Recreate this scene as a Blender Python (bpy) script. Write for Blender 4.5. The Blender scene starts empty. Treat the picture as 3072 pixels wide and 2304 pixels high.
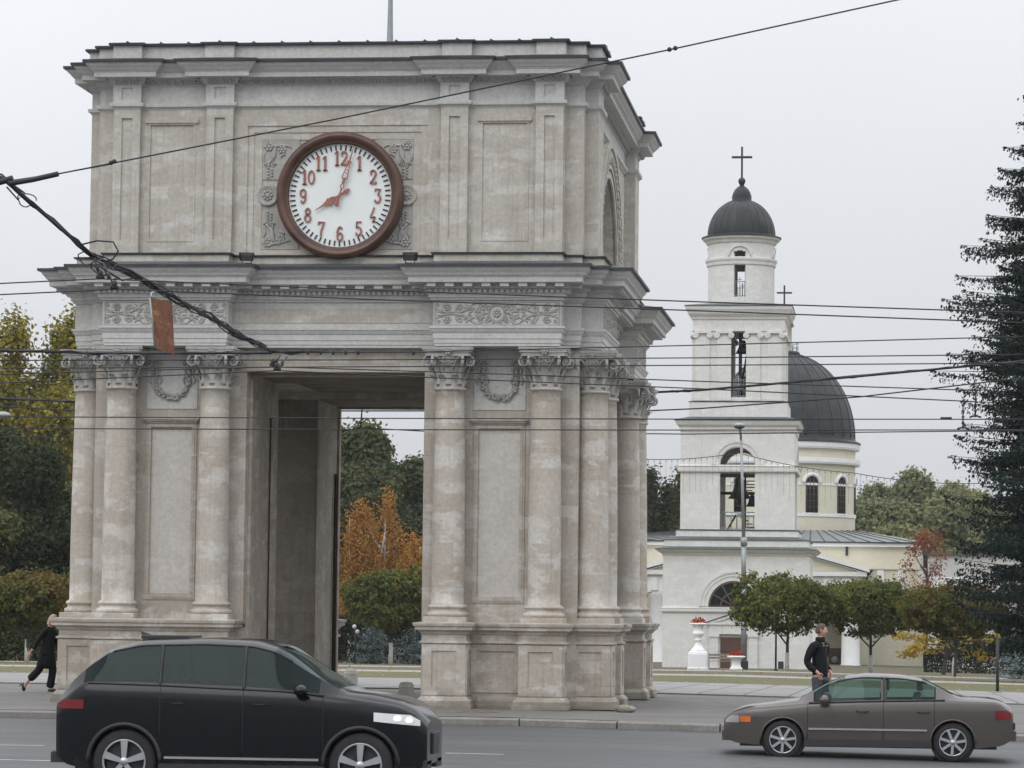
import bpy, bmesh, math, random
import numpy as np
from math import sin, cos, pi, radians, sqrt, atan2, hypot
from mathutils import Vector, Matrix
from mathutils.geometry import tessellate_polygon
C = bpy.context.scene.collection
random.seed(7)
ORI = {}

# ------------------------------------------------------------------ tagging
def tag(o, label=None, cat=None, group=None, kind=None):
    if label: o['label'] = label
    if cat: o['category'] = cat
    if group: o['group'] = group
    if kind: o['kind'] = kind
    return o

def thing(name, loc, label, cat, group=None, rz=0.0, sc=1.0):
    o = bpy.data.objects.new(name, None)
    C.objects.link(o)
    o.location = loc
    o.rotation_euler = (0, 0, rz)
    o.scale = (sc, sc, sc)
    o.empty_display_size = 0.2
    tag(o, label, cat, group)
    return o

def dup(o, parent=None):
    c = o.copy()
    C.objects.link(c)
    c.parent = parent
    for ch in list(o.children):
        dup(ch, c)
    return c

# ------------------------------------------------------------------ mesh builder
class MB:
    def __init__(s):
        s.v = []; s.f = []; s.sm = []
    def add(s, vs, fs, smooth=False):
        b = len(s.v)
        s.v.extend(vs)
        for f in fs:
            s.f.append([i + b for i in f]); s.sm.append(smooth)
    def box(s, x0, x1, y0, y1, z0, z1):
        vs = [(x0,y0,z0),(x1,y0,z0),(x1,y1,z0),(x0,y1,z0),(x0,y0,z1),(x1,y0,z1),(x1,y1,z1),(x0,y1,z1)]
        s.add(vs, [(0,3,2,1),(4,5,6,7),(0,1,5,4),(1,2,6,5),(2,3,7,6),(3,0,4,7)])
    def bbox(s, x0, x1, y0, y1, z0, z1, b=0.01):
        # chamfered box: top edges only plus vertical edges
        p = [(x0+b,y0),(x1-b,y0),(x1,y0+b),(x1,y1-b),(x1-b,y1),(x0+b,y1),(x0,y1-b),(x0,y0+b)]
        cx, cy = (x0+x1)/2, (y0+y1)/2
        n = 8; vs = []
        for z, k in ((z0, 0), (z1-b, 0), (z1, b)):
            for (x, y) in p:
                vs.append((x - k*(1 if x > cx else -1), y - k*(1 if y > cy else -1), z))
        fs = []
        for r in range(2):
            for i in range(n):
                j = (i+1) % n
                fs.append((r*n+i, r*n+j, (r+1)*n+j, (r+1)*n+i))
        fs.append(tuple(range(2*n, 3*n))); fs.append(tuple(reversed(range(n))))
        s.add(vs, fs)
    def prism(s, outer, holes=(), w0=0.0, w1=1.0, mp=None, caps=(True, True)):
        # outer/holes: (u,v) loops, extruded along w; mp maps (u,v,w)->xyz
        mp = mp or (lambda u, v, w: (u, w, v))
        loops = [list(outer)] + [list(h) for h in holes]
        flat = [p for l in loops for p in l]
        tri = tessellate_polygon([[Vector((p[0], p[1], 0)) for p in l] for l in loops])
        n = len(flat)
        vs = [mp(p[0], p[1], w0) for p in flat] + [mp(p[0], p[1], w1) for p in flat]
        fs = []
        # orientation sign of map
        for t in tri:
            a, b, c = t
            ar = (flat[b][0]-flat[a][0])*(flat[c][1]-flat[a][1]) - (flat[c][0]-flat[a][0])*(flat[b][1]-flat[a][1])
            if ar < 0: a, b, c = c, b, a
            if abs(ar) < 1e-12: continue
            if caps[0]: fs.append((a, b, c))
            if caps[1]: fs.append((c+n, b+n, a+n))
        o = 0
        for li, l in enumerate(loops):
            m = len(l)
            area = sum(l[i][0]*l[(i+1) % m][1]-l[(i+1) % m][0]*l[i][1] for i in range(m))
            flip = (area < 0) != (li > 0)
            for i in range(m):
                j = (i+1) % m
                q = (o+i, o+i+n, o+j+n, o+j)
                fs.append(q if not flip else q[::-1])
            o += m
        # decide handedness
        e0 = Vector(mp(1,0,0))-Vector(mp(0,0,0)); e1 = Vector(mp(0,1,0))-Vector(mp(0,0,0)); e2 = Vector(mp(0,0,1))-Vector(mp(0,0,0))
        if (e0.cross(e1).dot(e2) > 0) == (w1 > w0):
            fs = [f[::-1] for f in fs]
        s.add(vs, fs)
    def lathe(s, prof, n=24, cx=0, cy=0, cz=0, smooth=True, a0=0.0, a1=2*pi, axis='z'):
        full = abs(a1-a0-2*pi) < 1e-6
        m = n if full else n+1
        vs = []
        for r, z in prof:
            for i in range(m):
                a = a0+(a1-a0)*i/n
                if axis == 'z': vs.append((cx+r*cos(a), cy+r*sin(a), cz+z))
                elif axis == 'y': vs.append((cx+r*cos(a), cy+z, cz+r*sin(a)))
                else: vs.append((cx+z, cy+r*cos(a), cz+r*sin(a)))
        fs = []
        for k in range(len(prof)-1):
            for i in range(n):
                j = (i+1) % m if full else i+1
                f = (k*m+i, k*m+j, (k+1)*m+j, (k+1)*m+i)
                fs.append(f if axis != 'y' else f[::-1])
        s.add(vs, fs, smooth)
    def disc(s, r, cx, cy, cz, n=24, axis='z', flip=False):
        vs = []
        for i in range(n):
            a = 2*pi*i/n
            vs.append((cx+r*cos(a), cy+r*sin(a), cz) if axis == 'z' else ((cx+r*cos(a), cy, cz+r*sin(a)) if axis == 'y' else (cx, cy+r*cos(a), cz+r*sin(a))))
        f = list(range(n))
        if flip: f.reverse()
        s.add(vs, [f])
    def tube(s, pts, r, n=8, caps=True, smooth=True):
        pts = [Vector(p) for p in pts]
        rs = r if isinstance(r, (list, tuple)) else [r]*len(pts)
        vs = []; prev = None
        for i, p in enumerate(pts):
            d = (pts[min(i+1, len(pts)-1)]-pts[max(i-1, 0)])
            d = d.normalized() if d.length > 1e-9 else Vector((0,0,1))
            if prev is None:
                up = Vector((0,0,1)) if abs(d.z) < .9 else Vector((1,0,0))
                a = d.cross(up).normalized()
            else:
                a = prev - d*prev.dot(d)
                a = a.normalized() if a.length > 1e-6 else d.orthogonal().normalized()
            prev = a
            b = d.cross(a)
            for k in range(n):
                t = 2*pi*k/n
                vs.append(tuple(p+(a*cos(t)+b*sin(t))*rs[i]))
        fs = []
        for i in range(len(pts)-1):
            for k in range(n):
                j = (k+1) % n
                fs.append((i*n+k, (i+1)*n+k, (i+1)*n+j, i*n+j)[::-1])
        s.add(vs, fs, smooth)
        if caps:
            L = (len(pts)-1)*n
            b0 = len(s.v)-len(vs)
            s.f.append([b0+k for k in reversed(range(n))]); s.sm.append(False)
            s.f.append([b0+L+k for k in range(n)]); s.sm.append(False)
    def ball(s, c, r, nu=12, nv=8, smooth=True):
        rx, ry, rz = r if isinstance(r, (list, tuple)) else (r, r, r)
        vs = [(c[0], c[1], c[2]-rz)]
        for j in range(1, nv):
            t = -pi/2+pi*j/nv
            for i in range(nu):
                a = 2*pi*i/nu
                vs.append((c[0]+rx*cos(t)*cos(a), c[1]+ry*cos(t)*sin(a), c[2]+rz*sin(t)))
        vs.append((c[0], c[1], c[2]+rz))
        fs = []
        for i in range(nu):
            fs.append((0, 1+(i+1) % nu, 1+i))
            fs.append((len(vs)-1, 1+(nv-2)*nu+i, 1+(nv-2)*nu+(i+1) % nu))
        for j in range(nv-2):
            for i in range(nu):
                a = 1+j*nu+i; b = 1+j*nu+(i+1) % nu
                fs.append((a, b, b+nu, a+nu))
        s.add(vs, fs, smooth)
    def sweep(s, poly, prof, captop=True, capbot=False, smooth=False):
        n = len(poly)
        rings = [offs(poly, d) for d, z in prof]
        vs = []
        for (d, z), ring in zip(prof, rings):
            vs += [(x, y, z) for x, y in ring]
        fs = []
        for k in range(len(prof)-1):
            for i in range(n):
                j = (i+1) % n
                fs.append((k*n+i, k*n+j, (k+1)*n+j, (k+1)*n+i))
        b = (len(prof)-1)*n
        for flag, base, up in ((captop, b, True), (capbot, 0, False)):
            if not flag: continue
            ring = rings[-1] if up else rings[0]
            for t in tessellate_polygon([[Vector((p[0], p[1], 0)) for p in ring]]):
                a, bb, c = t
                ar = (ring[bb][0]-ring[a][0])*(ring[c][1]-ring[a][1])-(ring[c][0]-ring[a][0])*(ring[bb][1]-ring[a][1])
                if abs(ar) < 1e-12: continue
                if (ar < 0) == up: a, bb, c = c, bb, a
                fs.append((base+a, base+bb, base+c))
        s.add(vs, fs, smooth)
    def merge(s, o, mat):
        vs = [tuple(mat @ Vector(v)) for v in o.v]
        b = len(s.v); s.v.extend(vs)
        flip = mat.determinant() < 0
        for f, sm in zip(o.f, o.sm):
            g = [i+b for i in f]
            s.f.append(g[::-1] if flip else g); s.sm.append(sm)
    def mesh(s, name):
        m = bpy.data.meshes.new(name)
        m.from_pydata(s.v, [], s.f)
        m.polygons.foreach_set('use_smooth', s.sm)
        m.update()
        return m
    def build(s, name, mat, parent=None, label=None, origin=None, weld=False):
        if origin is not None:
            ox, oy, oz = origin
            s.v = [(x-ox, y-oy, z-oz) for x, y, z in s.v]
        m = s.mesh(name)
        if weld:
            b = bmesh.new(); b.from_mesh(m)
            bmesh.ops.remove_doubles(b, verts=b.verts, dist=1e-4)
            b.to_mesh(m); b.free()
        m.materials.append(mat)
        o = bpy.data.objects.new(name, m)
        C.objects.link(o)
        if parent is not None: o.parent = parent
        elif origin is not None: o.location = origin
        if label: o['label'] = label
        return o

def offs(poly, d):
    n = len(poly); out = []
    for i in range(n):
        p0, p1, p2 = poly[i-1], poly[i], poly[(i+1) % n]
        e0 = (p1[0]-p0[0], p1[1]-p0[1]); e1 = (p2[0]-p1[0], p2[1]-p1[1])
        l0 = hypot(*e0); l1 = hypot(*e1)
        n0 = (e0[1]/l0, -e0[0]/l0); n1 = (e1[1]/l1, -e1[0]/l1)
        k = 1+n0[0]*n1[0]+n0[1]*n1[1]
        if k < 1e-6: k = 1e-6
        out.append((p1[0]+d*(n0[0]+n1[0])/k, p1[1]+d*(n0[1]+n1[1])/k))
    return out

def rect(x0, x1, y0, y1): return [(x0, y0), (x1, y0), (x1, y1), (x0, y1)]
def archloop(cx, hw, z0, zs, n=16):
    # opening loop: rectangle with semicircular head
    return [(cx-hw, z0), (cx+hw, z0)] + [(cx+hw*cos(pi*i/n), zs+hw*sin(pi*i/n)) for i in range(n+1)]
def ringarc(cx, cz, r0, r1, a0=0, a1=pi, n=24):
    return [(cx+r1*cos(a0+(a1-a0)*i/n), cz+r1*sin(a0+(a1-a0)*i/n)) for i in range(n+1)] + [(cx+r0*cos(a1-(a1-a0)*i/n), cz+r0*sin(a1-(a1-a0)*i/n)) for i in range(n+1)]
MY = lambda u, v, w: (u, w, v)         # plane facing -Y
MX = lambda u, v, w: (w, u, v)         # plane facing X (u = y)

# ------------------------------------------------------------------ materials
def newmat(name):
    m = bpy.data.materials.new(name); m.use_nodes = True
    nt = m.node_tree
    return m, nt, nt.nodes['Principled BSDF']
def N(nt, typ, **kw):
    n = nt.nodes.new(typ)
    for k, v in kw.items():
        if k.startswith('_'): setattr(n, k[1:], v)
        else: n.inputs[k.replace('__', ' ')].default_value = v
    return n
def L(nt, a, b): nt.links.new(a, b)
def ramp(nt, src, stops, interp='LINEAR'):
    r = nt.nodes.new('ShaderNodeValToRGB'); r.color_ramp.interpolation = interp
    el = r.color_ramp.elements
    while len(el) < len(stops): el.new(0.5)
    for e, (p, c) in zip(el, stops):
        e.position = p; e.color = (c, c, c, 1) if not isinstance(c, (tuple, list)) else (*c[:3], 1)
    L(nt, src, r.inputs[0]); return r.outputs[0]
def mix(nt, fac, a, b, mode='MIX'):
    n = nt.nodes.new('ShaderNodeMix'); n.data_type = 'RGBA'; n.blend_type = mode
    for sock, v in ((n.inputs[0], fac), (n.inputs[6], a), (n.inputs[7], b)):
        if hasattr(v, 'is_linked') or hasattr(v, 'node'): L(nt, v, sock)
        elif isinstance(v, (int, float)): sock.default_value = v
        else: sock.default_value = (*v[:3], 1)
    return n.outputs[2]
def noise(nt, vec, scale, detail=4, rough=0.55):
    n = nt.nodes.new('ShaderNodeTexNoise'); n.inputs['Scale'].default_value = scale
    n.inputs['Detail'].default_value = detail; n.inputs['Roughness'].default_value = rough
    if vec is not None: L(nt, vec, n.inputs['Vector'])
    return n.outputs[0]
def pos(nt, sx=1, sy=1, sz=1):
    g = nt.nodes.new('ShaderNodeNewGeometry')
    if (sx, sy, sz) == (1, 1, 1): return g.outputs['Position']
    m = nt.nodes.new('ShaderNodeMapping'); m.inputs['Scale'].default_value = (sx, sy, sz)
    L(nt, g.outputs['Position'], m.inputs[0]); return m.outputs[0]
def facade(nt):
    # (x+y, z) wall coordinates from the position
    s = nt.nodes.new('ShaderNodeSeparateXYZ'); L(nt, pos(nt), s.inputs[0])
    a = N(nt, 'ShaderNodeMath', _operation='ADD'); L(nt, s.outputs[0], a.inputs[0]); L(nt, s.outputs[1], a.inputs[1])
    c = nt.nodes.new('ShaderNodeCombineXYZ'); L(nt, a.outputs[0], c.inputs[0]); L(nt, s.outputs[2], c.inputs[1])
    return c.outputs[0], s.outputs[2]
def bump(nt, bs, h, strength=0.2, dist=0.02):
    b = nt.nodes.new('ShaderNodeBump'); b.inputs['Strength'].default_value = strength; b.inputs['Distance'].default_value = dist
    L(nt, h, b.inputs['Height']); L(nt, b.outputs[0], bs.inputs['Normal'])

def simple(name, col, rough=0.6, var=0.12, scale=6, metal=0.0, bmp=0.0, spec=None):
    m, nt, bs = newmat(name)
    n = noise(nt, pos(nt), scale, 5)
    f = ramp(nt, n, [(0.3, 1-var), (0.7, 1+var)])
    c = mix(nt, 1.0, col, f, 'MULTIPLY')
    L(nt, c, bs.inputs['Base Color'])
    bs.inputs['Roughness'].default_value = rough; bs.inputs['Metallic'].default_value = metal
    if spec is not None: bs.inputs['Specular IOR Level'].default_value = spec
    if bmp: bump(nt, bs, n, bmp)
    return m

def stone(name, c1, c2, light, bw=0.95, bh=0.44, patch=0.5, grime=0.5, mortar=0.85, bmp=0.25, wet=False):
    m, nt, bs = newmat(name)
    fv, z = facade(nt)
    br = nt.nodes.new('ShaderNodeTexBrick')
    br.inputs['Scale'].default_value = 1; br.inputs['Brick Width'].default_value = bw; br.inputs['Row Height'].default_value = bh
    br.inputs['Mortar Size'].default_value = 0.006; br.inputs['Mortar Smooth'].default_value = 0.6; br.inputs['Bias'].default_value = -0.1
    br.inputs['Color1'].default_value = (*c1, 1); br.inputs['Color2'].default_value = (*c2, 1)
    br.inputs['Mortar'].default_value = (*[k*mortar for k in c1], 1)
    L(nt, fv, br.inputs['Vector'])
    P = pos(nt)
    big = noise(nt, P, 0.9, 6, 0.6)
    c = mix(nt, ramp(nt, big, [(0.42, 0.0), (0.62, 1.0)]), br.outputs[0], c2)
    # lighter rendered patches, blocky along the courses
    ps = noise(nt, pos(nt, 1.3, 1.3, 2.6), 1.1, 5, 0.62)
    b2 = nt.nodes.new('ShaderNodeTexBrick'); b2.offset = 0.37
    for k_, v_ in (('Scale', 1), ('Brick Width', bw*.37), ('Row Height', bh*.52), ('Mortar Size', 0.0), ('Bias', -0.15)): b2.inputs[k_].default_value = v_
    b2.inputs['Color1'].default_value = (0, 0, 0, 1); b2.inputs['Color2'].default_value = (1, 1, 1, 1); L(nt, fv, b2.inputs['Vector'])
    pm = N(nt, 'ShaderNodeMath', _operation='MULTIPLY_ADD'); L(nt, b2.outputs[0], pm.inputs[0]); pm.inputs[1].default_value = 0.17; L(nt, ps, pm.inputs[2])
    c = mix(nt, ramp(nt, pm.outputs[0], [(0.62-0.06*patch, 0.0), (0.67, patch)]), c, light)
    dk = noise(nt, pos(nt, 1.0, 1.0, 1.8), 1.7, 6, 0.68)
    c = mix(nt, ramp(nt, dk, [(0.56, 0.0), (0.66, 0.5*min(1, grime*1.3))]), c, [k*0.74 for k in c1])
    fine = noise(nt, P, 14, 6, 0.7)
    c = mix(nt, 1.0, c, ramp(nt, fine, [(0.25, 0.80), (0.75, 1.14)]), 'MULTIPLY')
    # rain streaks
    s1 = noise(nt, pos(nt, 14.0, 14.0, 0.45), 1.4, 5, 0.7)
    c = mix(nt, ramp(nt, s1, [(0.5, 0.0), (0.75, grime*.8)]), c, [k*0.7 for k in c1])
    st = noise(nt, pos(nt, 5.0, 5.0, 0.35), 1.4, 5, 0.65)
    c = mix(nt, ramp(nt, st, [(0.55, 0.0), (0.8, grime)]), c, [k*0.62 for k in c1])
    if wet:
        # soot and moss band at the foot of the stone
        zz = N(nt, 'ShaderNodeMath', _operation='MULTIPLY_ADD'); L(nt, z, zz.inputs[0]); zz.inputs[1].default_value = -1.5; 
        nn = noise(nt, P, 2.2, 5); L(nt, nn, zz.inputs[2])
        c = mix(nt, ramp(nt, zz.outputs[0], [(0.0, 0.0), (0.45, 0.65)]), c, (0.13, 0.12, 0.09))
    L(nt, c, bs.inputs['Base Color']); bs.inputs['Roughness'].default_value = 0.88
    bs.inputs['Specular IOR Level'].default_value = 0.25
    bump(nt, bs, fine, bmp, 0.01)
    return m

def leafmat(name, cols, scale=0.6, trans=0.38):
    # per-leaf colour from the island, larger patches from position
    m, nt, bs = newmat(name)
    g = nt.nodes.new('ShaderNodeNewGeometry')
    n = noise(nt, g.outputs['Position'], scale, 3)
    a = N(nt, 'ShaderNodeMath', _operation='MULTIPLY_ADD'); L(nt, g.outputs['Random Per Island'], a.inputs[0]); a.inputs[1].default_value = 0.45
    L(nt, n, a.inputs[2])
    k = len(cols)
    col = ramp(nt, a.outputs[0], [(0.32+0.75*i/(k-1), c) for i, c in enumerate(cols)])
    L(nt, col, bs.inputs['Base Color']); bs.inputs['Roughness'].default_value = 0.65
    bs.inputs['Specular IOR Level'].default_value = 0.15
    tr = nt.nodes.new('ShaderNodeBsdfTranslucent'); L(nt, col, tr.inputs[0])
    ms = nt.nodes.new('ShaderNodeMixShader'); ms.inputs[0].default_value = trans
    L(nt, bs.outputs[0], ms.inputs[1]); L(nt, tr.outputs[0], ms.inputs[2])
    L(nt, ms.outputs[0], nt.nodes['Material Output'].inputs[0])
    return m

def glassmat(name, tint, rough=0.03, clear=0.5):
    m, nt, bs = newmat(name)
    t = nt.nodes.new('ShaderNodeBsdfTransparent'); t.inputs[0].default_value = (*tint, 1)
    g = nt.nodes.new('ShaderNodeBsdfGlossy'); g.inputs[0].default_value = (0.5, 0.6, 0.6, 1); g.inputs['Roughness'].default_value = rough
    d = nt.nodes.new('ShaderNodeBsdfDiffuse'); d.inputs[0].default_value = (0.008, 0.013, 0.013, 1)
    m1 = nt.nodes.new('ShaderNodeMixShader'); m1.inputs[0].default_value = clear
    L(nt, d.outputs[0], m1.inputs[1]); L(nt, t.outputs[0], m1.inputs[2])
    fr = nt.nodes.new('ShaderNodeLayerWeight'); fr.inputs[0].default_value = 0.5
    pw = N(nt, 'ShaderNodeMath', _operation='POWER'); L(nt, fr.outputs['Facing'], pw.inputs[0]); pw.inputs[1].default_value = 4.0
    fa = N(nt, 'ShaderNodeMath', _operation='MULTIPLY_ADD'); L(nt, pw.outputs[0], fa.inputs[0]); fa.inputs[1].default_value = 0.8; fa.inputs[2].default_value = 0.028
    m2 = nt.nodes.new('ShaderNodeMixShader'); L(nt, fa.outputs[0], m2.inputs[0])
    L(nt, m1.outputs[0], m2.inputs[1]); L(nt, g.outputs[0], m2.inputs[2])
    L(nt, m2.outputs[0], nt.nodes['Material Output'].inputs[0])
    nt.nodes.remove(bs)
    return m

def paint(name, col, rough=0.25, coat=0.6, metal=0.2, dust=0.35):
    m, nt, bs = newmat(name)
    n = noise(nt, pos(nt), 3.0, 5)
    # road dust towards the sills
    s = nt.nodes.new('ShaderNodeTexCoord'); sp = nt.nodes.new('ShaderNodeSeparateXYZ'); L(nt, s.outputs['Object'], sp.inputs[0])
    d = N(nt, 'ShaderNodeMath', _operation='MULTIPLY_ADD'); L(nt, sp.outputs[2], d.inputs[0]); d.inputs[1].default_value = -1.1; L(nt, n, d.inputs[2])
    c = mix(nt, ramp(nt, d.outputs[0], [(-0.0, 0.0), (0.3, dust)]), col, (0.09, 0.085, 0.08))
    bs.inputs['Specular IOR Level'].default_value = 0.3
    L(nt, c, bs.inputs['Base Color'])
    bs.inputs['Roughness'].default_value = rough; bs.inputs['Metallic'].default_value = metal
    bs.inputs['Coat Weight'].default_value = coat; bs.inputs['Coat Roughness'].default_value = 0.06
    return m

M = {}
M['stone'] = stone('beige_limestone', (0.385, 0.34, 0.288), (0.445, 0.402, 0.352), (0.55, 0.52, 0.48), patch=0.85, grime=0.5, wet=True)
M['shaft'] = stone('column_limestone', (0.42, 0.368, 0.308), (0.482, 0.438, 0.383), (0.61, 0.59, 0.55), bw=3.0, bh=0.55, patch=0.72, grime=0.4)
M['attic'] = stone('attic_limestone', (0.435, 0.40, 0.348), (0.49, 0.457, 0.408), (0.57, 0.55, 0.515), patch=0.85, grime=0.5, mortar=0.95)
M['plaster'] = stone('grey_plaster', (0.52, 0.515, 0.495), (0.55, 0.545, 0.525), (0.60, 0.595, 0.575), patch=0.3, grime=0.4, mortar=1.0, bmp=0.15)
M['panel'] = stone('grey_panel_plaster', (0.50, 0.47, 0.435), (0.54, 0.51, 0.475), (0.58, 0.555, 0.525), patch=0.5, grime=0.15, mortar=1.0, bmp=0.12)
M['carve'] = stone('carved_stone', (0.36, 0.35, 0.325), (0.41, 0.40, 0.375), (0.46, 0.45, 0.425), patch=0.3, grime=0.5, mortar=1.0, bmp=0.3)
M['soffit'] = stone('shade_painted_stone', (0.19, 0.168, 0.14), (0.24, 0.215, 0.182), (0.29, 0.265, 0.23), patch=0.5, grime=0.7)  # darker stone tone with the shade of the passage painted in
M['flash'] = simple('dark_sheet_metal', (0.045, 0.046, 0.055), 0.5, 0.3, 3, 0.3)
M['slate'] = simple('grey_sheet_roof', (0.15, 0.168, 0.163), 0.55, 0.2, 1.5, 0.0)
M['greenroof'] = simple('weathered_green_sheet', (0.085, 0.10, 0.095), 0.55, 0.25, 2.5, 0.2)
M['wood'] = simple('clock_case_brown', (0.088, 0.042, 0.030), 0.4, 0.4, 2.5)
M['copper'] = simple('copper_numerals', (0.30, 0.12, 0.085), 0.45, 0.3, 9, 0.3)
M['dial'] = simple('white_dial', (0.74, 0.77, 0.76), 0.35, 0.03, 2)
M['black'] = simple('black_paint', (0.02, 0.02, 0.024), 0.5, 0.2, 8)
M['iron'] = simple('dark_iron', (0.035, 0.035, 0.038), 0.55, 0.3, 8, 0.4)
M['steel'] = simple('galvanised_steel', (0.30, 0.32, 0.33), 0.5, 0.15, 4, 0.5)
M['wire'] = simple('black_cable', (0.018, 0.018, 0.022), 0.6, 0.2, 4)
def rustmat():
    m, nt, bs = newmat('rusty_sheet')
    n = noise(nt, pos(nt, 9, 9, 1.2), 1.3, 6, .7); n2 = noise(nt, pos(nt), 5, 6, .7)
    c = mix(nt, ramp(nt, n, [(.35, 0), (.68, 1)]), (0.21, 0.092, 0.05), (0.10, 0.045, 0.03))
    c = mix(nt, ramp(nt, n2, [(.52, 0), (.66, .8)]), c, (0.32, 0.17, 0.07)); L(nt, c, bs.inputs['Base Color']); bs.inputs['Roughness'].default_value = .9
    bump(nt, bs, n2, .4); return m
M['rust'] = rustmat()
M['white'] = simple('white_gypsum', (0.83, 0.83, 0.84), 0.6, 0.05, 3)
M['bark'] = simple('bark', (0.055, 0.045, 0.037), 0.9, 0.4, 12, 0, 0.5)
M['lime'] = simple('whitewashed_bark', (0.50, 0.49, 0.46), 0.9, 0.2, 10, 0, 0.4)
M['birchbark'] = simple('birch_bark', (0.5, 0.47, 0.43), 0.8, 0.4, 5)
M['bronze'] = simple('bell_bronze', (0.022, 0.024, 0.022), 0.45, 0.3, 6, 0.5)
M['skin'] = simple('skin', (0.52, 0.29, 0.22), 0.55, 0.08, 30)
M['hairbrown'] = simple('short_brown_hair', (0.085, 0.06, 0.045), 0.8, 0.4, 60)
M['hairblond'] = simple('blond_hair', (0.36, 0.26, 0.17), 0.7, 0.25, 40)
M['jacket'] = simple('black_jacket', (0.007, 0.008, 0.009), 0.8, 0.3, 12, 0, 0.3, 0.2)
M['coat'] = simple('black_coat', (0.007, 0.009, 0.011), 0.85, 0.3, 12, 0, 0.3, 0.2)
M['trouser'] = simple('grey_trousers', (0.045, 0.052, 0.06), 0.9, 0.2, 14, 0, 0.2)
M['shoe'] = simple('black_shoe', (0.01, 0.01, 0.01), 0.4, 0.2, 20)
M['tyre'] = simple('tyre_rubber', (0.018, 0.018, 0.019), 0.85, 0.2, 12)
M['alloy'] = simple('alloy_wheel', (0.42, 0.43, 0.45), 0.32, 0.1, 6, 0.8)
M['plastic'] = simple('black_plastic', (0.02, 0.02, 0.022), 0.6, 0.15, 8)
M['seat'] = simple('grey_upholstery', (0.06, 0.06, 0.065), 0.85, 0.2, 9)
M['chrome'] = simple('chrome_trim', (0.5, 0.5, 0.52), 0.2, 0.05, 5, 0.9)
M['red'] = simple('red_lens', (0.16, 0.010, 0.014), 0.15, 0.1, 9)
M['orange'] = simple('amber_lens', (0.55, 0.14, 0.03), 0.2, 0.1, 9)
M['suv'] = paint('black_car_paint', (0.004, 0.005, 0.008), 0.16, 0.1, 0.0, 0.22)
M['sedan'] = paint('grey_brown_car_paint', (0.095, 0.082, 0.078), 0.2, 0.3, 0.35)
M['headglass'] = simple('clear_headlamp_lens', (0.72, 0.73, 0.75), 0.08, 0.05, 6)
M['suvglass'] = glassmat('tinted_car_glass', (0.12, 0.17, 0.17), 0.03, 0.7)
M['sedglass'] = glassmat('green_car_glass', (0.50, 0.66, 0.60), 0.03, 0.8)
M['pane'] = glassmat('window_glass', (0.2, 0.22, 0.24), 0.05, 0.25)
M['wwall'] = stone('white_limewash', (0.64, 0.63, 0.605), (0.68, 0.67, 0.645), (0.74, 0.735, 0.715), bw=1.1, bh=0.5, patch=0.7, grime=0.35, mortar=0.94, bmp=0.1)
M['ywall'] = stone('cream_stucco', (0.60, 0.565, 0.45), (0.63, 0.595, 0.475), (0.66, 0.63, 0.51), patch=0.3, grime=0.15, mortar=1.0, bmp=0.08)
M['trim'] = simple('white_trim', (0.72, 0.72, 0.71), 0.7, 0.06, 4)
M['dome'] = None
M['frame'] = simple('brown_window_frame', (0.085, 0.05, 0.038), 0.5, 0.2, 8)
M['doorwood'] = simple('dark_door_wood', (0.10, 0.05, 0.035), 0.5, 0.25, 6)
M['bench'] = simple('weathered_bench_wood', (0.24, 0.20, 0.16), 0.8, 0.25, 8)
M['flowers'] = leafmat('red_flowers', [(0.10, 0.03, 0.02), (0.40, 0.05, 0.03), (0.55, 0.13, 0.05)], 3)
EXPO = -0.17
# ------------------------------------------------------------------ camera, sky, light
F_PX, YAW, PIT, ROL = 9600.0, .11749, .07115, .01142
CAM = Vector((10.667, -61.136, 1.840))
def cam_axes():
    cy, sy = cos(YAW), sin(YAW); cp, sp = cos(PIT), sin(PIT); cr, sr = cos(ROL), sin(ROL)
    fwd = Vector((-sy*cp, cy*cp, sp)); rgt0 = Vector((cy, sy, 0)); up0 = rgt0.cross(fwd)
    # picture rotated clockwise by ROL
    return rgt0*cr+up0*sr, up0*cr-rgt0*sr, fwd
r_, u_, f_ = cam_axes()
cd = bpy.data.cameras.new('camera'); cam = bpy.data.objects.new('camera', cd); C.objects.link(cam)
cam.matrix_world = Matrix(((r_.x, u_.x, -f_.x, CAM.x), (r_.y, u_.y, -f_.y, CAM.y), (r_.z, u_.z, -f_.z, CAM.z), (0, 0, 0, 1)))
cd.sensor_width = 36; cd.lens = F_PX/3072*36; cd.clip_start = 0.5; cd.clip_end = 6000
bpy.context.scene.camera = cam
sc = bpy.context.scene
sc.view_settings.view_transform = 'Standard'; sc.view_settings.look = 'None'; sc.view_settings.gamma = 1
sc.view_settings.exposure = EXPO
w = bpy.data.worlds.new('World'); sc.world = w; w.use_nodes = True
nt = w.node_tree; bg = nt.nodes['Background']
SUN_EL, SUN_AZ = radians(38), radians(205)
sky = nt.nodes.new('ShaderNodeTexSky'); sky.sky_type = 'NISHITA'; sky.sun_disc = False
sky.sun_elevation = SUN_EL; sky.sun_rotation = SUN_AZ; sky.dust_density = 3
hs = nt.nodes.new('ShaderNodeHueSaturation'); hs.inputs['Saturation'].default_value = 0.25; L(nt, sky.outputs[0], hs.inputs['Color'])
L(nt, hs.outputs[0], bg.inputs[0]); bg.inputs[1].default_value = 0.05
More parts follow.
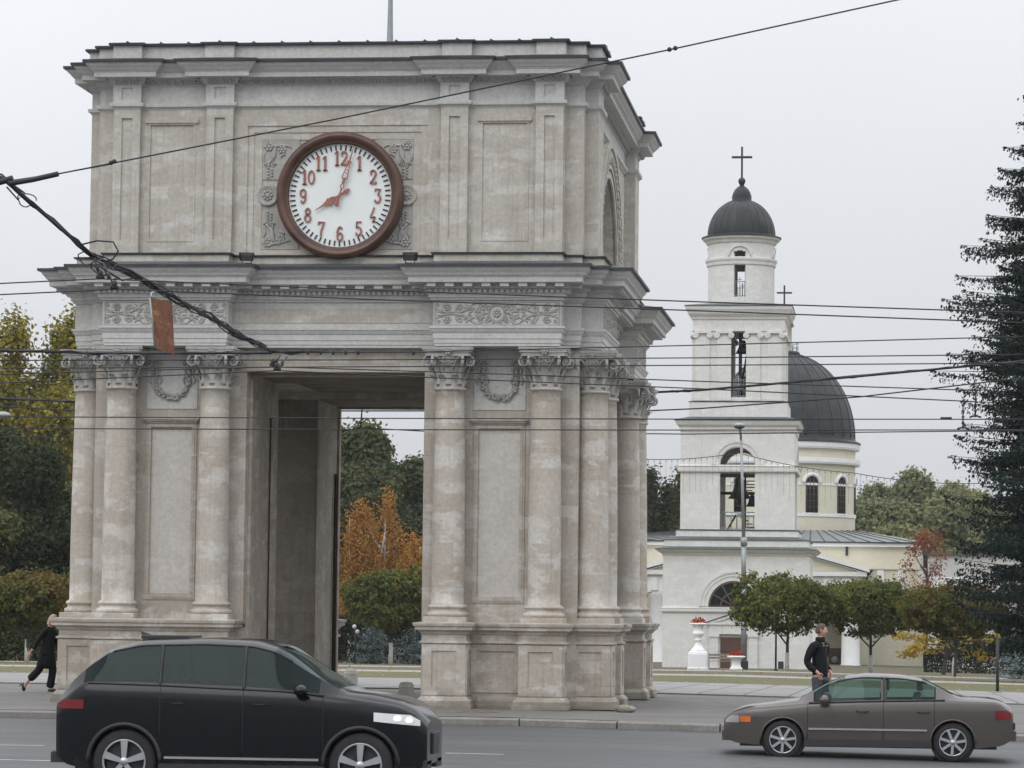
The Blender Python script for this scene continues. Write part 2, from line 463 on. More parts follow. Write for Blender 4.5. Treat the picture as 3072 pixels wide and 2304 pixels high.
# cloud deck: overcast luminance (1 + 2 sin h) / 3 with faint cloud structure
tc = nt.nodes.new('ShaderNodeTexCoord'); sp = nt.nodes.new('ShaderNodeSeparateXYZ'); L(nt, tc.outputs['Generated'], sp.inputs[0])
mx = N(nt, 'ShaderNodeMath', _operation='MAXIMUM'); L(nt, sp.outputs[2], mx.inputs[0]); mx.inputs[1].default_value = 0
cl = noise(nt, tc.outputs['Generated'], 3.0, 5, 0.5)
ov = N(nt, 'ShaderNodeMath', _operation='MULTIPLY_ADD'); L(nt, mx.outputs[0], ov.inputs[0]); ov.inputs[1].default_value = 2.05; ov.inputs[2].default_value = 0.72
cm = N(nt, 'ShaderNodeMath', _operation='MULTIPLY_ADD'); L(nt, cl, cm.inputs[0]); cm.inputs[1].default_value = 0.22; cm.inputs[2].default_value = 0.89
ml = N(nt, 'ShaderNodeMath', _operation='MULTIPLY'); L(nt, ov.outputs[0], ml.inputs[0]); L(nt, cm.outputs[0], ml.inputs[1])
b2 = nt.nodes.new('ShaderNodeBackground'); b2.inputs[0].default_value = (0.955, 0.982, 1.03, 1); L(nt, ml.outputs[0], b2.inputs[1])
ms = nt.nodes.new('ShaderNodeMixShader'); ms.inputs[0].default_value = 0.92
L(nt, bg.outputs[0], ms.inputs[1]); L(nt, b2.outputs[0], ms.inputs[2]); L(nt, ms.outputs[0], nt.nodes['World Output'].inputs[0])
sd = bpy.data.lights.new('sun', 'SUN'); so = bpy.data.objects.new('sun', sd); C.objects.link(so)
sd.energy = 0.7; sd.angle = radians(35); sd.color = (1, 0.97, 0.93)
# sun from behind the camera, a little to the left: azimuth measured like the sky texture
sv = Vector((sin(SUN_AZ)*cos(SUN_EL), cos(SUN_AZ)*cos(SUN_EL), sin(SUN_EL)))
so.rotation_euler = sv.to_track_quat('Z', 'Y').to_euler()

# ------------------------------------------------------------------ ground
YK = -5.4     # kerb line
def tilt(X): return -.016*min(max(X-4, 0), 36)
def gz(X, Y): return tilt(X) - (0 if Y < 15 else .0118*(min(Y, 160)-15))
def rz(X, Y): return tilt(X) - .13 - .13*min(max((YK-Y)/6, 0), 1)
def sheet(name, mat, xs, ys, fn, dz, thin=None, kind='structure', label=None):
    b = MB()
    vs = [(x, y, fn(x, y)+dz) for y in ys for x in xs]
    n = len(xs)
    fs = [(j*n+i, j*n+i+1, (j+1)*n+i+1, (j+1)*n+i) for j in range(len(ys)-1) for i in range(n-1)]
    b.add(vs, fs, True)
    o = b.build(name, mat); o['kind'] = kind
    return o
XS = [-900, -300, -120, -60, -30, -10, 4, 10, 20, 40, 60, 120, 300, 900]
def asphalt():
    m, nt, bs = newmat('road_asphalt')
    P = pos(nt)
    a = noise(nt, P, 0.25, 6, 0.6); g = noise(nt, P, 90, 3, 0.7)
    c = mix(nt, ramp(nt, a, [(0.35, 0.0), (0.7, 1.0)]), (0.068, 0.069, 0.073), (0.092, 0.092, 0.096))
    st = noise(nt, pos(nt, 0.12, 1.6, 1), 1.0, 5, 0.6)   # tyre tracks run along the street
    c = mix(nt, ramp(nt, st, [(0.42, 0.0), (0.66, 0.65)]), c, (0.05, 0.05, 0.054))
    c = mix(nt, 1.0, c, ramp(nt, g, [(0.2, 0.75), (0.8, 1.2)]), 'MULTIPLY')
    v = nt.nodes.new('ShaderNodeTexVoronoi'); v.feature = 'DISTANCE_TO_EDGE'; v.inputs['Scale'].default_value = 0.16
    wv = N(nt, 'ShaderNodeVectorMath', _operation='MULTIPLY_ADD'); n3 = nt.nodes.new('ShaderNodeTexNoise'); n3.inputs['Scale'].default_value = 0.7; L(nt, P, n3.inputs[0])
    L(nt, n3.outputs[1], wv.inputs[0]); wv.inputs[1].default_value = (2.5, 2.5, 0); L(nt, P, wv.inputs[2]); L(nt, wv.outputs[0], v.inputs[0])
    c = mix(nt, ramp(nt, v.outputs[0], [(0.0, 0.75), (0.007, 0.0)]), c, (0.03, 0.03, 0.032))
    oil = noise(nt, pos(nt, 0.6, 1.8, 1), 1.1, 3, 0.5)
    c = mix(nt, ramp(nt, oil, [(0.62, 0.0), (0.74, 0.55)]), c, (0.045, 0.045, 0.047))
    sq_ = nt.nodes.new('ShaderNodeTexVoronoi'); sq_.distance = 'CHEBYCHEV'; sq_.inputs['Scale'].default_value = 0.22; L(nt, pos(nt, 0.6, 1.4, 1), sq_.inputs[0])
    c = mix(nt, ramp(nt, sq_.outputs['Color'], [(0.80, 0.0), (0.81, 0.4)], 'CONSTANT'), c, (0.06, 0.06, 0.063))
    # wet dirt and grit collected along the kerb
    sy = nt.nodes.new('ShaderNodeSeparateXYZ'); L(nt, P, sy.inputs[0])
    gt = N(nt, 'ShaderNodeMath', _operation='MULTIPLY_ADD'); L(nt, sy.outputs[1], gt.inputs[0]); gt.inputs[1].default_value = 0.8; gt.inputs[2].default_value = 4.75
    ga = N(nt, 'ShaderNodeMath', _operation='ADD'); L(nt, gt.outputs[0], ga.inputs[0]); L(nt, noise(nt, P, 1.3, 5), ga.inputs[1])
    c = mix(nt, ramp(nt, ga.outputs[0], [(0.45, 0.0), (0.8, 0.7)]), c, (0.042, 0.038, 0.034))
    L(nt, c, bs.inputs['Base Color']); bs.inputs['Roughness'].default_value = 0.62
    bump(nt, bs, g, 0.3, 0.006)
    return m
def paving():
    m, nt, bs = newmat('square_paving')
    P = pos(nt)
    a = noise(nt, P, 0.5, 6, 0.6); g = noise(nt, P, 40, 4, 0.7)
    c = mix(nt, ramp(nt, a, [(0.35, 0.0), (0.68, 1.0)]), (0.115, 0.107, 0.10), (0.165, 0.154, 0.146))
    s2 = noise(nt, pos(nt, 1.5, 1.0, 1), 1.3, 5, 0.65)
    c = mix(nt, ramp(nt, s2, [(0.56, 0.0), (0.72, 0.6)]), c, (0.085, 0.08, 0.075))
    c = mix(nt, 1.0, c, ramp(nt, g, [(0.2, 0.85), (0.8, 1.12)]), 'MULTIPLY')
    v = nt.nodes.new('ShaderNodeTexVoronoi'); v.feature = 'DISTANCE_TO_EDGE'; v.inputs['Scale'].default_value = 0.35; L(nt, P, v.inputs[0])
    c = mix(nt, ramp(nt, v.outputs[0], [(0.0, 0.5), (0.012, 0.0)]), c, (0.06, 0.055, 0.05))
    L(nt, c, bs.inputs['Base Color']); bs.inputs['Roughness'].default_value = 0.8
    bump(nt, bs, g, 0.2, 0.005)
    return m
def tiles():
    m, nt, bs = newmat('concrete_slabs')
    br = nt.nodes.new('ShaderNodeTexBrick'); br.offset = 0.0
    br.inputs['Scale'].default_value = 1; br.inputs['Brick Width'].default_value = 1.05; br.inputs['Row Height'].default_value = 3.2; br.inputs['Mortar Size'].default_value = 0.035
    br.inputs['Color1'].default_value = (0.25, 0.24, 0.235, 1); br.inputs['Color2'].default_value = (0.215, 0.205, 0.20, 1); br.inputs['Mortar'].default_value = (0.11, 0.105, 0.10, 1)
    mp = nt.nodes.new('ShaderNodeMapping'); L(nt, pos(nt), mp.inputs[0]); L(nt, mp.outputs[0], br.inputs['Vector'])
    c = mix(nt, 1.0, br.outputs[0], ramp(nt, noise(nt, pos(nt), 1.2, 6), [(0.3, 0.8), (0.7, 1.15)]), 'MULTIPLY')
    L(nt, c, bs.inputs['Base Color']); bs.inputs['Roughness'].default_value = 0.85
    return m
def grass(name, a, b_, leaf):
    m, nt, bs = newmat(name)
    P = pos(nt)
    n1 = noise(nt, P, 0.35, 5); n2 = noise(nt, P, 9, 6, 0.75)
    c = mix(nt, ramp(nt, n1, [(0.35, 0.0), (0.65, 1.0)]), a, b_)
    c = mix(nt, 1.0, c, ramp(nt, n2, [(0.25, 0.6), (0.75, 1.3)]), 'MULTIPLY')
    v = nt.nodes.new('ShaderNodeTexVoronoi'); v.inputs['Scale'].default_value = 3.5; v.inputs['Randomness'].default_value = 1; L(nt, P, v.inputs[0])
    c = mix(nt, ramp(nt, v.outputs['Distance'], [(0.10, 0.8), (0.16, 0.0)]), c, leaf)
    L(nt, c, bs.inputs['Base Color']); bs.inputs['Roughness'].default_value = 0.9
    bump(nt, bs, n2, 0.5, 0.04)
    return m
M['asphalt'] = asphalt(); M['paving'] = paving(); M['tiles'] = tiles()
M['grass'] = grass('worn_autumn_grass', (0.085, 0.088, 0.030), (0.115, 0.10, 0.042), (0.14, 0.085, 0.03))
M['lawn'] = grass('brown_lawn', (0.075, 0.075, 0.035), (0.115, 0.095, 0.055), (0.12, 0.07, 0.03))
M['kerb'] = stone('kerb_stone', (0.19, 0.18, 0.165), (0.22, 0.21, 0.195), (0.25, 0.24, 0.225), patch=0.5, grime=0.6, mortar=1.0)
M['path'] = simple('pale_path', (0.30, 0.285, 0.255), 0.85, 0.15, 0.8)
M['line'] = simple('worn_road_paint', (0.52, 0.52, 0.50), 0.7, 0.35, 3.0)
# one ground sheet reaching the horizon, below everything else
sheet('ground', M['lawn'], XS, [-900, -300, -60, YK-1, 24, 24.5, 40, 100, 160, 300, 900], lambda x, y: gz(x, y), -0.012 if False else -0.02)
for v in bpy.data.objects['ground'].data.vertices:
    if v.co.y < 24.2: v.co.z -= 0.6
sheet('road', M['asphalt'], [-900, -300, -100, -30, 4, 15, 40, 100, 300, 900], [-110, -60, YK-6, YK-3, YK-.05], rz, 0.0)
sheet('pavement', M['paving'], [-900, -300, -100, -30, 4, 15, 40, 100, 300, 900], [YK+.28, 0, 8, 13.5], gz, 0.0)
sheet('paved_square', M['tiles'], [-900, -300, -100, -30, 4, 15, 40, 100, 300, 900], [13.5, 15, 36.5], gz, 0.035)
b = MB(); b.add([(x, 13.5, gz(x, 13.5)+d) for d in (-.01, .035) for x in (-900, 4, 40, 900)], [(0, 1, 5, 4), (1, 2, 6, 5), (2, 3, 7, 6)])
o = b.build('paving_step', M['kerb']); o['kind'] = 'structure'
sheet('grass_verge', M['grass'], [-900, -100, 4, 15, 40, 100, 900], [36.5, 64], gz, 0.03)
sheet('path', M['path'], [-900, -100, 4, 15, 40, 100, 900], [64, 74], gz, 0.02)
sheet('lawn_strip', M['lawn'], [-900, -100, 4, 15, 40, 100, 900], [74, 97], gz, 0.015)
sheet('far_path', M['path'], [-900, -100, 4, 15, 40, 100, 900], [97, 106], gz, 0.02)
# kerb: separate stones with open joints, one structure
b = MB(); x = -60.0
rk = random.Random(3)
while x < 80:
    l = 1.5+rk.uniform(-.25, .5); xm = x+l/2
    j = rk.uniform(-.012, .012)
    dz = [gz(x, YK), gz(x+l, YK)]
    vs = []
    for k, xx in enumerate((x+.012, x+l-.012)):
        z = dz[k]+j
        vs += [(xx, YK-.04, z-.35), (xx, YK-.02+j, z-.025), (xx, YK+.02, z+.006), (xx, YK+.28, z+.004), (xx, YK+.28, z-.3)]
    b.add(vs, [(0, 5, 6, 1), (1, 6, 7, 2), (2, 7, 8, 3), (0, 1, 2, 3, 4), (9, 8, 7, 6, 5)])
    x += l
o = b.build('kerb', M['kerb']); o['kind'] = 'structure'
# painted lines
def paintline(name, segs, wd=.13):
    b = MB()
    for (x0, y0, x1, y1) in segs:
        n = max(1, int((x1-x0)/3))
        for i in range(n):
            a = x0+(x1-x0)*i/n; c = x0+(x1-x0)*(i+1)/n
            ya = y0+(y1-y0)*i/n; yc = y0+(y1-y0)*(i+1)/n
            b.add([(a, ya-wd/2, rz(a, ya)+.006), (c, yc-wd/2, rz(c, yc)+.006), (c, yc+wd/2, rz(c, yc)+.006), (a, ya+wd/2, rz(a, ya)+.006)], [(0, 1, 2, 3)])
    o = b.build(name, M['line']); o['kind'] = 'structure'
paintline('lane_line', [(-60, -17.3, 4, -18.3), (4, -18.3, 70, -19.3)], .10)
paintline('dashed_line', [(x0, -13.6, x0+3.0, -13.65) for x0 in range(-40, 3, 7)]+[(1.6, -13.6, 4.6, -13.7)], .10)
paintline('turn_line', [(9.4, -15.1, 40, -18.0)], .10)

# thin autumn mist: one even volume round the camera and the whole place
b = MB(); b.box(-950, 950, -950, 950, -5.5, 40)
hm = bpy.data.materials.new('mist'); hm.use_nodes = True; hn = hm.node_tree; hn.nodes.remove(hn.nodes['Principled BSDF'])
pv = hn.nodes.new('ShaderNodeVolumePrincipled'); pv.inputs['Density'].default_value = 0.00012; pv.inputs['Color'].default_value = (.93, .95, .97, 1); pv.inputs['Anisotropy'].default_value = 0.2
L(hn, pv.outputs[0], hn.nodes['Material Output'].inputs['Volume'])
hz_ = b.build('haze', hm); hz_['kind'] = 'stuff'
# ------------------------------------------------------------------ triumphal arch
AC = 5.45                                   # centre of the plan in y
arch = thing('triumphal_arch', (0, AC, 0), 'pale limestone triumphal arch with paired columns, entablature and tall attic', 'arch')
AO = (0, AC, 0)
def ap(b, name, mat, parent=arch, label=None): return b.build(name, mat, parent, label, origin=AO)
def q4(pts):
    # mirror a quarter outline (front centre -> right side centre, y measured from the front) to a closed CCW loop
    q = [(x, y) for x, y in pts]
    front_r = q
    back_r = [(x, 2*AC-y) for x, y in reversed(q)]
    back_l = [(-x, 2*AC-y) for x, y in q]
    front_l = [(-x, y) for x, y in reversed(q)]
    return front_r + back_r + back_l + front_l
# piers
PX0, PX1, PD = 1.75, 4.75, 2.95
for sx in (-1, 1):
    for back in (0, 1):
        b = MB()
        fy = (lambda y: 2*AC-y) if back else (lambda y: y)
        mp = (lambda u, v, w, fy=fy: (u, fy(w), v))
        xs = sorted((sx*PX0, sx*PX1)); y0, y1 = sorted((fy(.05), fy(PD)))
        b.box(xs[0], xs[1], y0, y1, 0, 6.90)
        c = sx*3.22
        # facing slab with the tall sunk panel
        b.prism([(xs[0], 0), (xs[1], 0), (xs[1], 6.9), (xs[0], 6.9)], [rect(c-.40, c+.40, 2.13, 5.36)], 0, .05, mp)
        # panel mouldings and the small cornice above it
        b.prism(rect(c-.50, c+.50, 2.01, 5.44), [rect(c-.42, c+.42, 2.11, 5.38)], -.022, 0, mp)
        b.prism(rect(c-.46, c+.46, 2.05, 5.42), [rect(c-.405, c+.405, 2.125, 5.365)], -.034, 0, mp)
        for k, (hw, za, zb, d) in enumerate(((.50, 5.44, 5.475, .05), (.53, 5.475, 5.51, .085), (.56, 5.51, 5.55, .115))):
            b.prism(rect(c-hw, c+hw, za, zb), [], -d, 0, mp)
        # inner jamb pilaster strips
        for (ya, yb) in ((.35, .50), (2.55, PD+.06)):
            ys = sorted((fy(ya), fy(yb))); xx = sorted((sx*PX0, sx*(PX0-.05)))
            b.box(xx[0], xx[1], ys[0], ys[1], 0, 6.35)
        ap(b, 'pier', M['stone'])
        # thin dark sheet on the cross-passage faces, its colour standing in for shade
        b = MB(); ys = sorted((fy(PD), fy(PD+.012))); xx = sorted((sx*(PX0+.02), sx*(PX1-.02))); b.box(xx[0], xx[1], ys[0], ys[1], .02, 6.44); ap(b, 'passage_shade_sheet', M['soffit'])
        # painted panel filling the sunk field
        b = MB(); b.prism(rect(c-.405, c+.405, 2.12, 5.365), [], .036, .049, mp); ap(b, 'wall_panel', M['panel'])
        # grey plaster field behind the garland
        b = MB(); b.prism(rect(c-.50, c+.50, 5.72, 6.89), [], -.018, 0, mp); ap(b, 'garland_field', M['plaster'])
# drain pipes inside the passage
for y in (9.95, 10.12):
    b = MB(); b.tube([(-1.70, y, .1), (-1.70, y, 4.9)], .03, 8); ap(b, 'drainpipe', M['bark'])
b = MB(); b.tube([(-1.72, 2.35, .1), (-1.72, 2.35, 5.7)], .016, 8); ap(b, 'drainpipe', M['bark'])
# lintel walls and passage ceiling
b = MB()
for (x0, x1, y0, y1) in ((-1.75, 1.75, 0, PD), (-1.75, 1.75, 2*AC-PD, 2*AC)): b.box(x0, x1, y0, y1, 6.45, 6.905)
for sx in (-1, 1): b.box(*sorted((sx*4.15, sx*4.75)), PD, 2*AC-PD, 6.45, 6.905)
for sx in (-1, 1): b.box(*sorted((sx*1.75, sx*4.15)), PD, 2*AC-PD, 6.60, 6.905)
b.box(-1.75, 1.75, PD, 2*AC-PD, 6.62, 6.905)
b.box(-1.75, 1.75, .55, .75, 6.40, 6.45); b.box(-1.75, 1.75, 10.3, 10.42, 6.38, 6.45)
ap(b, 'lintel', M['stone'])
b = MB(); b.box(-1.74, 1.74, .03, PD-.02, 6.435, 6.449); ap(b, 'soffit_panel', M['soffit'])  # soffit sheets coloured dark for the shade under the lintels and ceiling
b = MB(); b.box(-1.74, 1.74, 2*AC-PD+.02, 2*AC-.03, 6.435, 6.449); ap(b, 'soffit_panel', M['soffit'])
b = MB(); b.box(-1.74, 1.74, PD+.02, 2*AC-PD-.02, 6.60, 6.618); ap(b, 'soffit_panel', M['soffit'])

# pedestals
PED = [(.12, 0), (.12, .07), (.10, .075), (.10, .15), (.075, .17), (.05, .20), (.02, .225), (.02, .24), (0, .24), (0, 1.22), (.03, 1.225), (.05, 1.24), (.05, 1.265), (.02, 1.28), (0, 1.285),
       (0, 1.40), (.03, 1.41), (.05, 1.45), (.09, 1.47), (.09, 1.485), (.13, 1.49), (.13, 1.55), (.16, 1.56), (.17, 1.60), (.17, 1.62), (0.0, 1.64)]
def pedestal(x0, x1, y0, y1, faces, lab=None):
    b = MB()
    b.sweep([(x0, y0), (x1, y0), (x1, y1), (x0, y1)], PED)
    for f in faces:
        d = .025
        if f in 'FB':
            w0, w1 = ((y0-d, y0) if f == 'F' else (y1, y1+d)); u0, u1, mp = x0, x1, MY
        else:
            w0, w1 = ((x1, x1+d) if f == 'R' else (x0-d, x0)); u0, u1, mp = y0, y1, MX
        m = (u1-u0)*.22
        b.prism(rect(u0+.002, u1-.002, .25, 1.215), [rect(u0+m, u1-m, .41, 1.09)], w0, w1, mp)
    return ap(b, 'pedestal', M['stone'], label=lab)
COLX = (2.30, 4.15); COLY = (.45, 2.55)
for bk in (0, 1):
    F = (lambda a, c: (2*AC-c, 2*AC-a)) if bk else (lambda a, c: (a, c))
    fc = 'B' if bk else 'F'
    for x in (2.30, 4.14): pedestal(x-.42, x+.42, *F(-.75, .06), fc+'R')
    b = MB(); b.sweep([(p) for p in ([(2.60, F(-.13, .05)[0]), (3.84, F(-.13, .05)[0]), (3.84, F(-.13, .05)[1]), (2.60, F(-.13, .05)[1])])], [((d*.95 if z > 1 else d*.4), z) for d, z in PED])
    yy = F(-.13, .05); w = (yy[0]-.025, yy[0]) if not bk else (yy[1], yy[1]+.025)
    b.prism(rect(2.73, 3.71, .30, 1.215), [rect(2.91, 3.57, .42, 1.09)], w[0], w[1], MY)
    ap(b, 'plinth_wall', M['stone'])
    # the left pier carries one long pedestal under both columns
    pedestal(-4.56, -1.88, *F(-.75, .06), fc+'L')
    for y in COLY:
        yc = 2*AC-y if bk else y
        pedestal(4.62, 5.40, yc-.41, yc+.41, ('F' if not bk else '')+'R')
        pedestal(-5.40, -4.62, yc-.41, yc+.41, ('F' if not bk else '')+'L')

# columns: one built, the rest copied
def capital_mesh():
    b = MB()
    z0, z1 = 6.12, 6.71
    # bell
    b.lathe([(.275, z0), (.275, z0+.2), (.285, z0+.35), (.315, z0+.47), (.36, z0+.56), (.36, z1)], 24)
    def leaf(a, zb, h, wd, out):
        # curled acanthus leaf with a notched edge, as a double-curved strip
        rows = 7; vs = []; rb = .282
        for i in range(rows):
            t = i/(rows-1)
            z = zb+h*(t if t < .72 else .72+.28*sin((t-.72)/.28*pi*.75)*.6)
            rr = rb+.012+out*max(0, t-.35)**1.6*2.2
            wv = wd*(1-.25*t)*(1 if i % 2 == 0 else .78)*(1 if t < .9 else .6)
            for j in range(5):
                u = (j-2)/2*wv
                bul = .022*(1-abs(j-2)/2)
                aa = a+u/rb*.9
                vs.append(((rr+bul)*cos(aa), (rr+bul)*sin(aa), z))
        fs = [(i*5+j, i*5+j+1, (i+1)*5+j+1, (i+1)*5+j) for i in range(rows-1) for j in range(4)]
        b.add(vs, fs, True); b.add([(x*.985, y*.985, z) for x, y, z in vs], [f[::-1] for f in fs], True)
    for k in range(8): leaf(2*pi*k/8+pi/8, z0, .27, .085, .13)
    for k in range(8): leaf(2*pi*k/8, z0+.06, .42, .08, .15)
    # corner volutes, paired spirals, and the small inner helices
    def spiral(c, ax, r0, turns, rad, start):
        pts = []; n = int(10*turns)
        for i in range(n+1):
            t = i/n; r = r0*(1-t*.82); an = start-2*pi*turns*t
            pts.append((c[0]+ax[0]*r*cos(an), c[1]+ax[1]*r*cos(an), c[2]+r*sin(an)))
        b.tube(pts, [rad*(1-.5*i/n) for i in range(n+1)], 6)
    for k in range(4):
        a = pi/4+k*pi/2; e = .40
        for s in (-1, 1):
            t = a+s*.18
            c = (e*1.22*cos(t), e*1.22*sin(t), z1-.105)
            d = (-sin(a)*0+cos(a)*.75, sin(a)*.75)
            ax = (cos(a+s*.55), sin(a+s*.55))
            spiral(c, ax, .105, 1.6, .03, pi*.5)
            b.tube([(.30*cos(t+s*.30), .30*sin(t+s*.30), z0+.33), (.33*cos(t+s*.26), .33*sin(t+s*.26), z0+.46), (.41*cos(t+s*.08), .41*sin(t+s*.08), z1-.01), c[:2]+(z1-.002,)], [.018, .022, .026, .028], 6)
        for s in (-1, 1):
            t = k*pi/2+s*.17
            spiral((.365*cos(t), .365*sin(t), z1-.075), (-sin(k*pi/2)*s, cos(k*pi/2)*s), .055, 1.3, .016, pi*.5)
    # concave abacus
    def ab(s, n=6):
        pts = []
        for k in range(4):
            a = -3*pi/4+k*pi/2
            p0 = Vector((s*1.38*cos(a-.06), s*1.38*sin(a-.06))); p1 = Vector((s*1.38*cos(a+.06), s*1.38*sin(a+.06)))
            a2 = a+pi/2; p2 = Vector((s*1.38*cos(a2-.06), s*1.38*sin(a2-.06)))
            pts.append(tuple(p0))
            mid = -(pi/2)+k*pi/2
            for i in range(n):
                t = i/n; p = p1.lerp(p2, t); q = sin(pi*t)*.085*s/.45
                pts.append((p.x-cos(mid)*q, p.y-sin(mid)*q))
        return pts
    up = lambda u, v, w_: (u, v, w_)
    b.prism(ab(.435), [], z1, z1+.07, up); b.prism(ab(.465), [], z1+.07, z1+.115, up); b.prism(ab(.485), [], z1+.115, z1+.175, up)
    for k in range(4):
        a = k*pi/2; c = (.43*cos(a), .43*sin(a), z1+.09)
        b.ball(c, .035, 8, 6)
        for j in range(6):
            t = 2*pi*j/6
            b.ball((c[0]-sin(a)*.05*cos(t), c[1]+cos(a)*.05*cos(t), c[2]+.05*sin(t)), .026, 6, 5)
    return b
def make_column():
    b = MB()
    pr = [(.315-.04*(max(0, t-.3)/.7)**1.4, 1.985+(6.055-1.985)*t) for t in [i/16 for i in range(17)]]
    b.lathe([(.345, 1.965), (.345, 1.975)]+pr+[(.30, 6.065), (.318, 6.08), (.318, 6.11), (.29, 6.125)], 36)
    col = b.build('column', M['shaft'], arch)
    b = MB(); s = .415
    b.bbox(-s, s, -s, s, 1.63, 1.74, .008)
    b.lathe([(.39, 1.74), (.41, 1.755), (.412, 1.79), (.395, 1.822), (.365, 1.828), (.345, 1.85), (.345, 1.885), (.36, 1.90), (.378, 1.91), (.382, 1.93), (.37, 1.958), (.345, 1.965)], 36)
    b.build('column_base', M['shaft'], col)
    capital_mesh().build('capital', M['carve'], col)
    return col
col0 = make_column()
spots = []
for bk in (0, 1):
    for sx in (-1, 1):
        for x in COLX: spots.append((sx*x, -.34 if not bk else 2*AC+.34, 0))
        for y in COLY: spots.append((sx*4.99, 2*AC-y if bk else y, 0))
for i, (x, y, z) in enumerate(spots):
    c_ = col0 if i == 0 else dup(col0, arch)
    c_.location = (x, y-AC, 0)

# entablature: architrave and frieze follow every projection
def ent(px, py, cw, sxx): pass
EQ = [(2.00, -.25), (2.00, -.72), (4.47, -.72), (4.47, -.22), (4.80, -.22), (4.80, .04), (5.20, .04), (5.20, 3.02), (4.80, 3.02)]
ent_poly = q4(EQ)
b = MB()
b.sweep(ent_poly, [(-.06, 6.905), (-.03, 6.905), (-.03, 6.955), (-.015, 6.96), (-.015, 7.04), (.0, 7.045), (.0, 7.155), (.012, 7.16), (.03, 7.19), (.05, 7.235), (.065, 7.24), (.065, 7.285), (.0, 7.29), (0, 7.77)], capbot=True)
ap(b, 'entablature', M['plaster'])
# bare stone frieze field over the passage
for (y0, y1) in ((-.262, -.25), (2*AC+.25, 2*AC+.262)):
    b = MB(); b.box(-1.98, 1.98, y0, y1, 7.38, 7.66); ap(b, 'frieze_field', M['attic'])
# main cornice with dentils and modillions
b = MB()
CPROF = [(.0, 7.77), (.045, 7.785), (.05, 7.82), (.085, 7.83), (.085, 7.905), (.10, 7.91), (.10, 7.985), (.17, 7.99), (.17, 8.085), (.43, 8.09), (.43, 8.185), (.445, 8.19), (.455, 8.215), (.48, 8.22), (.50, 8.26), (.545, 8.31), (.56, 8.345), (.57, 8.35), (.57, 8.385)]
b.sweep(ent_poly, CPROF, captop=False)
def walk(poly, d, step, fn):
    P = offs(poly, d); n = len(P)
    for i in range(n):
        p, q = Vector(P[i]), Vector(P[(i+1) % n]); l = (q-p).length
        if l < .45: continue
        t = (q-p)/l; nrm = Vector((t.y, -t.x)); k = max(1, int(round(l/step)))
        for j in range(k): fn(p+t*(l*(j+.5)/k), t, nrm, l/k)
def block(b, p, t, n, w, dep, z0, z1):
    a = p-t*(w/2); c = p+t*(w/2); e = n*dep
    vs = [(a.x, a.y, z0), (c.x, c.y, z0), (c.x+e.x, c.y+e.y, z0), (a.x+e.x, a.y+e.y, z0), (a.x, a.y, z1), (c.x, c.y, z1), (c.x+e.x, c.y+e.y, z1), (a.x+e.x, a.y+e.y, z1)]
    b.add(vs, [(0, 1, 2, 3), (7, 6, 5, 4), (3, 2, 6, 7), (1, 0, 4, 5), (0, 3, 7, 4), (2, 1, 5, 6)])
walk(ent_poly, .10, .105, lambda p, t, n, l: block(b, p, t, n, .062, .06, 7.913, 7.98))
def modil(p, t, n, l):
    block(b, p, t, n, .17, .21, 8.015, 8.0875)
    block(b, p, t, n, .20, .225, 8.075, 8.089)
walk(ent_poly, .17, .355, modil)
ap(b, 'cornice', M['plaster'])
# sheet metal roof over the cornice
b = MB()
b.sweep(ent_poly, [(.565, 8.386), (.61, 8.388), (.615, 8.412), (.575, 8.415), (.02, 8.535), (-.3, 8.55)], captop=False)
ap(b, 'cornice_roof', M['greenroof'])
b = MB(); b.sweep(ent_poly, [(.585, 8.372), (.628, 8.372), (.628, 8.422), (.60, 8.424)], captop=False); ap(b, 'roof_edge', M['flash'])
# blocking course under the attic
b = MB(); b.sweep(ent_poly, [(.0, 8.52), (.0, 8.665), (-.02, 8.67)], captop=False); ap(b, 'blocking_course', M['attic'])
b = MB(); b.sweep(ent_poly, [(.0, 8.667), (.05, 8.67), (.055, 8.70), (-.02, 8.712)]); ap(b, 'blocking_course_cap', M['flash'])

# attic
AQ = [(4.44, -.19), (4.44, .02), (4.79, .02), (4.79, .42), (5.05, .42), (5.05, 1.45), (4.82, 1.45)]
at_core = q4([(4.44, -.12), (4.44, .02), (4.79, .02), (4.79, .42), (5.05, .42), (5.05, 1.45), (4.55, 1.45), (4.55, 1.6)])
b = MB(); b.sweep(at_core, [(0, 8.6), (0, 11.62)])
for bk in (0, 1):
    fy = (lambda y: 2*AC-y) if bk else (lambda y: y)
    mp = (lambda u, v, w, fy=fy: (u, fy(w), v))
    holes = [rect(sx*3.28-.43, sx*3.28+.43, 9.02, 11.28) for sx in (-1, 1)]
    holes.append(rect(-1.77, 1.77, 8.75, 11.25))
    b.prism(rect(-4.44, 4.44, 8.6, 11.62), holes, -.19, -.12, mp)
    for sx in (-1, 1):
        c = sx*3.28
        b.prism(rect(c-.49, c+.49, 11.28, 11.315), [], -.21, -.19, mp); b.prism(rect(c-.525, c+.525, 11.315, 11.385), [], -.235, -.19, mp)
        b.prism(rect(c-.47, c+.47, 8.98, 11.28), [rect(c-.432, c+.432, 9.018, 11.279)], -.2, -.19, mp)
    # stepped frame round the clock
    b.prism(rect(-1.77, 1.77, 8.75, 11.25), [rect(-1.65, 1.65, 8.78, 11.12)], -.165, -.12, mp)
    b.prism(rect(-1.65, 1.65, 8.78, 11.12), [rect(-1.49, 1.49, 8.82, 10.98)], -.145, -.12, mp)
ap(b, 'attic_wall', M['attic'])
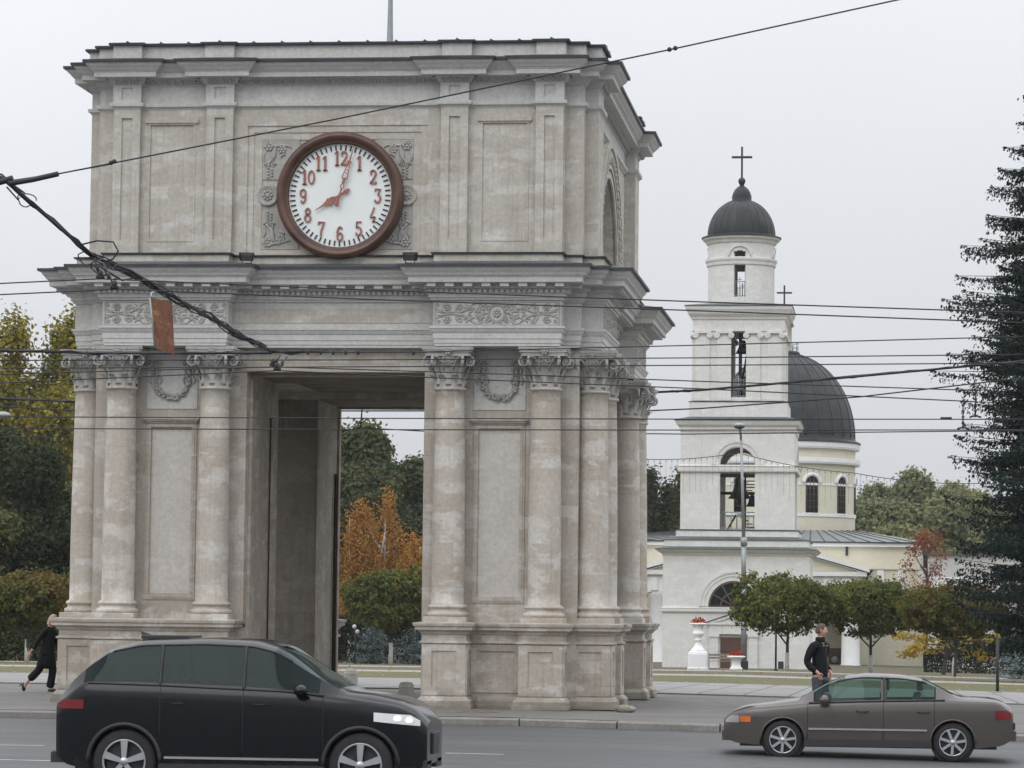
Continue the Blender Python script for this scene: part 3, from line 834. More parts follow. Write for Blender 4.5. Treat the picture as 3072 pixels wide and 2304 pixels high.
# sunk fields in the attic bays
for bk in (0, 1):
    fy = (lambda y: 2*AC-y) if bk else (lambda y: y)
    mp = (lambda u, v, w, fy=fy: (u, fy(w), v))
    for sx in (-1, 1):
        b = MB(); b.prism(rect(sx*3.28-.43, sx*3.28+.43, 9.02, 11.28), [], -.168, -.121, mp); ap(b, 'attic_panel', M['attic'])
for bk in (0, 1):
    fy = (lambda y: 2*AC-y) if bk else (lambda y: y)
    mp = (lambda u, v, w, fy=fy: (u, fy(w), v))
    for x in (-4.16, -2.31, 2.31, 4.16):
        b = MB()
        b.prism(rect(x-.265, x+.265, 8.6, 11.60), [rect(x-.105, x+.105, 9.01, 11.40)], -.315, -.19, mp)
        b.prism(rect(x-.105, x+.105, 9.01, 11.40), [], -.275, -.19, mp)
        ap(b, 'attic_pilaster', M['attic'])
        b = MB()
        b.prism(rect(x-.28, x+.28, 11.70, 12.07), [rect(x-.11, x+.11, 11.765, 11.995)], -.345, -.19, mp)
        b.prism(rect(x-.11, x+.11, 11.765, 11.995), [], -.24, -.19, mp)
        for k in range(6):
            t = 2*pi*k/6; b.ball((x+.052*cos(t), fy(-.275), 11.88+.052*sin(t)), (.036, .04, .036), 8, 6)
        b.ball((x, fy(-.30), 11.88), (.03, .03, .03), 8, 6)
        ap(b, 'rosette_block', M['plaster'])
# attic side walls with the arched opening
for sx in (-1, 1):
    b = MB()
    mp = lambda u, v, w, sx=sx: (sx*w, u, v)
    b.prism(rect(1.45, 2*AC-1.45, 8.6, 11.62), [archloop(AC, 2.05, 8.75, 8.75+.0+.0, 24)[2:] if False else archloop(AC, 2.0, 8.72, 8.95, 28)], 4.5, 4.80, mp)
    for (ra, rb, w1) in ((2.0, 2.14, 4.84), (2.20, 2.62, 4.86), (2.62, 2.80, 4.90)):
        b.prism(ringarc(AC, 8.95, ra, rb, 0, pi, 28), [], 4.75, w1, mp)
        for s in (-1, 1): b.prism(rect(*sorted((AC+s*ra, AC+s*rb)), 8.62, 8.95), [], 4.75, w1, mp)
    for s in (-1, 1):
        # triangular spandrel fields
        b.prism([(AC+s*2.95, 10.3), (AC+s*3.55, 10.3), (AC+s*3.55, 11.4), (AC+s*1.9, 11.4)], [], 4.78, 4.835, mp)
    ap(b, 'attic_side_wall', M['attic'])
    b = MB()
    for k in range(30):
        t = pi*(k+.5)/30
        b.ball((sx*4.865, AC+2.41*cos(t), 8.95+2.41*sin(t)), (.035, .13, .13), 8, 6)
        b.ball((sx*4.87, AC+2.41*cos(t+.05), 8.95+2.41*sin(t+.05)), (.05, .05, .05), 6, 5)
    ap(b, 'archivolt_carving', M['carve'])
for y in (1.7, 2*AC-1.7):
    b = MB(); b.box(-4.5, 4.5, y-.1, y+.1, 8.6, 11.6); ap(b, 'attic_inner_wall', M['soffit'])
at_poly = q4([(2.045, -.19), (2.045, -.315), (2.575, -.315), (2.575, -.19), (3.895, -.19), (3.895, -.315), (4.425, -.315), (4.425, .02), (4.79, .02), (4.79, .42), (5.05, .42), (5.05, 1.45), (4.82, 1.45)])
b = MB()
b.sweep(at_poly, [(-.2, 11.57), (.0, 11.57), (.02, 11.60), (.065, 11.63), (.07, 11.675), (.07, 11.695), (.0, 11.70), (.0, 12.03), (.02, 12.035), (.025, 12.06), (.05, 12.065), (.09, 12.13), (.11, 12.155), (.12, 12.165)], captop=False)
ap(b, 'attic_frieze', M['plaster'])
at_c = q4([(1.98, -.19), (1.98, -.34), (2.66, -.34), (2.66, -.19), (3.82, -.19), (3.82, -.34), (4.47, -.34), (4.47, .02), (4.80, .02), (4.80, .42), (5.05, .42), (5.05, 1.45), (4.82, 1.45)])
b = MB()
b.sweep(at_c, [(.10, 12.165), (.29, 12.17), (.29, 12.26), (.305, 12.265), (.315, 12.29), (.335, 12.295), (.36, 12.33), (.41, 12.38), (.43, 12.415), (.435, 12.42), (.435, 12.45)], captop=False)
ap(b, 'attic_cornice', M['plaster'])
b = MB()
def egg(p, t, n, l):
    z = 12.105
    b.ball((p.x+n.x*.055, p.y+n.y*.055, z), (.038+.02*abs(n.x), .038+.02*abs(n.y), .048), 8, 6)
    a = p+t*(l/2)
    block(b, a, t, n, .02, .075, z-.04, z+.05)
walk(at_poly, .02, .135, egg)
ap(b, 'egg_moulding', M['carve'])
b = MB(); b.sweep(at_c, [(.43, 12.435), (.482, 12.436), (.485, 12.487), (.44, 12.495), (.0, 12.585), (-.2, 12.60)], captop=False)
ap(b, 'attic_roof_edge', M['flash'])
pp = q4([(2.05, -.20), (2.05, -.33), (2.63, -.33), (2.63, -.20), (3.89, -.20), (3.89, -.33), (4.46, -.33), (4.46, .0), (4.82, .0), (4.82, .35), (5.10, .35), (5.10, 1.5), (4.9, 1.5)])
b = MB(); b.sweep(pp, [(0, 12.5), (0, 12.85)]); ap(b, 'parapet', M['plaster'])
b = MB(); b.sweep(pp, [(.02, 12.83), (.075, 12.835), (.08, 12.875), (.06, 12.885), (-.02, 12.90)])
b.box(-4.3, 4.3, .5, 2*AC-.5, 12.84, 12.905)
walk(pp, .08, .6, lambda p, t, n, l: b.add([(p.x-t.x*.02, p.y-t.y*.02, 12.87), (p.x+t.x*.09, p.y+t.y*.09, 12.87), (p.x-t.x*.0, p.y-t.y*.0, 12.915), (p.x-n.x*.5, p.y-n.y*.5, 12.93)], [(0, 1, 2), (1, 3, 2), (3, 0, 2)]))
ap(b, 'parapet_cap', M['flash'])

# carved friezes: rosettes, scrolls and a round boss
def spiral2(b, mp, c, r0, turns, rad, start, w, sgn=1):
    n = int(12*turns); pts = []
    for i in range(n+1):
        t = i/n; r = r0*(1-.85*t); a = start+sgn*2*pi*turns*t
        pts.append(mp(c[0]+r*cos(a), c[1]+r*sin(a), w))
    b.tube(pts, [1.35*rad*(1-.4*i/n) for i in range(n+1)], 5)
def wave(b, mp, p0, p1, bend, rad, w, n=8):
    pts = []
    dx, dz = p1[0]-p0[0], p1[1]-p0[1]; l = hypot(dx, dz)
    for i in range(n+1):
        t = i/n; o = sin(pi*t)*bend
        pts.append(mp(p0[0]+dx*t-dz/l*o, p0[1]+dz*t+dx/l*o, w))
    b.tube(pts, [1.35*rad*(.5+sin(pi*min(max(t/n, .08), .92))*.6) for t in range(n+1)], 5)
def rosette(b, mp, c, r, w, n=6):
    def bl(u, v, rr):
        p = mp(u, v, w); b.ball(p, rr, 8, 6)
    bl(c[0], c[1], r*.38)
    for k in range(n):
        t = 2*pi*k/n; bl(c[0]+r*.66*cos(t), c[1]+r*.66*sin(t), r*.34)
def frieze(mp, x0, x1, z0, z1, w):
    b = MB(); c = (x0+x1)/2; zc = (z0+z1)/2; h = (z1-z0); hw = (x1-x0)/2
    b.prism(rect(x0-.02, x1+.02, z0-.02, z1+.02), [rect(x0+.01, x1-.01, z0+.005, z1-.005)], w-.012, w+.004, mp)
    # central boss
    for (r, rad) in ((.165, .017), (.14, .009)):
        b.tube([mp(c+r*cos(2*pi*i/24), zc+r*sin(2*pi*i/24), w) for i in range(25)], rad, 6)
    rosette(b, mp, (c, zc), .085, w-.005, 8)
    for k in range(16):
        t = 2*pi*k/16; b.ball(mp(c+.205*cos(t), zc+.205*sin(t)*.95, w), .024, 6, 5)
    for s in (-1, 1):
        X = lambda d: c+s*d
        for t in (-1, 1):
            Z = lambda e: zc+t*e
            rosette(b, mp, (X(hw*.80), Z(h*.27)), .078, w, 6)
            spiral2(b, mp, (X(hw*.80), Z(h*.27)), .085, 1.0, .012, 0 if s > 0 else pi, w, s*t)
            wave(b, mp, (X(hw*.72), Z(.02)), (X(hw*.40), Z(h*.36)), s*t*.05, .018, w)
            wave(b, mp, (X(hw*.40), Z(h*.36)), (X(hw*.22), Z(h*.30)), -s*t*.06, .016, w)
            wave(b, mp, (X(hw*.72), Z(.02)), (X(hw*.99), Z(h*.22)), -s*t*.03, .014, w)
            spiral2(b, mp, (X(hw*.43), Z(h*.14)), .055, 1.4, .014, pi/2, w, s*t)
            spiral2(b, mp, (X(hw*.17), Z(h*.33)), .05, 1.3, .014, pi/2, w, -s*t)
            spiral2(b, mp, (X(hw*.95), Z(h*.36)), .04, 1.2, .010, pi/2, w, -s*t)
            spiral2(b, mp, (X(hw*.60), Z(h*.31)), .06, 1.3, .014, pi, w, -s*t)
            spiral2(b, mp, (X(hw*.31), Z(h*.13)), .05, 1.2, .014, 0, w, s*t)
            wave(b, mp, (X(hw*.66), Z(h*.05)), (X(hw*.60), Z(h*.40)), -s*t*.03, .014, w, 5)
            wave(b, mp, (X(hw*.50), Z(h*.42)), (X(hw*.36), Z(h*.20)), s*t*.03, .014, w, 5)
            b.ball(mp(X(hw*.52), Z(h*.24), w), .026, 6, 5); b.ball(mp(X(hw*.89), Z(h*.12), w), .022, 6, 5)
            for k in range(4): wave(b, mp, (X(hw*.22), Z(.02)), (X(hw*(.36-.02*k)), Z(.02+.045*k)), s*t*.02, .013, w, 5)
            for k in range(3): wave(b, mp, (X(hw*.70), zc), (X(hw*(.56+.02*k)), Z(.02+.03*k)), s*t*.015, .012, w, 5)
            wave(b, mp, (X(hw*.80), zc), (X(hw*.97), Z(.03)), s*t*.01, .012, w, 5)
        b.ball(mp(X(.27), zc, w), (.04, .03, .06), 8, 6); b.ball(mp(X(.27), zc+.075, w), .035, 8, 6); b.ball(mp(X(.27), zc-.075, w), .03, 8, 6)
    return b
for sx in (-1, 1):
    for bk in (0, 1):
        ww = -.72 if not bk else 2*AC+.72; sg = -1 if not bk else 1
        fmp = lambda u, v, w, ww=ww, sg=sg: (u, ww-sg*(w), v)
        ap(frieze(fmp, *( (2.04, 4.42) if sx > 0 else (-4.42, -2.04)), 7.31, 7.745, -.006), 'carved_frieze', M['carve'])
        y0, y1 = (.10, 2.96) if not bk else (2*AC-2.96, 2*AC-.10)
        smp = lambda u, v, w, sx=sx: (sx*(5.20-w), u, v)
        ap(frieze(smp, y0, y1, 7.31, 7.745, -.006), 'carved_frieze', M['carve'])
# garlands
def garland(c, fy):
    b = MB(); rg = random.Random(int(c*100)+5)
    pts = []
    for i in range(41):
        t = i/40; a = pi+pi*t
        x = .325*cos(a)*(1.0 if abs(cos(a)) > .99 else 1.0); z = 6.28+.34*sin(a)
        pts.append((c+x, z))
    path = [(c-.33, 6.55-.27*i/8) for i in range(8)]+pts+[(c+.33, 6.28+.27*(i+1)/8) for i in range(8)]
    for i, (x, z) in enumerate(path):
        t = i/(len(path)-1); r = .03+.042*sin(pi*t)
        for k in range(4):
            a = rg.uniform(0, 2*pi); q = rg.uniform(.2, .9)*r
            b.ball((x+q*cos(a), fy(-.03-rg.uniform(0, .05)), z+q*sin(a)), rg.uniform(.017, .034), 6, 5)
    for s in (-1, 1):
        x = c+s*.33
        for dx, dz, r in ((0, .0, .045), (-.08, .03, .04), (.08, .03, .04), (-.05, .05, .035), (.05, .05, .035), (-.11, -.01, .03), (.11, -.01, .03)):
            b.ball((x+dx, fy(-.045), 6.60+dz), (r, .03, r*.8), 8, 6)
        for k in (-1, 1):
            b.tube([(x+.03*k, fy(-.03), 6.58), (x+.09*k, fy(-.03), 6.48), (x+.06*k, fy(-.03), 6.40), (x+.12*k, fy(-.03), 6.28), (x+.09*k, fy(-.03), 6.2)], [.022, .03, .02, .026, .008], 6)
    return b
for sx in (-1, 1):
    ap(garland(sx*3.22, lambda y: y), 'garland', M['carve']); ap(garland(sx*3.22, lambda y: 2*AC-y), 'garland', M['carve'])
# carved fields and medallions beside the clock
for sx in (-1, 1):
    mp = lambda u, v, w: (sx*u, w, v)
    W = -.15
    arcx = lambda z: 1.24*cos(math.asin(max(-1, min(1, (z-9.86)/1.24))))
    for (z0, z1) in ((10.20, 10.975), (8.83, 9.60)):
        b = MB()
        zs = [z0+(z1-z0)*i/14 for i in range(15)]
        # outline runs along the clock rim
        sh = [(1.485, zs[0]), (1.485, zs[-1])]+[(max(.75, arcx(z)-.12), z) for z in reversed(zs)]
        b.prism(sh, [], -.142, -.121, mp)
        top = z0 > 10
        zz = lambda t: (z1-t) if top else (z0+t)
        for (u, t, r) in ((1.36, .13, .095), (1.10, .19, .085)):
            rosette(b, mp, (u, zz(t)), r, W, 6); spiral2(b, mp, (u, zz(t)), r*1.15, 1.1, .014, 1, W)
        sgn = -1 if top else 1
        wave(b, mp, (1.10, zz(.10)), (1.36, zz(.05)), .04*sgn, .02, W)
        wave(b, mp, (1.24, zz(.12)), (1.40, zz(.50)), .06*sgn, .026, W); wave(b, mp, (1.22, zz(.14)), (1.25, zz(.46)), -.06*sgn, .022, W)
        spiral2(b, mp, (1.38, zz(.49)), .055, 1.2, .018, 0, W); spiral2(b, mp, (1.27, zz(.49)), .05, 1.2, .016, pi, W, -1)
        for k in range(7):
            b.ball(mp(1.33+.035*(-1)**k, zz(.55+.03*k), W), (.026, .03, .024), 6, 5)
        wave(b, mp, (1.44, zz(.24)), (1.43, zz(.44)), .03, .016, W); wave(b, mp, (1.03, zz(.28)), (1.12, zz(.34)), .02, .018, W)
        wave(b, mp, (.92, zz(.16)), (1.05, zz(.12)), .03, .016, W)
        ap(b, 'scroll_carving', M['carve'])
    b = MB(); c = (1.37, 9.89)
    b.lathe([(.0, -.165), (.045, -.17), (.05, -.15), (.12, -.145), (.15, -.16), (.185, -.175), (.205, -.175), (.215, -.12)], 28, sx*c[0], 0, c[1], axis='y')
    for k in range(8):
        t = 2*pi*k/8; b.ball((sx*c[0]+.08*cos(t), -.155, c[1]+.08*sin(t)), (.03, .02, .03), 6, 5)
    ap(b, 'medallion', M['carve'])

# ------------------------------------------------------------------ clock on the attic
ck = thing('wall_clock', (.09, -.12, 9.86), 'large round white clock in a brown frame on the attic, showing about eight', 'clock')
CKO = (.09, -.12, 9.86)
cb = lambda b, n, m, p=ck: b.build(n, m, p, origin=CKO)
b = MB()
b.lathe([(1.0, -.2), (1.015, -.38), (1.04, -.40), (1.055, -.39), (1.07, -.42), (1.10, -.465), (1.15, -.485), (1.185, -.48), (1.20, -.455), (1.215, -.45), (1.235, -.43), (1.24, -.39), (1.235, -.12)], 96, CKO[0], 0, CKO[2], axis='y')
cb(b, 'clock_frame', M['wood'])
b = MB(); b.disc(1.02, CKO[0], -.30, CKO[2], 72, 'y'); b.lathe([(1.02, -.30), (1.02, -.25)], 72, CKO[0], 0, CKO[2], axis='y'); dial = cb(b, 'dial', M['dial'])
b = MB()
for k in range(60):
    a = 2*pi*k/60; d = (sin(a), cos(a)); n = (cos(a), -sin(a)); hw = .0135
    pts = [(CKO[0]+d[0]*r+n[0]*s*hw, CKO[2]+d[1]*r+n[1]*s*hw) for r, s in ((.885, -1), (.885, 1), (.985, 1), (.985, -1))]
    if (pts[1][0]-pts[0][0])*(pts[2][1]-pts[1][1])-(pts[2][0]-pts[1][0])*(pts[1][1]-pts[0][1]) < 0: pts.reverse()
    b = MB(); b.prism(pts, [], -.318, -.30, MY); cb(b, 'minute_mark', M['iron'], dial)
def arcp(cx, cy, rx, ry, a0, a1, n=10): return [(cx+rx*cos(radians(a0+(a1-a0)*i/n)), cy+ry*sin(radians(a0+(a1-a0)*i/n))) for i in range(n+1)]
DG = {  # strokes in a 0.5 x 1 box: (points, width start, width end)
 '0': [(arcp(.25, .5, .19, .43, 0, 360, 24), .10)],
 '1': [([(.25, .0), (.25, 1.0)], .13), ([(.10, .04), (.40, .04)], .08), ([(.25, .97), (.08, .80)], .07)],
 '2': [(arcp(.25, .74, .18, .21, 170, -20, 10)+[(.33, .45), (.12, .15), (.07, .06)], .11), ([(.06, .07), (.28, .10), (.42, .05), (.45, .20)], .10), ([(.10, .70), (.13, .66)], .12)],
 '3': [([(.06, .80), (.07, .95), (.42, .95), (.24, .58)], .085), (arcp(.22, .32, .20, .27, 80, -150, 12), .11), ([(.07, .20), (.10, .24)], .12)],
 '4': [([(.34, .0), (.34, .40)], .12), ([(.36, 1.0), (.10, .32), (.46, .32)], .085), ([(.22, .03), (.46, .03)], .07)],
 '5': [([(.42, .95), (.12, .95), (.10, .55)], .09), (arcp(.22, .33, .20, .28, 120, -140, 12), .11), ([(.08, .20), (.11, .24)], .12)],
 '6': [(arcp(.25, .30, .18, .25, 0, 360, 18), .10), (arcp(.27, .50, .20, .45, 180, 60, 10), .10), ([(.38, .80), (.36, .84)], .10)],
 '7': [([(.06, .78), (.08, .94), (.45, .94), (.25, .35), (.23, .0)], .11)],
 '8': [(arcp(.25, .74, .15, .20, 0, 360, 18), .095), (arcp(.25, .28, .19, .24, 0, 360, 18), .10)],
 '9': [(arcp(.25, .70, .18, .25, 0, 360, 18), .10), (arcp(.23, .50, .20, .45, 0, -120, 10), .10), ([(.12, .20), (.14, .16)], .10)]}
def strokes(b, mp, ch, ox, oz, s, w0, w1):
    for pts, wd in DG[ch]:
        P = [Vector((p[0], p[1])) for p in pts]
        closed = (P[0]-P[-1]).length < 1e-3
        if closed: P = P[:-1]
        n = len(P); lft = []; rgt = []
        for i in range(n):
            a = P[(i-1) % n] if closed or i > 0 else P[i]; c = P[(i+1) % n] if closed or i < n-1 else P[i]
            d = (c-a).normalized(); nn = Vector((-d.y, d.x))*wd/2
            lft.append(P[i]+nn); rgt.append(P[i]-nn)
        m = n if closed else n-1
        for i in range(m):
            j = (i+1) % n
            q = [rgt[i], rgt[j], lft[j], lft[i]]
            b.prism([(ox+p.x*s, oz+p.y*s) for p in q], [], w0, w1, mp)
for h in range(1, 13):
    a = 2*pi*h/12; t = str(h); s = .29
    R = .735
    cx, cz = CKO[0]+R*sin(a), CKO[2]+R*cos(a)-.01
    b = MB(); wd = .5*s*len(t)*.92
    for i, chh in enumerate(t):
        strokes(b, MY, chh, cx-wd/2+i*.46*s-(.02*s if len(t) > 1 else 0), cz-s/2, s, -.335, -.301)
    cb(b, 'numeral', M['copper'])
def hand(name, ang, ln, tail, outl, w0):
    b = MB(); d = Vector((sin(ang), cos(ang))); n = Vector((cos(ang), -sin(ang)))
    tr = lambda p: (CKO[0]+d.x*p[0]+n.x*p[1], CKO[2]+d.y*p[0]+n.y*p[1])
    for l, hs in outl:
        b.prism([tr(p) for p in l][::-1], [[tr(p) for p in hh] for hh in hs], w0-.018, w0, MY)
    cb(b, name, M['copper'])
def sym(pts): return [(x, y) for x, y in pts]+[(x, -y) for x, y in reversed(pts)]
hand('minute_hand', radians(15.7), .92, .22, [
    (sym([(-.24, .01), (-.21, .035), (-.14, .03), (-.06, .012), (0, .03), (.05, .014), (.12, .014), (.17, .045), (.24, .022), (.27, .03), (.30, .02), (.34, .062), (.40, .058), (.64, .022), (.66, .045), (.68, .045), (.70, .014), (.74, .014), (.97, .002)]),
     [sym([(.14, .004), (.17, .025), (.22, .008)]), sym([(.35, .042), (.44, .038), (.60, .012)])]),
    ([(.44, -.045), (.455, -.045), (.455, .045), (.44, .045)], []), ([(.50, -.035), (.512, -.035), (.512, .035), (.50, .035)], [])], -.365)
hand('hour_hand', radians(238.5), .57, .22, [
    (sym([(-.23, .008), (-.20, .03), (-.13, .045), (-.09, .02), (0, .018), (.08, .02), (.11, .04), (.16, .06), (.22, .06), (.24, .075), (.28, .06), (.30, .03), (.33, .045), (.36, .02), (.58, .003)]), [])], -.345)

# ------------------------------------------------------------------ things standing on or hanging from the arch
fm = thing('flagpole', (.11, AC, 12.9), 'tapered grey flagpole on the roof of the arch, cut by the top of the picture', 'flagpole')
b = MB(); b.lathe([(.09, 0), (.085, .3), (.055, 1.6), (.03, 3.4), (.01, 4.2)], 12); b.build('pole', M['steel'], fm)
b = MB(); b.lathe([(.16, 0), (.16, .05), (.1, .12)], 14); b.build('pole_foot', M['flash'], fm)
def flood(x, y, z, lab, rz=0, name='floodlight'):
    t = thing(name, (x, y, z), lab, 'floodlight', 'floodlights on the ledge under the clock', rz+pi, .9)
    b = MB(); b.tube([(-.1, 0, .0), (-.1, 0, .12)], .012, 6); b.tube([(.1, 0, .0), (.1, 0, .12)], .012, 6); b.box(-.11, .11, -.015, .015, -.004, .012); b.build('bracket', M['iron'], t)
    b = MB(); b.add([(-.15, -.06, .06), (.15, -.06, .06), (.17, -.02, .24), (-.17, -.02, .24), (-.10, .12, .05), (.10, .12, .05), (.11, .13, .16), (-.11, .13, .16)], [(0, 3, 2, 1), (4, 5, 6, 7), (0, 1, 5, 4), (3, 7, 6, 2), (1, 2, 6, 5), (0, 4, 7, 3)]); b.build('lamp_housing', M['black'], t)
    b = MB(); b.prism([(-.13, .075), (.13, .075), (.148, .225), (-.148, .225)], [], -.05, -.045, lambda u, v, w: (u, w+(v-.06)*.22-.012, v)); b.build('lens', M['black'], t)
flood(-1.66, -.66, 8.50, 'small black floodlight on the ledge at the lower left of the clock', .25)
flood(1.53, -.66, 8.50, 'small black floodlight on the ledge at the lower right of the clock', .05)
b = MB(); b.lathe([(.0, -.22), (.05, -.20), (.07, -.14), (.11, -.10), (.12, -.04), (.06, -.02), (.06, .01)], 14, 0, 0, 0)
pl = thing('pendant_lamp', (1.62, 10.6, 6.38), 'small dark lamp hanging under the far lintel of the passage', 'lamp')
b.build('lamp_body', M['iron'], pl)
b = MB(); b.disc(.10, 0, 0, .008, 14); b.build('ceiling_rose', M['steel'], pl)
# stone bollards
def bollard(x, y, h, r, lab):
    t = thing('stone_bollard', (x, y, gz(x, y)), lab, 'bollard', 'stone bollards in the passage of the arch')
    b = MB(); b.lathe([(r*1.05, 0), (r*1.05, .04), (r, .06), (r*.92, h*.8), (r*.75, h*.95), (r*.3, h), (0, h)], 18); b.build('bollard_body', M['path'], t)
    b = MB(); b.lathe([(r*.96, h*.70), (r*.99, h*.72), (r*.95, h*.78)], 18); b.build('collar', M['lime'], t)
bollard(-2.62, 17.9, .42, .18, 'round pale stone bollard beyond the passage, beside the left jamb')
bollard(.66, 5.4, .36, .17, 'white stone bollard low by the right pier, just above the car bonnet')
b = MB()
for (dx, dy, r) in ((0, 0, .13), (.12, .03, .09), (-.1, .05, .08)): b.ball((dx, dy, .06), (r*1.2, r, r*.7), 8, 6)
o = b.build('fallen_stone', M['stone'], None); o.location = (5.72, -.55, gz(5.72, 0)); tag(o, 'dark broken stone lying at the right front foot of the arch', 'stone')

# manhole cover and a rusty plate in the pavement before the right pier
mc = thing('manhole_cover', (3.2, -2.6, .004), 'rusty flat manhole cover in the pavement before the right pier', 'manhole cover')
b = MB(); b.lathe([(.34, 0), (.34, .012), (.30, .014), (.28, .008), (0, .012)], 28); b.build('lid', M['rust'], mc)
b = MB(); b.lathe([(.40, 0), (.40, .010), (.345, .010)], 28); b.build('frame', M['kerb'], mc)
# ------------------------------------------------------------------ bell tower (outline measured 100 m beyond the arch, standing 140 m beyond)
M['dome'] = simple('dark_green_sheet_dome', (0.029, 0.034, 0.036), 0.5, 0.4, 1.2, 0.0, 0, 0.25)
M['seam'] = simple('dome_seam', (0.042, 0.036, 0.036), 0.5, 0.3, 2, 0.3)
def scaled(x, z, y0, y1):
    k = (y1-CAM.y)/(y0-CAM.y)
    return CAM.x+(x-CAM.x)*k, CAM.z+(z-CAM.z)*k, k
tx, tz, tk = scaled(3.08, -.92, 100, 140)
tw = thing('bell_tower', (tx, 140, tz), 'tall white four-tier bell tower with a dark green dome and cross', 'bell tower', sc=tk)
# local frame: x from the axis, y from the front face of the lowest tier, z from the ground
TZ = .92
TC = 3.68
def tp(b, n, m, p=tw, **k): return b.build(n, m, p, **k)
def sq(h): return [(-h, TC-h), (h, TC-h), (h, TC+h), (-h, TC+h)]
def four(fn):
    # run fn(map) for the four sides of a square tier
    for k in range(4):
        c, s = [(1, 0), (0, 1), (-1, 0), (0, -1)][k]
        fn(lambda u, v, w, c=c, s=s: (c*u-s*(w), TC+s*u+c*(w), v))   # w = -half means outer face
def tier(name, half, z0, z1, th, hole, mat=None):
    b = MB()
    def side(mp): b.prism(rect(-half+.001, half-.001, z0, z1), [hole] if hole else [], -half, -half+th, mp)
    four(side)
    return tp(b, name, mat or M['wwall'])
zz = lambda z: z+TZ
# tier 1
tier('tower_base', 3.68, -.3, zz(5.0), .7, None)
b = MB(); b.sweep(sq(3.68), [(0, zz(1.93)), (.10, zz(1.95)), (.12, zz(2.0)), (.12, zz(2.12)), (.14, zz(2.15)), (0, zz(2.2))], captop=False); tp(b, 'string_course', M['wwall'])
b = MB(); b.sweep(sq(3.68), [(0, zz(4.78)), (.06, zz(4.82)), (.08, zz(4.90)), (.22, zz(4.95)), (.32, zz(5.03)), (.36, zz(5.08))], captop=False); tp(b, 'tower_cornice', M['wwall'])
b = MB(); b.sweep(sq(3.68), [(.34, zz(5.08)), (.40, zz(5.085)), (.40, zz(5.12)), (-.05, zz(5.24))]); tp(b, 'tower_roof', M['greenroof'])
b = MB(); b.sweep(sq(3.62), [(0, zz(5.15)), (0, zz(5.56))]); tp(b, 'tower_step', M['wwall'])
b = MB(); b.sweep(sq(3.62), [(.0, zz(5.56)), (.05, zz(5.565)), (.05, zz(5.60)), (-.52, zz(5.76))]); tp(b, 'tower_roof', M['greenroof'])
b = MB(); b.sweep(sq(3.08), [(0, zz(5.7)), (0, zz(6.06))]); tp(b, 'tower_step', M['wwall'])
b = MB(); b.sweep(sq(3.08), [(.0, zz(6.06)), (.04, zz(6.065)), (.04, zz(6.10)), (-.2, zz(6.13))]); tp(b, 'tower_roof', M['flash'])
# lunette window over the door, with its archivolts
ML = lambda u, v, w: (u, w, v)
lx = -.10
b = MB()
for (ra, rb, d) in ((1.28, 1.50, .05), (1.50, 1.66, .09), (1.66, 1.76, .13)): b.prism(ringarc(lx, zz(2.25), ra, rb, 0, pi, 28), [], -d, .01, ML)
tp(b, 'archivolt', M['wwall'])
wf = MB()
wf.prism(ringarc(lx, zz(2.25), 1.18, 1.28, 0, pi, 28), [], -.035, .005, ML); wf.prism(rect(lx-1.27, lx+1.27, zz(2.22), zz(2.28)), [], -.035, .005, ML)
wf.prism(ringarc(lx, zz(2.25), .62, .70, 0, pi, 24), [], -.03, .0, ML)
for k in range(1, 6):
    a = pi*k/6; d = (cos(a), sin(a)); n = (-d[1]*.035, d[0]*.035)
    wf.prism([(lx+d[0]*.15-n[0], zz(2.25)+d[1]*.15-n[1]), (lx+d[0]*1.2-n[0], zz(2.25)+d[1]*1.2-n[1]), (lx+d[0]*1.2+n[0], zz(2.25)+d[1]*1.2+n[1]), (lx+d[0]*.15+n[0], zz(2.25)+d[1]*.15+n[1])][::-1], [], -.028, .0, ML)
win = tp(wf, 'lunette_window', M['frame'])
b = MB(); b.prism(ringarc(lx, zz(2.25), .001, 1.2, 0, pi, 28), [], -.012, -.004, ML); tp(b, 'window_pane', M['pane'], win)
# door portal
b = MB()
b.prism([(lx-1.35, zz(1.33)), (lx+1.35, zz(1.33)), (lx+1.35, zz(1.42)), (lx, zz(1.88)), (lx-1.35, zz(1.42))], [[(lx-.95, zz(1.44)), (lx+.95, zz(1.44)), (lx, zz(1.74))]], -.30, 0, ML)
b.prism([(lx-.96, zz(1.43)), (lx+.96, zz(1.43)), (lx, zz(1.75))], [], -.2, 0, ML)
b.prism(rect(lx-1.22, lx+1.22, zz(.86), zz(1.34)), [], -.22, 0, ML)
for s in (-1, 1):
    c = lx+s*.98
    b.prism(rect(c-.22, c+.22, zz(-.95), zz(.72)), [], -.20, 0, ML); b.prism(rect(c-.27, c+.27, zz(.72), zz(.86)), [], -.25, 0, ML); b.prism(rect(c-.26, c+.26, zz(-.95), zz(-.8)), [], -.24, 0, ML)
tp(b, 'door_portal', M['wwall'])
b = MB(); b.prism([(lx-1.4, zz(1.42)), (lx, zz(1.90)), (lx+1.4, zz(1.42)), (lx+1.4, zz(1.45)), (lx, zz(1.94)), (lx-1.4, zz(1.45))][::-1], [], -.34, 0, ML); tp(b, 'portal_roof', M['flash'])
b = MB(); b.prism(rect(lx-.66, lx+.66, zz(-.92), zz(.70)), [], -.03, .0, ML)
for s in (-1, 1):
    for (za, zb) in ((-.8, -.1), (0.0, .6)): b.prism(rect(lx+s*.33-.24, lx+s*.33+.24, zz(za), zz(zb)), [rect(lx+s*.33-.17, lx+s*.33+.17, zz(za)+.07, zz(zb)-.07)], -.06, -.03, ML)
dr = tp(b, 'door', M['doorwood'])
b = MB(); b.ball((lx+.06, -.08, zz(-.15)), .04, 8, 6); tp(b, 'door_handle', M['chrome'], dr)
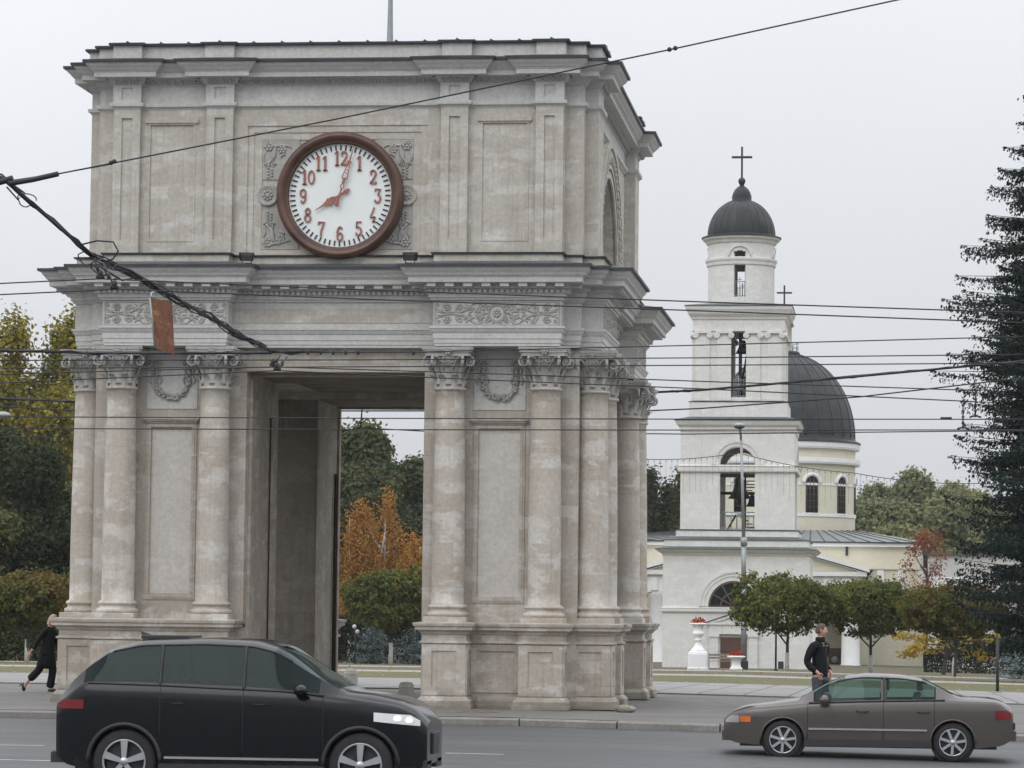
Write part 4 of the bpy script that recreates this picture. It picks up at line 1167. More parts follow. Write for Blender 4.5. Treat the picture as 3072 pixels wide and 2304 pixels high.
# tier 2 with the great bell
h2 = archloop(0, .88, zz(6.14), zz(9.40), 20)
tier('belfry_wall', 2.88, zz(6.1), zz(11.2), .55, h2)
def s2(mp):
    b = MB()
    b.prism(ringarc(0, zz(9.40), .92, 1.12, 0, pi, 24), [], -2.92, -2.87, mp); b.prism(ringarc(0, zz(9.40), 1.12, 1.34, 0, pi, 24), [], -2.97, -2.87, mp)
    b.prism(rect(-2.4, 2.4, zz(9.04), zz(9.32)), [], -3.0, -2.6, mp)
    tp(b, 'archivolt', M['wwall'])
four(s2)
b = MB(); b.sweep(sq(2.88), [(0, zz(9.0)), (.13, zz(9.04)), (.15, zz(9.10)), (.15, zz(9.28)), (.19, zz(9.33)), (.0, zz(9.4))], captop=False); 
# the band is cut at the openings by the arch transom, so only its outer corners and piers are kept
tp(b, 'string_course', M['wwall'])
b = MB(); b.sweep(sq(2.88), [(0, zz(11.05)), (.05, zz(11.1)), (.07, zz(11.3)), (.20, zz(11.42)), (.26, zz(11.55)), (.29, zz(11.62))], captop=False); tp(b, 'tower_cornice', M['wwall'])
b = MB(); b.sweep(sq(2.88), [(.27, zz(11.62)), (.32, zz(11.63)), (.32, zz(11.68)), (-.4, zz(11.86))]); tp(b, 'tower_roof', M['greenroof'])
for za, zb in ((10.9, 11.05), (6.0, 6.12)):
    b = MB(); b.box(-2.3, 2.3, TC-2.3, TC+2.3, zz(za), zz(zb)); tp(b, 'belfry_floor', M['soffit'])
def railing(b, mp, x0, x1, z0, z1, n, w, r=.016):
    b.tube([mp(x0, z1, w), mp(x1, z1, w)], r*1.3, 5); b.tube([mp(x0, z0+.06, w), mp(x1, z0+.06, w)], r, 5)
    for i in range(n+1):
        x = x0+(x1-x0)*i/n; b.tube([mp(x, z0, w), mp(x, z1, w)], r*.8, 5)
def rail_a(mp):
    b = MB(); railing(b, mp, -.88, .88, zz(6.14), zz(7.0), 6, -2.75, .022); tp(b, 'railing', M['steel'])
four(rail_a)
bell = MB()
bell.lathe([(.0, 1.08), (.16, 1.06), (.22, .98), (.27, .75), (.34, .45), (.46, .18), (.60, .02), (.62, 0), (.57, .0), (.44, .16), (.30, .45)], 28, 0.05, TC-1.2, zz(7.75))
bell.tube([(.05, TC-1.2, zz(7.9)), (.05, TC-1.2, zz(7.62))], .05, 8); bell.ball((.05, TC-1.2, zz(7.62)), .09, 8, 6)
tp(bell, 'bell', M['bronze'])
bell = MB(); bell.lathe([(.0, .6), (.10, .58), (.15, .45), (.2, .22), (.33, 0), (.3, 0), (.18, .22)], 22, .62, TC+.3, zz(7.4)); tp(bell, 'bell', M['bronze'])
b = MB(); b.box(-1.6, 1.6, TC-1.28, TC-1.12, zz(8.83), zz(9.0)); b.box(-1.6, 1.6, TC+.2, TC+.4, zz(8.0), zz(8.15))
for x in (-1.5, 1.5): b.box(x-.1, x+.1, TC-1.3, TC-1.1, zz(6.1), zz(9.0))
# spiral stair to the upper tiers
for i in range(16):
    a = i*.42; z = zz(6.15+.17*i)
    b.add([(.25+.05*cos(a), TC+.6+.05*sin(a), z), (.25+.55*cos(a), TC+.6+.55*sin(a), z), (.25+.55*cos(a+.42), TC+.6+.55*sin(a+.42), z), (.25+.05*cos(a), TC+.6+.05*sin(a), z+.05), (.25+.55*cos(a), TC+.6+.55*sin(a), z+.05), (.25+.55*cos(a+.42), TC+.6+.55*sin(a+.42), z+.05)], [(0, 2, 1), (3, 4, 5), (0, 1, 4, 3), (1, 2, 5, 4), (2, 0, 3, 5)])
b.tube([(.25, TC+.6, zz(6.1)), (.25, TC+.6, zz(9))], .05, 8)
b.tube([(-.55, TC-1.5, zz(6.15)), (-.15, TC-1.1, zz(6.9))], .05, 6)
tp(b, 'bell_frame', M['iron'])
# tier 3: ionic pilasters in pairs
b = MB(); b.sweep(sq(2.5), [(0, zz(11.8)), (0, zz(12.60))]); tp(b, 'tower_step', M['wwall'])
b = MB(); b.sweep(sq(2.5), [(0, zz(12.60)), (.03, zz(12.605)), (.03, zz(12.63)), (-.22, zz(12.68))]); tp(b, 'tower_roof', M['flash'])
tier('belfry_wall', 2.28, zz(12.62), zz(17.0), .4, rect(-.44, .44, zz(12.87), zz(16.22)))
def s3(mp):
    for c in (-1.83, -.74, .74, 1.83):
        b = MB()
        b.prism(rect(c-.36, c+.36, zz(12.78), zz(15.92)), [], -2.37, -2.27, mp); b.prism(rect(c-.40, c+.40, zz(12.68), zz(12.80)), [], -2.41, -2.27, mp)
        b.prism(rect(c-.42, c+.42, zz(16.12), zz(16.24)), [], -2.44, -2.27, mp)
        for s in (-1, 1):
            o = mp(c+s*.36, zz(16.02), -2.36)
            p0 = [mp(c+s*.36+.155*cos(t), zz(16.02)+.155*sin(t), -2.45) for t in [2*pi*i/16 for i in range(16)]]
            p1 = [mp(c+s*.36+.155*cos(t), zz(16.02)+.155*sin(t), -2.27) for t in [2*pi*i/16 for i in range(16)]]
            b.add(p0+p1, [tuple(range(16))]+[(i, i+16, (i+1) % 16+16, (i+1) % 16) for i in range(16)])
            pts = [mp(c+s*.36+r*cos(t), zz(16.02)+r*sin(t), -2.45) for r, t in [(.14*(1-i/22), 1.5+s*i*.6) for i in range(20)]]
            b.tube(pts, .016, 5)
        tp(b, 'ionic_pilaster', M['wwall'])
four(s3)
b = MB(); b.sweep(sq(2.28), [(.06, zz(16.24)), (.06, zz(16.8)), (.12, zz(16.84)), (.16, zz(16.95)), (.30, zz(17.1)), (.34, zz(17.2)), (.42, zz(17.34)), (.44, zz(17.48))], captop=False, capbot=True); tp(b, 'tower_cornice', M['wwall'])
b = MB(); b.sweep(sq(2.28), [(.42, zz(17.48)), (.47, zz(17.49)), (.47, zz(17.54)), (-.6, zz(17.72))]); tp(b, 'tower_roof', M['greenroof'])
def orn(mp):
    b = MB(); railing(b, mp, -.44, .44, zz(12.87), zz(13.75), 5, -2.2, .018)
    for s in (-1, 1):
        for r in (.10, .17): b.tube([mp(s*.02+s*r*cos(t)*.9+s*.1, zz(13.45)+r*sin(t), -2.22) for t in [2*pi*i/14 for i in range(15)]], .016, 5)
    b.tube([mp(0, zz(12.9), -2.22), mp(0, zz(13.95), -2.22)], .025, 6); b.tube([mp(-.12, zz(13.8), -2.22), mp(.12, zz(13.8), -2.22)], .022, 6)
    tp(b, 'railing', M['steel'])
four(orn)
b = MB()
for i in range(12):
    z = zz(12.9+.28*i); b.box(-.05+.04*i, .35+.04*i, TC-.2, TC+.5, z, z+.05)
b.tube([(-.1, TC+.2, zz(12.8)), (.5, TC+.2, zz(16.5))], .05, 6); b.box(-.05, .12, TC-1.2, TC-1.0, zz(12.9), zz(16.9)); tp(b, 'ladder', M['iron'])
bell = MB(); bell.lathe([(.0, .7), (.12, .68), (.18, .5), (.25, .25), (.38, 0), (.35, 0), (.2, .25)], 22, .15, TC-.9, zz(15.2)); tp(bell, 'bell', M['bronze'])
# tier 4: round lantern with openings
b = MB(); R4, T4 = 1.72, .28
def lant(z0, z1, gaps):
    n = 72
    for i in range(n):
        a0 = 2*pi*i/n; a1 = 2*pi*(i+1)/n; am = (a0+a1)/2
        if gaps and min(abs((am-k*pi/2+pi) % (2*pi)-pi) for k in range(4)) < .215: continue
        vs = []
        for (r, z) in ((R4, z0), (R4, z1), (R4-T4, z1), (R4-T4, z0)):
            vs += [(r*cos(a0), TC+r*sin(a0), z), (r*cos(a1), TC+r*sin(a1), z)]
        b.add(vs, [(0, 1, 3, 2), (4, 5, 7, 6), (2, 3, 5, 4), (6, 7, 1, 0), (0, 2, 4, 6), (1, 7, 5, 3)])
lant(zz(17.6), zz(18.06), False); lant(zz(18.06), zz(19.85), True); lant(zz(20.12), zz(20.30), True); lant(zz(20.46), zz(20.95), False)
# arched heads of the small windows above the band
n = 72
for i in range(n):
    a0 = 2*pi*i/n; a1 = 2*pi*(i+1)/n; am = (a0+a1)/2
    q = min(abs((am-k*pi/2+pi) % (2*pi)-pi) for k in range(4))
    zlow = zz(20.30) if q > .215 else zz(20.12+.36*sqrt(max(0, 1-(q/.215)**2)))
    zlow = min(zlow, zz(20.45))
    vs = []
    for (r, z) in ((R4, zlow), (R4, zz(20.46)), (R4-T4, zz(20.46)), (R4-T4, zlow)):
        vs += [(r*cos(a0), TC+r*sin(a0), z), (r*cos(a1), TC+r*sin(a1), z)]
    b.add(vs, [(0, 1, 3, 2), (4, 5, 7, 6), (2, 3, 5, 4), (6, 7, 1, 0)])
tp(b, 'lantern_wall', M['wwall'])
b = MB(); b.lathe([(R4-.3, zz(19.7)), (R4, zz(19.7)), (R4+.06, zz(19.75)), (R4+.08, zz(19.9)), (R4+.13, zz(19.98)), (R4+.14, zz(20.08)), (R4, zz(20.13)), (R4-.3, zz(20.13))], 64, 0, TC, 0, smooth=False); tp(b, 'string_course', M['wwall'])
b = MB(); b.lathe([(R4-.2, zz(20.82)), (R4, zz(20.84)), (R4+.08, zz(20.9)), (R4+.14, zz(21.02)), (R4+.26, zz(21.10)), (R4+.30, zz(21.2)), (0, zz(21.22))], 64, 0, TC, 0, smooth=False); tp(b, 'tower_cornice', M['wwall'])
b = MB()
for k in range(4):
    a = k*pi/2
    pts = []
    for i in range(17):
        t = pi*i/16; q = a+.33*cos(t); pts.append(((R4+.03)*cos(q), TC+(R4+.03)*sin(q), zz(20.14+.54*sin(t))))
    b = MB(); b.tube(pts, .055, 6); tp(b, 'archivolt', M['wwall'])
def rail_c(mp):
    b = MB(); railing(b, mp, -.36, .36, zz(18.06), zz(18.85), 6, -1.62, .016)
    b.tube([mp(0, zz(18.06), -1.62), mp(0, zz(19.1), -1.62)], .02, 5); b.tube([mp(-.12, zz(18.95), -1.62), mp(.12, zz(18.95), -1.62)], .02, 5); tp(b, 'railing', M['steel'])
four(rail_c)
def dome(b, bs, R, H, zb, cut, nseam, cx=0, cy=TC, n=64):
    pr = []
    for i in range(21):
        t = (pi/2)*i/20; r = R*cos(t); z = H*sin(t)
        if r < cut: break
        pr.append((r, zb+z))
    b.lathe(pr, n, cx, cy, 0)
    for k in range(nseam):
        a = 2*pi*(k+.5)/nseam
        bs.tube([(cx+(r+.004)*cos(a), cy+(r+.004)*sin(a), z) for r, z in pr], R*.011, 5)
    return pr[-1]
b = MB(); s_ = MB()
b.lathe([(R4+.24, zz(21.18)), (R4+.34, zz(21.2)), (R4+.34, zz(21.26)), (R4+.1, zz(21.34)), (R4+.02, zz(21.36))], 64, 0, TC, 0, smooth=False)
dome(b, s_, 1.74, 1.92, zz(21.36), .5, 24)
b.lathe([(.60, zz(23.08)), (.60, zz(23.16)), (.53, zz(23.2)), (.50, zz(23.22)), (.515, zz(23.4)), (.45, zz(23.62)), (.34, zz(23.82)), (.2, zz(23.94)), (.13, zz(23.98)), (.11, zz(24.06)), (.16, zz(24.09))], 32, 0, TC, 0)
dm = tp(b, 'dome', M['dome']); tp(s_, 'standing_seams', M['seam'], dm)
b = MB(); b.ball((0, TC, zz(24.24)), .19, 16, 10); tp(b, 'ball', M['dome'])
b = MB(); b.box(-.05, .05, TC-.05, TC+.05, zz(24.40), zz(26.03)); b.box(-.53, .53, TC-.045, TC+.045, zz(25.43), zz(25.54)); tp(b, 'cross', M['iron'])

# ------------------------------------------------------------------ cathedral behind the tower
Y0, Y1 = 150, 200
hx, hz, hk = scaled(3.80, -1.2, Y0, Y1)
ch = thing('cathedral', (hx, Y1, hz), 'cream and white cathedral with a large dark green dome behind the bell tower', 'cathedral', sc=hk)
# local frame: x from the dome axis, y from the dome axis, z relative to -1.2
cz_ = lambda z: z+1.2
cp = lambda b, n, m, p=ch, **k: b.build(n, m, p, **k)
def band(r, z0, z1, n=72, mat='trim'):
    b = MB(); b.lathe([(r-.3, z0), (r-.05, z0), (r, z0+(z1-z0)*.3), (r, z1), (r-.3, z1+.03)], n, 0, 0, 0, smooth=False); return b
RD = 4.70
b = MB(); b.lathe([(RD, cz_(5.0)), (RD, cz_(12.7))], 72, 0, 0, 0); cp(b, 'drum', M['ywall'])
for (r, za, zb) in ((RD+.30, 12.62, 13.02), (RD+.34, 11.62, 12.02), (RD+.06, 8.15, 8.36), (RD+.05, 10.18, 10.36)): cp(band(r, cz_(za), cz_(zb)), 'string_course', M['trim'])
b = MB(); s_ = MB()
b.lathe([(RD+.30, cz_(13.02)), (RD+.38, cz_(13.05)), (RD+.36, cz_(13.12)), (RD+.02, cz_(13.3)), (RD-.02, cz_(13.5))], 72, 0, 0, 0, smooth=False)
pr = []
top = dome(b, s_, RD-.02, 5.65, cz_(13.45), .85, 28, 0, 0, 72)
b.lathe([(1.0, cz_(18.95)), (1.05, cz_(19.05)), (1.0, cz_(19.15)), (.85, cz_(19.2)), (.0, cz_(19.22))], 32, 0, 0, 0)
dm = cp(b, 'dome', M['dome']); cp(s_, 'standing_seams', M['seam'], dm)
b = MB(); b.lathe([(.50, cz_(19.2)), (.50, cz_(20.75)), (.60, cz_(20.8)), (.66, cz_(20.9))], 28, 0, 0, 0); ln = cp(b, 'lantern', M['ywall'])
b = MB(); b.lathe([(.68, cz_(20.88)), (.62, cz_(20.95)), (.56, cz_(21.15)), (.42, cz_(21.4)), (.2, cz_(21.62)), (.07, cz_(21.75)), (.06, cz_(22.4))], 24, 0, 0, 0); cp(b, 'lantern_dome', M['dome'], ln)
b = MB()
for i in range(14):
    a = 2*pi*i/14; b.tube([(.92*cos(a), .92*sin(a), cz_(19.2)), (.92*cos(a), .92*sin(a), cz_(19.72))], .02, 5)
for z in (19.72, 19.45): b.tube([(.92*cos(2*pi*i/28), .92*sin(2*pi*i/28), cz_(z)) for i in range(29)], .02, 5)
cp(b, 'railing', M['steel'], ln)
b = MB(); b.box(-.055, .055, -.05, .05, cz_(22.3), cz_(23.58)); b.box(-.5, .5, -.045, .045, cz_(23.03), cz_(23.14)); cp(b, 'cross', M['iron'])
# drum windows, round the curve
for k in range(12):
    a = -pi/2+radians(24.8)+radians(30)*(k-1)
    ca, sa = cos(a), sin(a)
    def mp(u, v, w, a=a): 
        aa = a+u/RD; return ((RD+w)*cos(aa), (RD+w)*sin(aa), v)
    b = MB(); zs = cz_(10.36); hw = .42
    arch_ = [(-hw, cz_(8.42)), (-hw, zs)]+[(-hw*cos(pi*i/12), zs+hw*sin(pi*i/12)) for i in range(13)]+[(hw, cz_(8.42))]
    # frame bars
    for x in (-hw+.02, -.13, .13, hw-.02): b.tube([mp(x, cz_(8.42), .03), mp(x, zs+(.36 if abs(x) < .2 else .0), .03)], .03, 5)
    for i in range(6): b.tube([mp(-hw+.02, cz_(8.42)+i*.4, .03), mp(0, cz_(8.42)+i*.4, .03), mp(hw-.02, cz_(8.42)+i*.4, .03)], .02, 5)
    b.tube([mp(p[0]*.97, p[1], .03) for p in arch_[1:-1]], .035, 5)
    wn = cp(b, 'window', M['frame'])
    b = MB()
    for i in range(8):
        x0, x1 = -hw+2*hw*i/8, -hw+2*hw*(i+1)/8
        z0_, z1_ = [zs+sqrt(max(0, hw*hw-x*x)) for x in (x0, x1)]
        b.add([mp(x0, cz_(8.40), .015), mp(x1, cz_(8.40), .015), mp(x1, z1_, .015), mp(x0, z0_, .015)], [(0, 1, 2, 3)])
    cp(b, 'window_pane', M['pane'], wn)
    b = MB()
    pts = [mp(-(hw+.14)*cos(pi*i/16), zs+(hw+.14)*sin(pi*i/16), .03) for i in range(17)]
    b.tube(pts, .13, 8); b.tube([mp(-hw-.1, cz_(8.38), .03), mp(0, cz_(8.38), .03), mp(hw+.1, cz_(8.38), .03)], .06, 6)
    cp(b, 'window_surround', M['trim'], wn)
# body: measured at 128, moved to local scale of the 150 plane
def cl(x, z, y=128):
    k = (Y0-CAM.y)/(y-CAM.y); return (CAM.x+(x-CAM.x)*k-3.80, CAM.z+(z-CAM.z)*k+1.2)
xr, ze = cl(12.66, 5.85); _, zr = cl(12.0, 6.72); xl = -xr+1.0
_, zw = cl(0, 5.72); _, zf1 = cl(0, 4.33); _, zf0 = cl(0, 3.45); _, zb0 = cl(0, 2.95)
yb = -15.0
b = MB(); b.box(-14.0, xr, yb, 12, -2.5, zw); cp(b, 'nave_wall', M['ywall'])
b = MB()
b.add([(-14.3, yb-.35, ze), (xr+.35, yb-.35, ze), (xr+.35, 12.3, ze), (-14.3, 12.3, ze), (-5, -4.8, zr), (5, -4.8, zr), (5, 4.8, zr), (-5, 4.8, zr)], [(0, 1, 5, 4), (1, 2, 6, 5), (2, 3, 7, 6), (3, 0, 4, 7), (3, 2, 1, 0)])
rf = cp(b, 'nave_roof', M['slate'])
b = MB()
for i in range(1, 26):
    t = i/26
    b.tube([(-14.3+(xr+14.65)*t, yb-.35, ze+.02), (-5+10*t, -4.8, zr+.02)], .03, 4)
cp(b, 'roof_seams', M['flash'], rf)
b = MB(); b.box(-14.25, xr+.3, yb-.3, yb, zw-.12, ze-.03); b.box(xr, xr+.3, yb, 12, zw-.12, ze-.03)
cp(b, 'eaves_cornice', M['trim'])
b = MB(); b.box(-14.3, xr+.36, yb-.42, yb-.3, ze-.06, ze+.03); cp(b, 'gutter', M['flash'])
# doric frieze and string courses on the front
b = MB(); b.box(-14.05, xr+.05, yb-.10, yb, zf0-.1, zf1+.06); b.box(-14.1, xr+.10, yb-.22, yb, zf1+.06, zf1+.18); b.box(-14.08, xr+.08, yb-.16, yb, zf0-.2, zf0-.1); b.box(-14.05, xr+.05, yb-.08, yb, zb0-.08, zb0+.06)
cp(b, 'frieze_band', M['ywall'])
x = -13.8
while x < xr:
    b = MB(); b.box(x, x+.42, yb-.17, yb-.08, zf0-.1, zf1+.04); cp(b, 'triglyph', M['trim']); x += 1.25
# portico: pediment and antae right of the tower
px0, pz0 = cl(6.0, 5.16); px1, pz1 = cl(9.35, 4.22)
b = MB()
pc = px0-2.75; half = px1-pc
apex = pz1+half*(pz0-pz1)/(px1-px0)
b.prism([(pc-half, pz1), (pc+half, pz1), (pc, apex)], [], yb-4.0, yb-.02, MY); cp(b, 'pediment', M['ywall'])
b = MB()
for s in (-1, 1):
    b.prism([(pc+s*(half+.35), pz1-.05), (pc+s*(half+.35), pz1+.18), (pc, apex+.30), (pc, apex+.02)][::(1 if s > 0 else -1)], [], yb-4.4, yb-.02, MY)
    b.prism([(pc+s*half, pz1-.02), (pc+s*(half-.25), pz1-.02), (pc, apex-.10), (pc, apex+.0)][::(1 if s > 0 else -1)], [], yb-4.18, yb-4.0, MY)
b.box(pc-half-.2, pc+half+.2, yb-4.25, yb-.02, pz1-.30, pz1-.02)
cp(b, 'raking_cornice', M['trim'])
b = MB(); b.box(pc-half+.1, pc+half-.1, yb-4.0, yb-.02, pz1-1.35, pz1-.28); x = pc-half+.3
while x < pc+half-.5: b.box(x, x+.42, yb-4.08, yb-4.0, pz1-1.25, pz1-.45); x += 1.15
cp(b, 'portico_entablature', M['trim'])
pcx = []
b = MB()
for i in range(6):
    x = pc-half+.75+(2*half-1.5)*i/5
    b = MB(); b.lathe([(.62, -2.5), (.62, .1), (.56, .2), (.50, pz1-1.75), (.60, pz1-1.6), (.62, pz1-1.36)], 24, x, yb-3.5, 0); cp(b, 'portico_column', M['trim'])
wx0, _ = cl(8.27, 0); wx1, _ = cl(9.12, 0)
b = MB(); b.box(wx0, wx1, yb-3.6, yb-.02, -2.5, pz1-1.36); cp(b, 'anta', M['trim'])
dx0, dz0 = cl(7.55, -1.36); dx1, dz1 = cl(8.15, .08)
b = MB(); b.box(dx0-.1, dx0+(dx1-dx0), yb-.5, yb-.04, dz0-.3, dz1); b.box(dx0+.05, dx1-.15, yb-.54, yb-.5, dz0+.7, dz1-.2); sd_ = cp(b, 'side_door', M['doorwood'])
b = MB(); b.ball(((dx0+dx1)/2-.05, yb-.56, (dz0+dz1)/2+.1), (.22, .04, .22), 12, 8); cp(b, 'door_boss', M['steel'], sd_)
b = MB(); b.tube([(xr-.05, yb-.08, -1.5), (xr-.05, yb-.08, ze-.1)], .07, 6)
gx, _ = cl(8.42, 0); b.tube([(gx, yb-.1, pz1+1.0), (gx, yb-.1, ze-.1)], .08, 6); b.tube([(px1+.2, yb-.1, pz1-1.0), (px1+.2, yb-.1, pz1-.2), (px1+.5, yb-.4, pz1+.1)], .08, 6)
cp(b, 'downpipe', M['iron'])
# glazed canopy seen left of the tower base
gx0, gz0 = cl(-4.4, 1.15); gx1, gz1 = cl(-2.4, 1.75)
b = MB(); b.add([(gx0-2, yb-2.2, gz0), (gx1, yb-2.2, gz0), (gx1, yb, gz1), (gx0-2, yb, gz1)], [(0, 1, 2, 3)])
b.box(gx0-2, gx1, yb-2.24, yb-2.2, gz0-.06, gz0)
cn = cp(b, 'canopy', M['pane'])
b = MB()
for i in range(6):
    x = gx0-2+(gx1-gx0+2)*i/5; b.tube([(x, yb-2.2, gz0+.02), (x, yb, gz1+.02)], .03, 5)
cp(b, 'canopy_bars', M['steel'], cn)
# low grey wing to the right, in part behind the big spruce
wx, wz, wk = scaled(13.0, -1.5, 128, 175)
wg = thing('grey_annex', (wx, 178, wz), 'low pale grey building behind the red-leaved tree, right of the cathedral', 'building', sc=wk)
b = MB(); b.box(0, 9, 0, 8, -1, 7.0); b.build('wall', M['plaster'], wg)
b = MB(); b.box(-.15, 9.2, -.2, 8.1, 7.0, 7.16); b.build('roof', M['greenroof'], wg)
for za, zb in ((5.0, 5.7), (4.0, 4.2)):
    b = MB(); b.box(0, 9.05, -.07, 0, za, zb); b.build('frieze_band', M['trim'], wg)
for i in range(5):
    b = MB(); b.box(.9+1.6*i, 1.7+1.6*i, -.04, 0, 1.3, 3.2); b.build('window', M['pane'], wg)
# ------------------------------------------------------------------ street furniture in front of the tower
lp = thing('street_lamp', (2.42, 124, -1.30), 'tall grey street lamp standing in front of the bell tower', 'street lamp')
b = MB(); b.tube([(0, 0, .45), (-.02, 0, 4.6)], .155, 12); b.tube([(-.02, 0, 4.6), (-.04, 0, 7.5)], .14, 12); b.tube([(-.04, 0, 7.5), (-.22, 0, 13.3)], [.11, .07], 10); b.build('pole', M['steel'], lp)
b = MB(); b.bbox(-.26, .26, -.26, .26, -.1, .5, .03); b.build('base', M['black'], lp)
b = MB(); b.tube([(-.02, 0, 7.1), (-.03, 0, 7.6)], .19, 12); b.build('collar', M['steel'], lp)
b = MB(); b.tube([(-.22, 0, 13.2), (-.26, -.05, 13.7), (-.29, -.2, 13.95)], .07, 8)
b.ball((-.30, -.55, 14.02), (.36, .62, .17), 16, 8); hd = b.build('lamp_head', M['steel'], lp)
b = MB(); b.ball((-.30, -.55, 13.93), (.29, .5, .12), 14, 8); b.build('lamp_glass', M['pane'], hd)

def urn(x, y, z, lab, tall):
    t = thing('flower_urn', (x, y, z), lab, 'flower urn', 'white flower urns before the tower door')
    b = MB()
    if tall:
        b.bbox(-.56, .56, -.56, .56, 0, .12, .02); b.bbox(-.53, .53, -.53, .53, .12, .90, .04); b.bbox(-.50, .50, -.50, .50, .90, 1.0, .05)
        b.build('pedestal', M['white'], t); b = MB()
        o = 1.0
    else: o = 0.0
    k = 1.0 if tall else .72
    pr = ([(.40, 0), (.42, .06), (.36, .12), (.22, .28), (.15, .45), (.14, .56), (.21, .60), (.21, .66), (.14, .70), (.16, .78), (.30, .90), (.34, 1.0), (.31, 1.04), (.27, 1.10), (.27, 1.25), (.32, 1.42), (.46, 1.47), (.48, 1.52), (.45, 1.55), (.38, 1.52)]
          if tall else [(.36, 0), (.37, .08), (.28, .14), (.25, .30), (.26, .45), (.34, .62), (.50, .68), (.52, .74), (.48, .77), (.40, .74)])
    b.lathe([(r, z_+o) for r, z_ in pr], 32); b.build('bowl', M['white'], t)
    zt = o+(1.52 if tall else .74)
    b = MB(); rg = random.Random(4 if tall else 8)
    for i in range(130):
        a = rg.uniform(0, 2*pi); r = .42*sqrt(rg.random()); h = .24*(1-(r/.46)**2)+rg.uniform(-.04, .1)
        c = Vector((r*cos(a), r*sin(a), zt+h)); s = rg.uniform(.04, .075)
        d1 = Vector((rg.gauss(0, 1), rg.gauss(0, 1), rg.gauss(0, .5))).normalized(); d2 = d1.cross(Vector((rg.gauss(0, 1), rg.gauss(0, 1), rg.gauss(0, 1)))).normalized()
        b.add([tuple(c+d1*s), tuple(c+d2*s), tuple(c-d1*s), tuple(c-d2*s)], [(0, 1, 2, 3)])
    b.build('flowers', M['flowers'], t)
urn(.30, 115.4, -1.20, 'tall white urn on a square pedestal with red flowers, left of the tower door', True)
urn(2.13, 121, -1.26, 'short white urn with orange-red flowers at the foot of the street lamp', False)
bn = thing('park_bench', (1.0, 125, -1.30), 'weathered grey wooden bench before the tower door, behind the urns', 'bench')
b = MB()
for i in range(4): b.box(-.75, .75, -.25+.13*i, -.14+.13*i, .43, .47)
b.build('seat', M['bench'], bn)
b = MB()
for i in range(2): b.box(-.75, .75, .28+.03*i, .31+.03*i, .56+.17*i, .69+.17*i)
b.build('backrest', M['bench'], bn)
for s in (-1, 1):
    b = MB(); b.box(s*.68-.06, s*.68+.06, -.28, .34, -.05, .43); b.box(s*.68-.05, s*.68+.05, .27, .33, .43, .9); b.build('leg', M['steel'], bn)
pt = thing('signpost', (4.51, 117, -1.23), 'thin dark post standing beside the nearest round maple trunk', 'post')
b = MB(); b.tube([(0, 0, -.1), (0, 0, 3.4)], .055, 8); b.build('pole', M['iron'], pt)
b = MB(); b.lathe([(.11, 0), (.11, .06), (.06, .12)], 10); b.build('foot', M['iron'], pt)
bx = thing('utility_box', (4.08, 138.5, -1.52), 'small dark cabinet against the foot of the bell tower wall', 'cabinet')
b = MB(); b.bbox(-.17, .17, -.08, .1, 0, .50, .015); b.build('cabinet_body', M['iron'], bx)
b = MB(); b.box(-.14, .14, -.095, -.082, .05, .45); b.build('door', M['plastic'], bx)
po = thing('sign_pole', (13.81, 32.6, -.37), 'slim dark pole on the verge at the right, in front of the big spruce', 'post')
b = MB(); b.tube([(0, 0, -.1), (0, 0, 1.65)], .045, 8); b.build('pole', M['iron'], po)
b = MB(); b.lathe([(.16, 0), (.15, .05), (.06, .09)], 12); b.build('foot', M['kerb'], po)
# lamp head at the left border and park lamps beyond the passage
sl = thing('street_lamp', (-26.5, 60, gz(-26.5, 60)), 'street lamp with a pale head against the yellow poplars at the left border', 'street lamp')
z0 = gz(-26.5, 60)
b = MB(); b.tube([(0, 0, 0), (0, 0, 8.8)], [.12, .07], 10); b.build('pole', M['steel'], sl)
b = MB(); b.tube([(0, 0, 8.7), (.6, 0, 9.45), (1.6, 0, 9.62), (2.45, 0, 9.7)], .045, 8); b.build('arm', M['steel'], sl)
b = MB(); b.ball((2.85, 0, 9.80), (.42, .2, .13), 14, 8); b.build('lamp_head', M['steel'], sl)
pk = thing('park_lamp', (-21.4, 131, -1.40), 'park lamp with two white globes behind the blue spruce, seen through the passage', 'park lamp')
b = MB(); b.tube([(0, 0, 0), (0, 0, 2.35)], .05, 8); b.tube([(-.1, 0, 2.0), (.14, 0, 2.0)], .03, 6); b.build('pole', M['iron'], pk)
for (dx, z) in ((-.06, 2.25), (.12, 1.95)):
    b = MB(); b.ball((dx, 0, z), .13, 12, 8); b.build('globe', M['white'], pk)
fl = thing('tree_floodlight', (15.35, 80.5, gz(15.35, 80.5)), 'pair of dark floodlights mounted among the branches of the big spruce', 'floodlight')
z0 = gz(15.35, 80.5)-1.0
b = MB(); b.tube([(1.0, 0, 4.6-z0), (.9, 0, 7.0-z0), (0, 0, 7.6-z0)], .05, 8); b.tube([(-.4, 0, 7.45-z0), (.3, 0, 7.5-z0)], .03, 6); b.build('arm', M['iron'], fl)
for dx, rot in ((-.30, .35), (.22, .12)):
    b = MB(); c, s = cos(rot), sin(rot)
    b.add([(dx+c*u-s*v, y, 7.5-z0+s*u+c*v) for (u, y, v) in ((-.17, -.1, -.28), (.17, -.1, -.28), (.17, -.16, .28), (-.17, -.16, .28), (-.12, .15, -.2), (.12, .15, -.2), (.12, .12, .2), (-.12, .12, .2))], [(0, 1, 2, 3)[::-1], (4, 5, 6, 7), (0, 1, 5, 4), (1, 2, 6, 5), (2, 3, 7, 6), (3, 0, 4, 7)])
    b.build('lamp_housing', M['black'], fl)
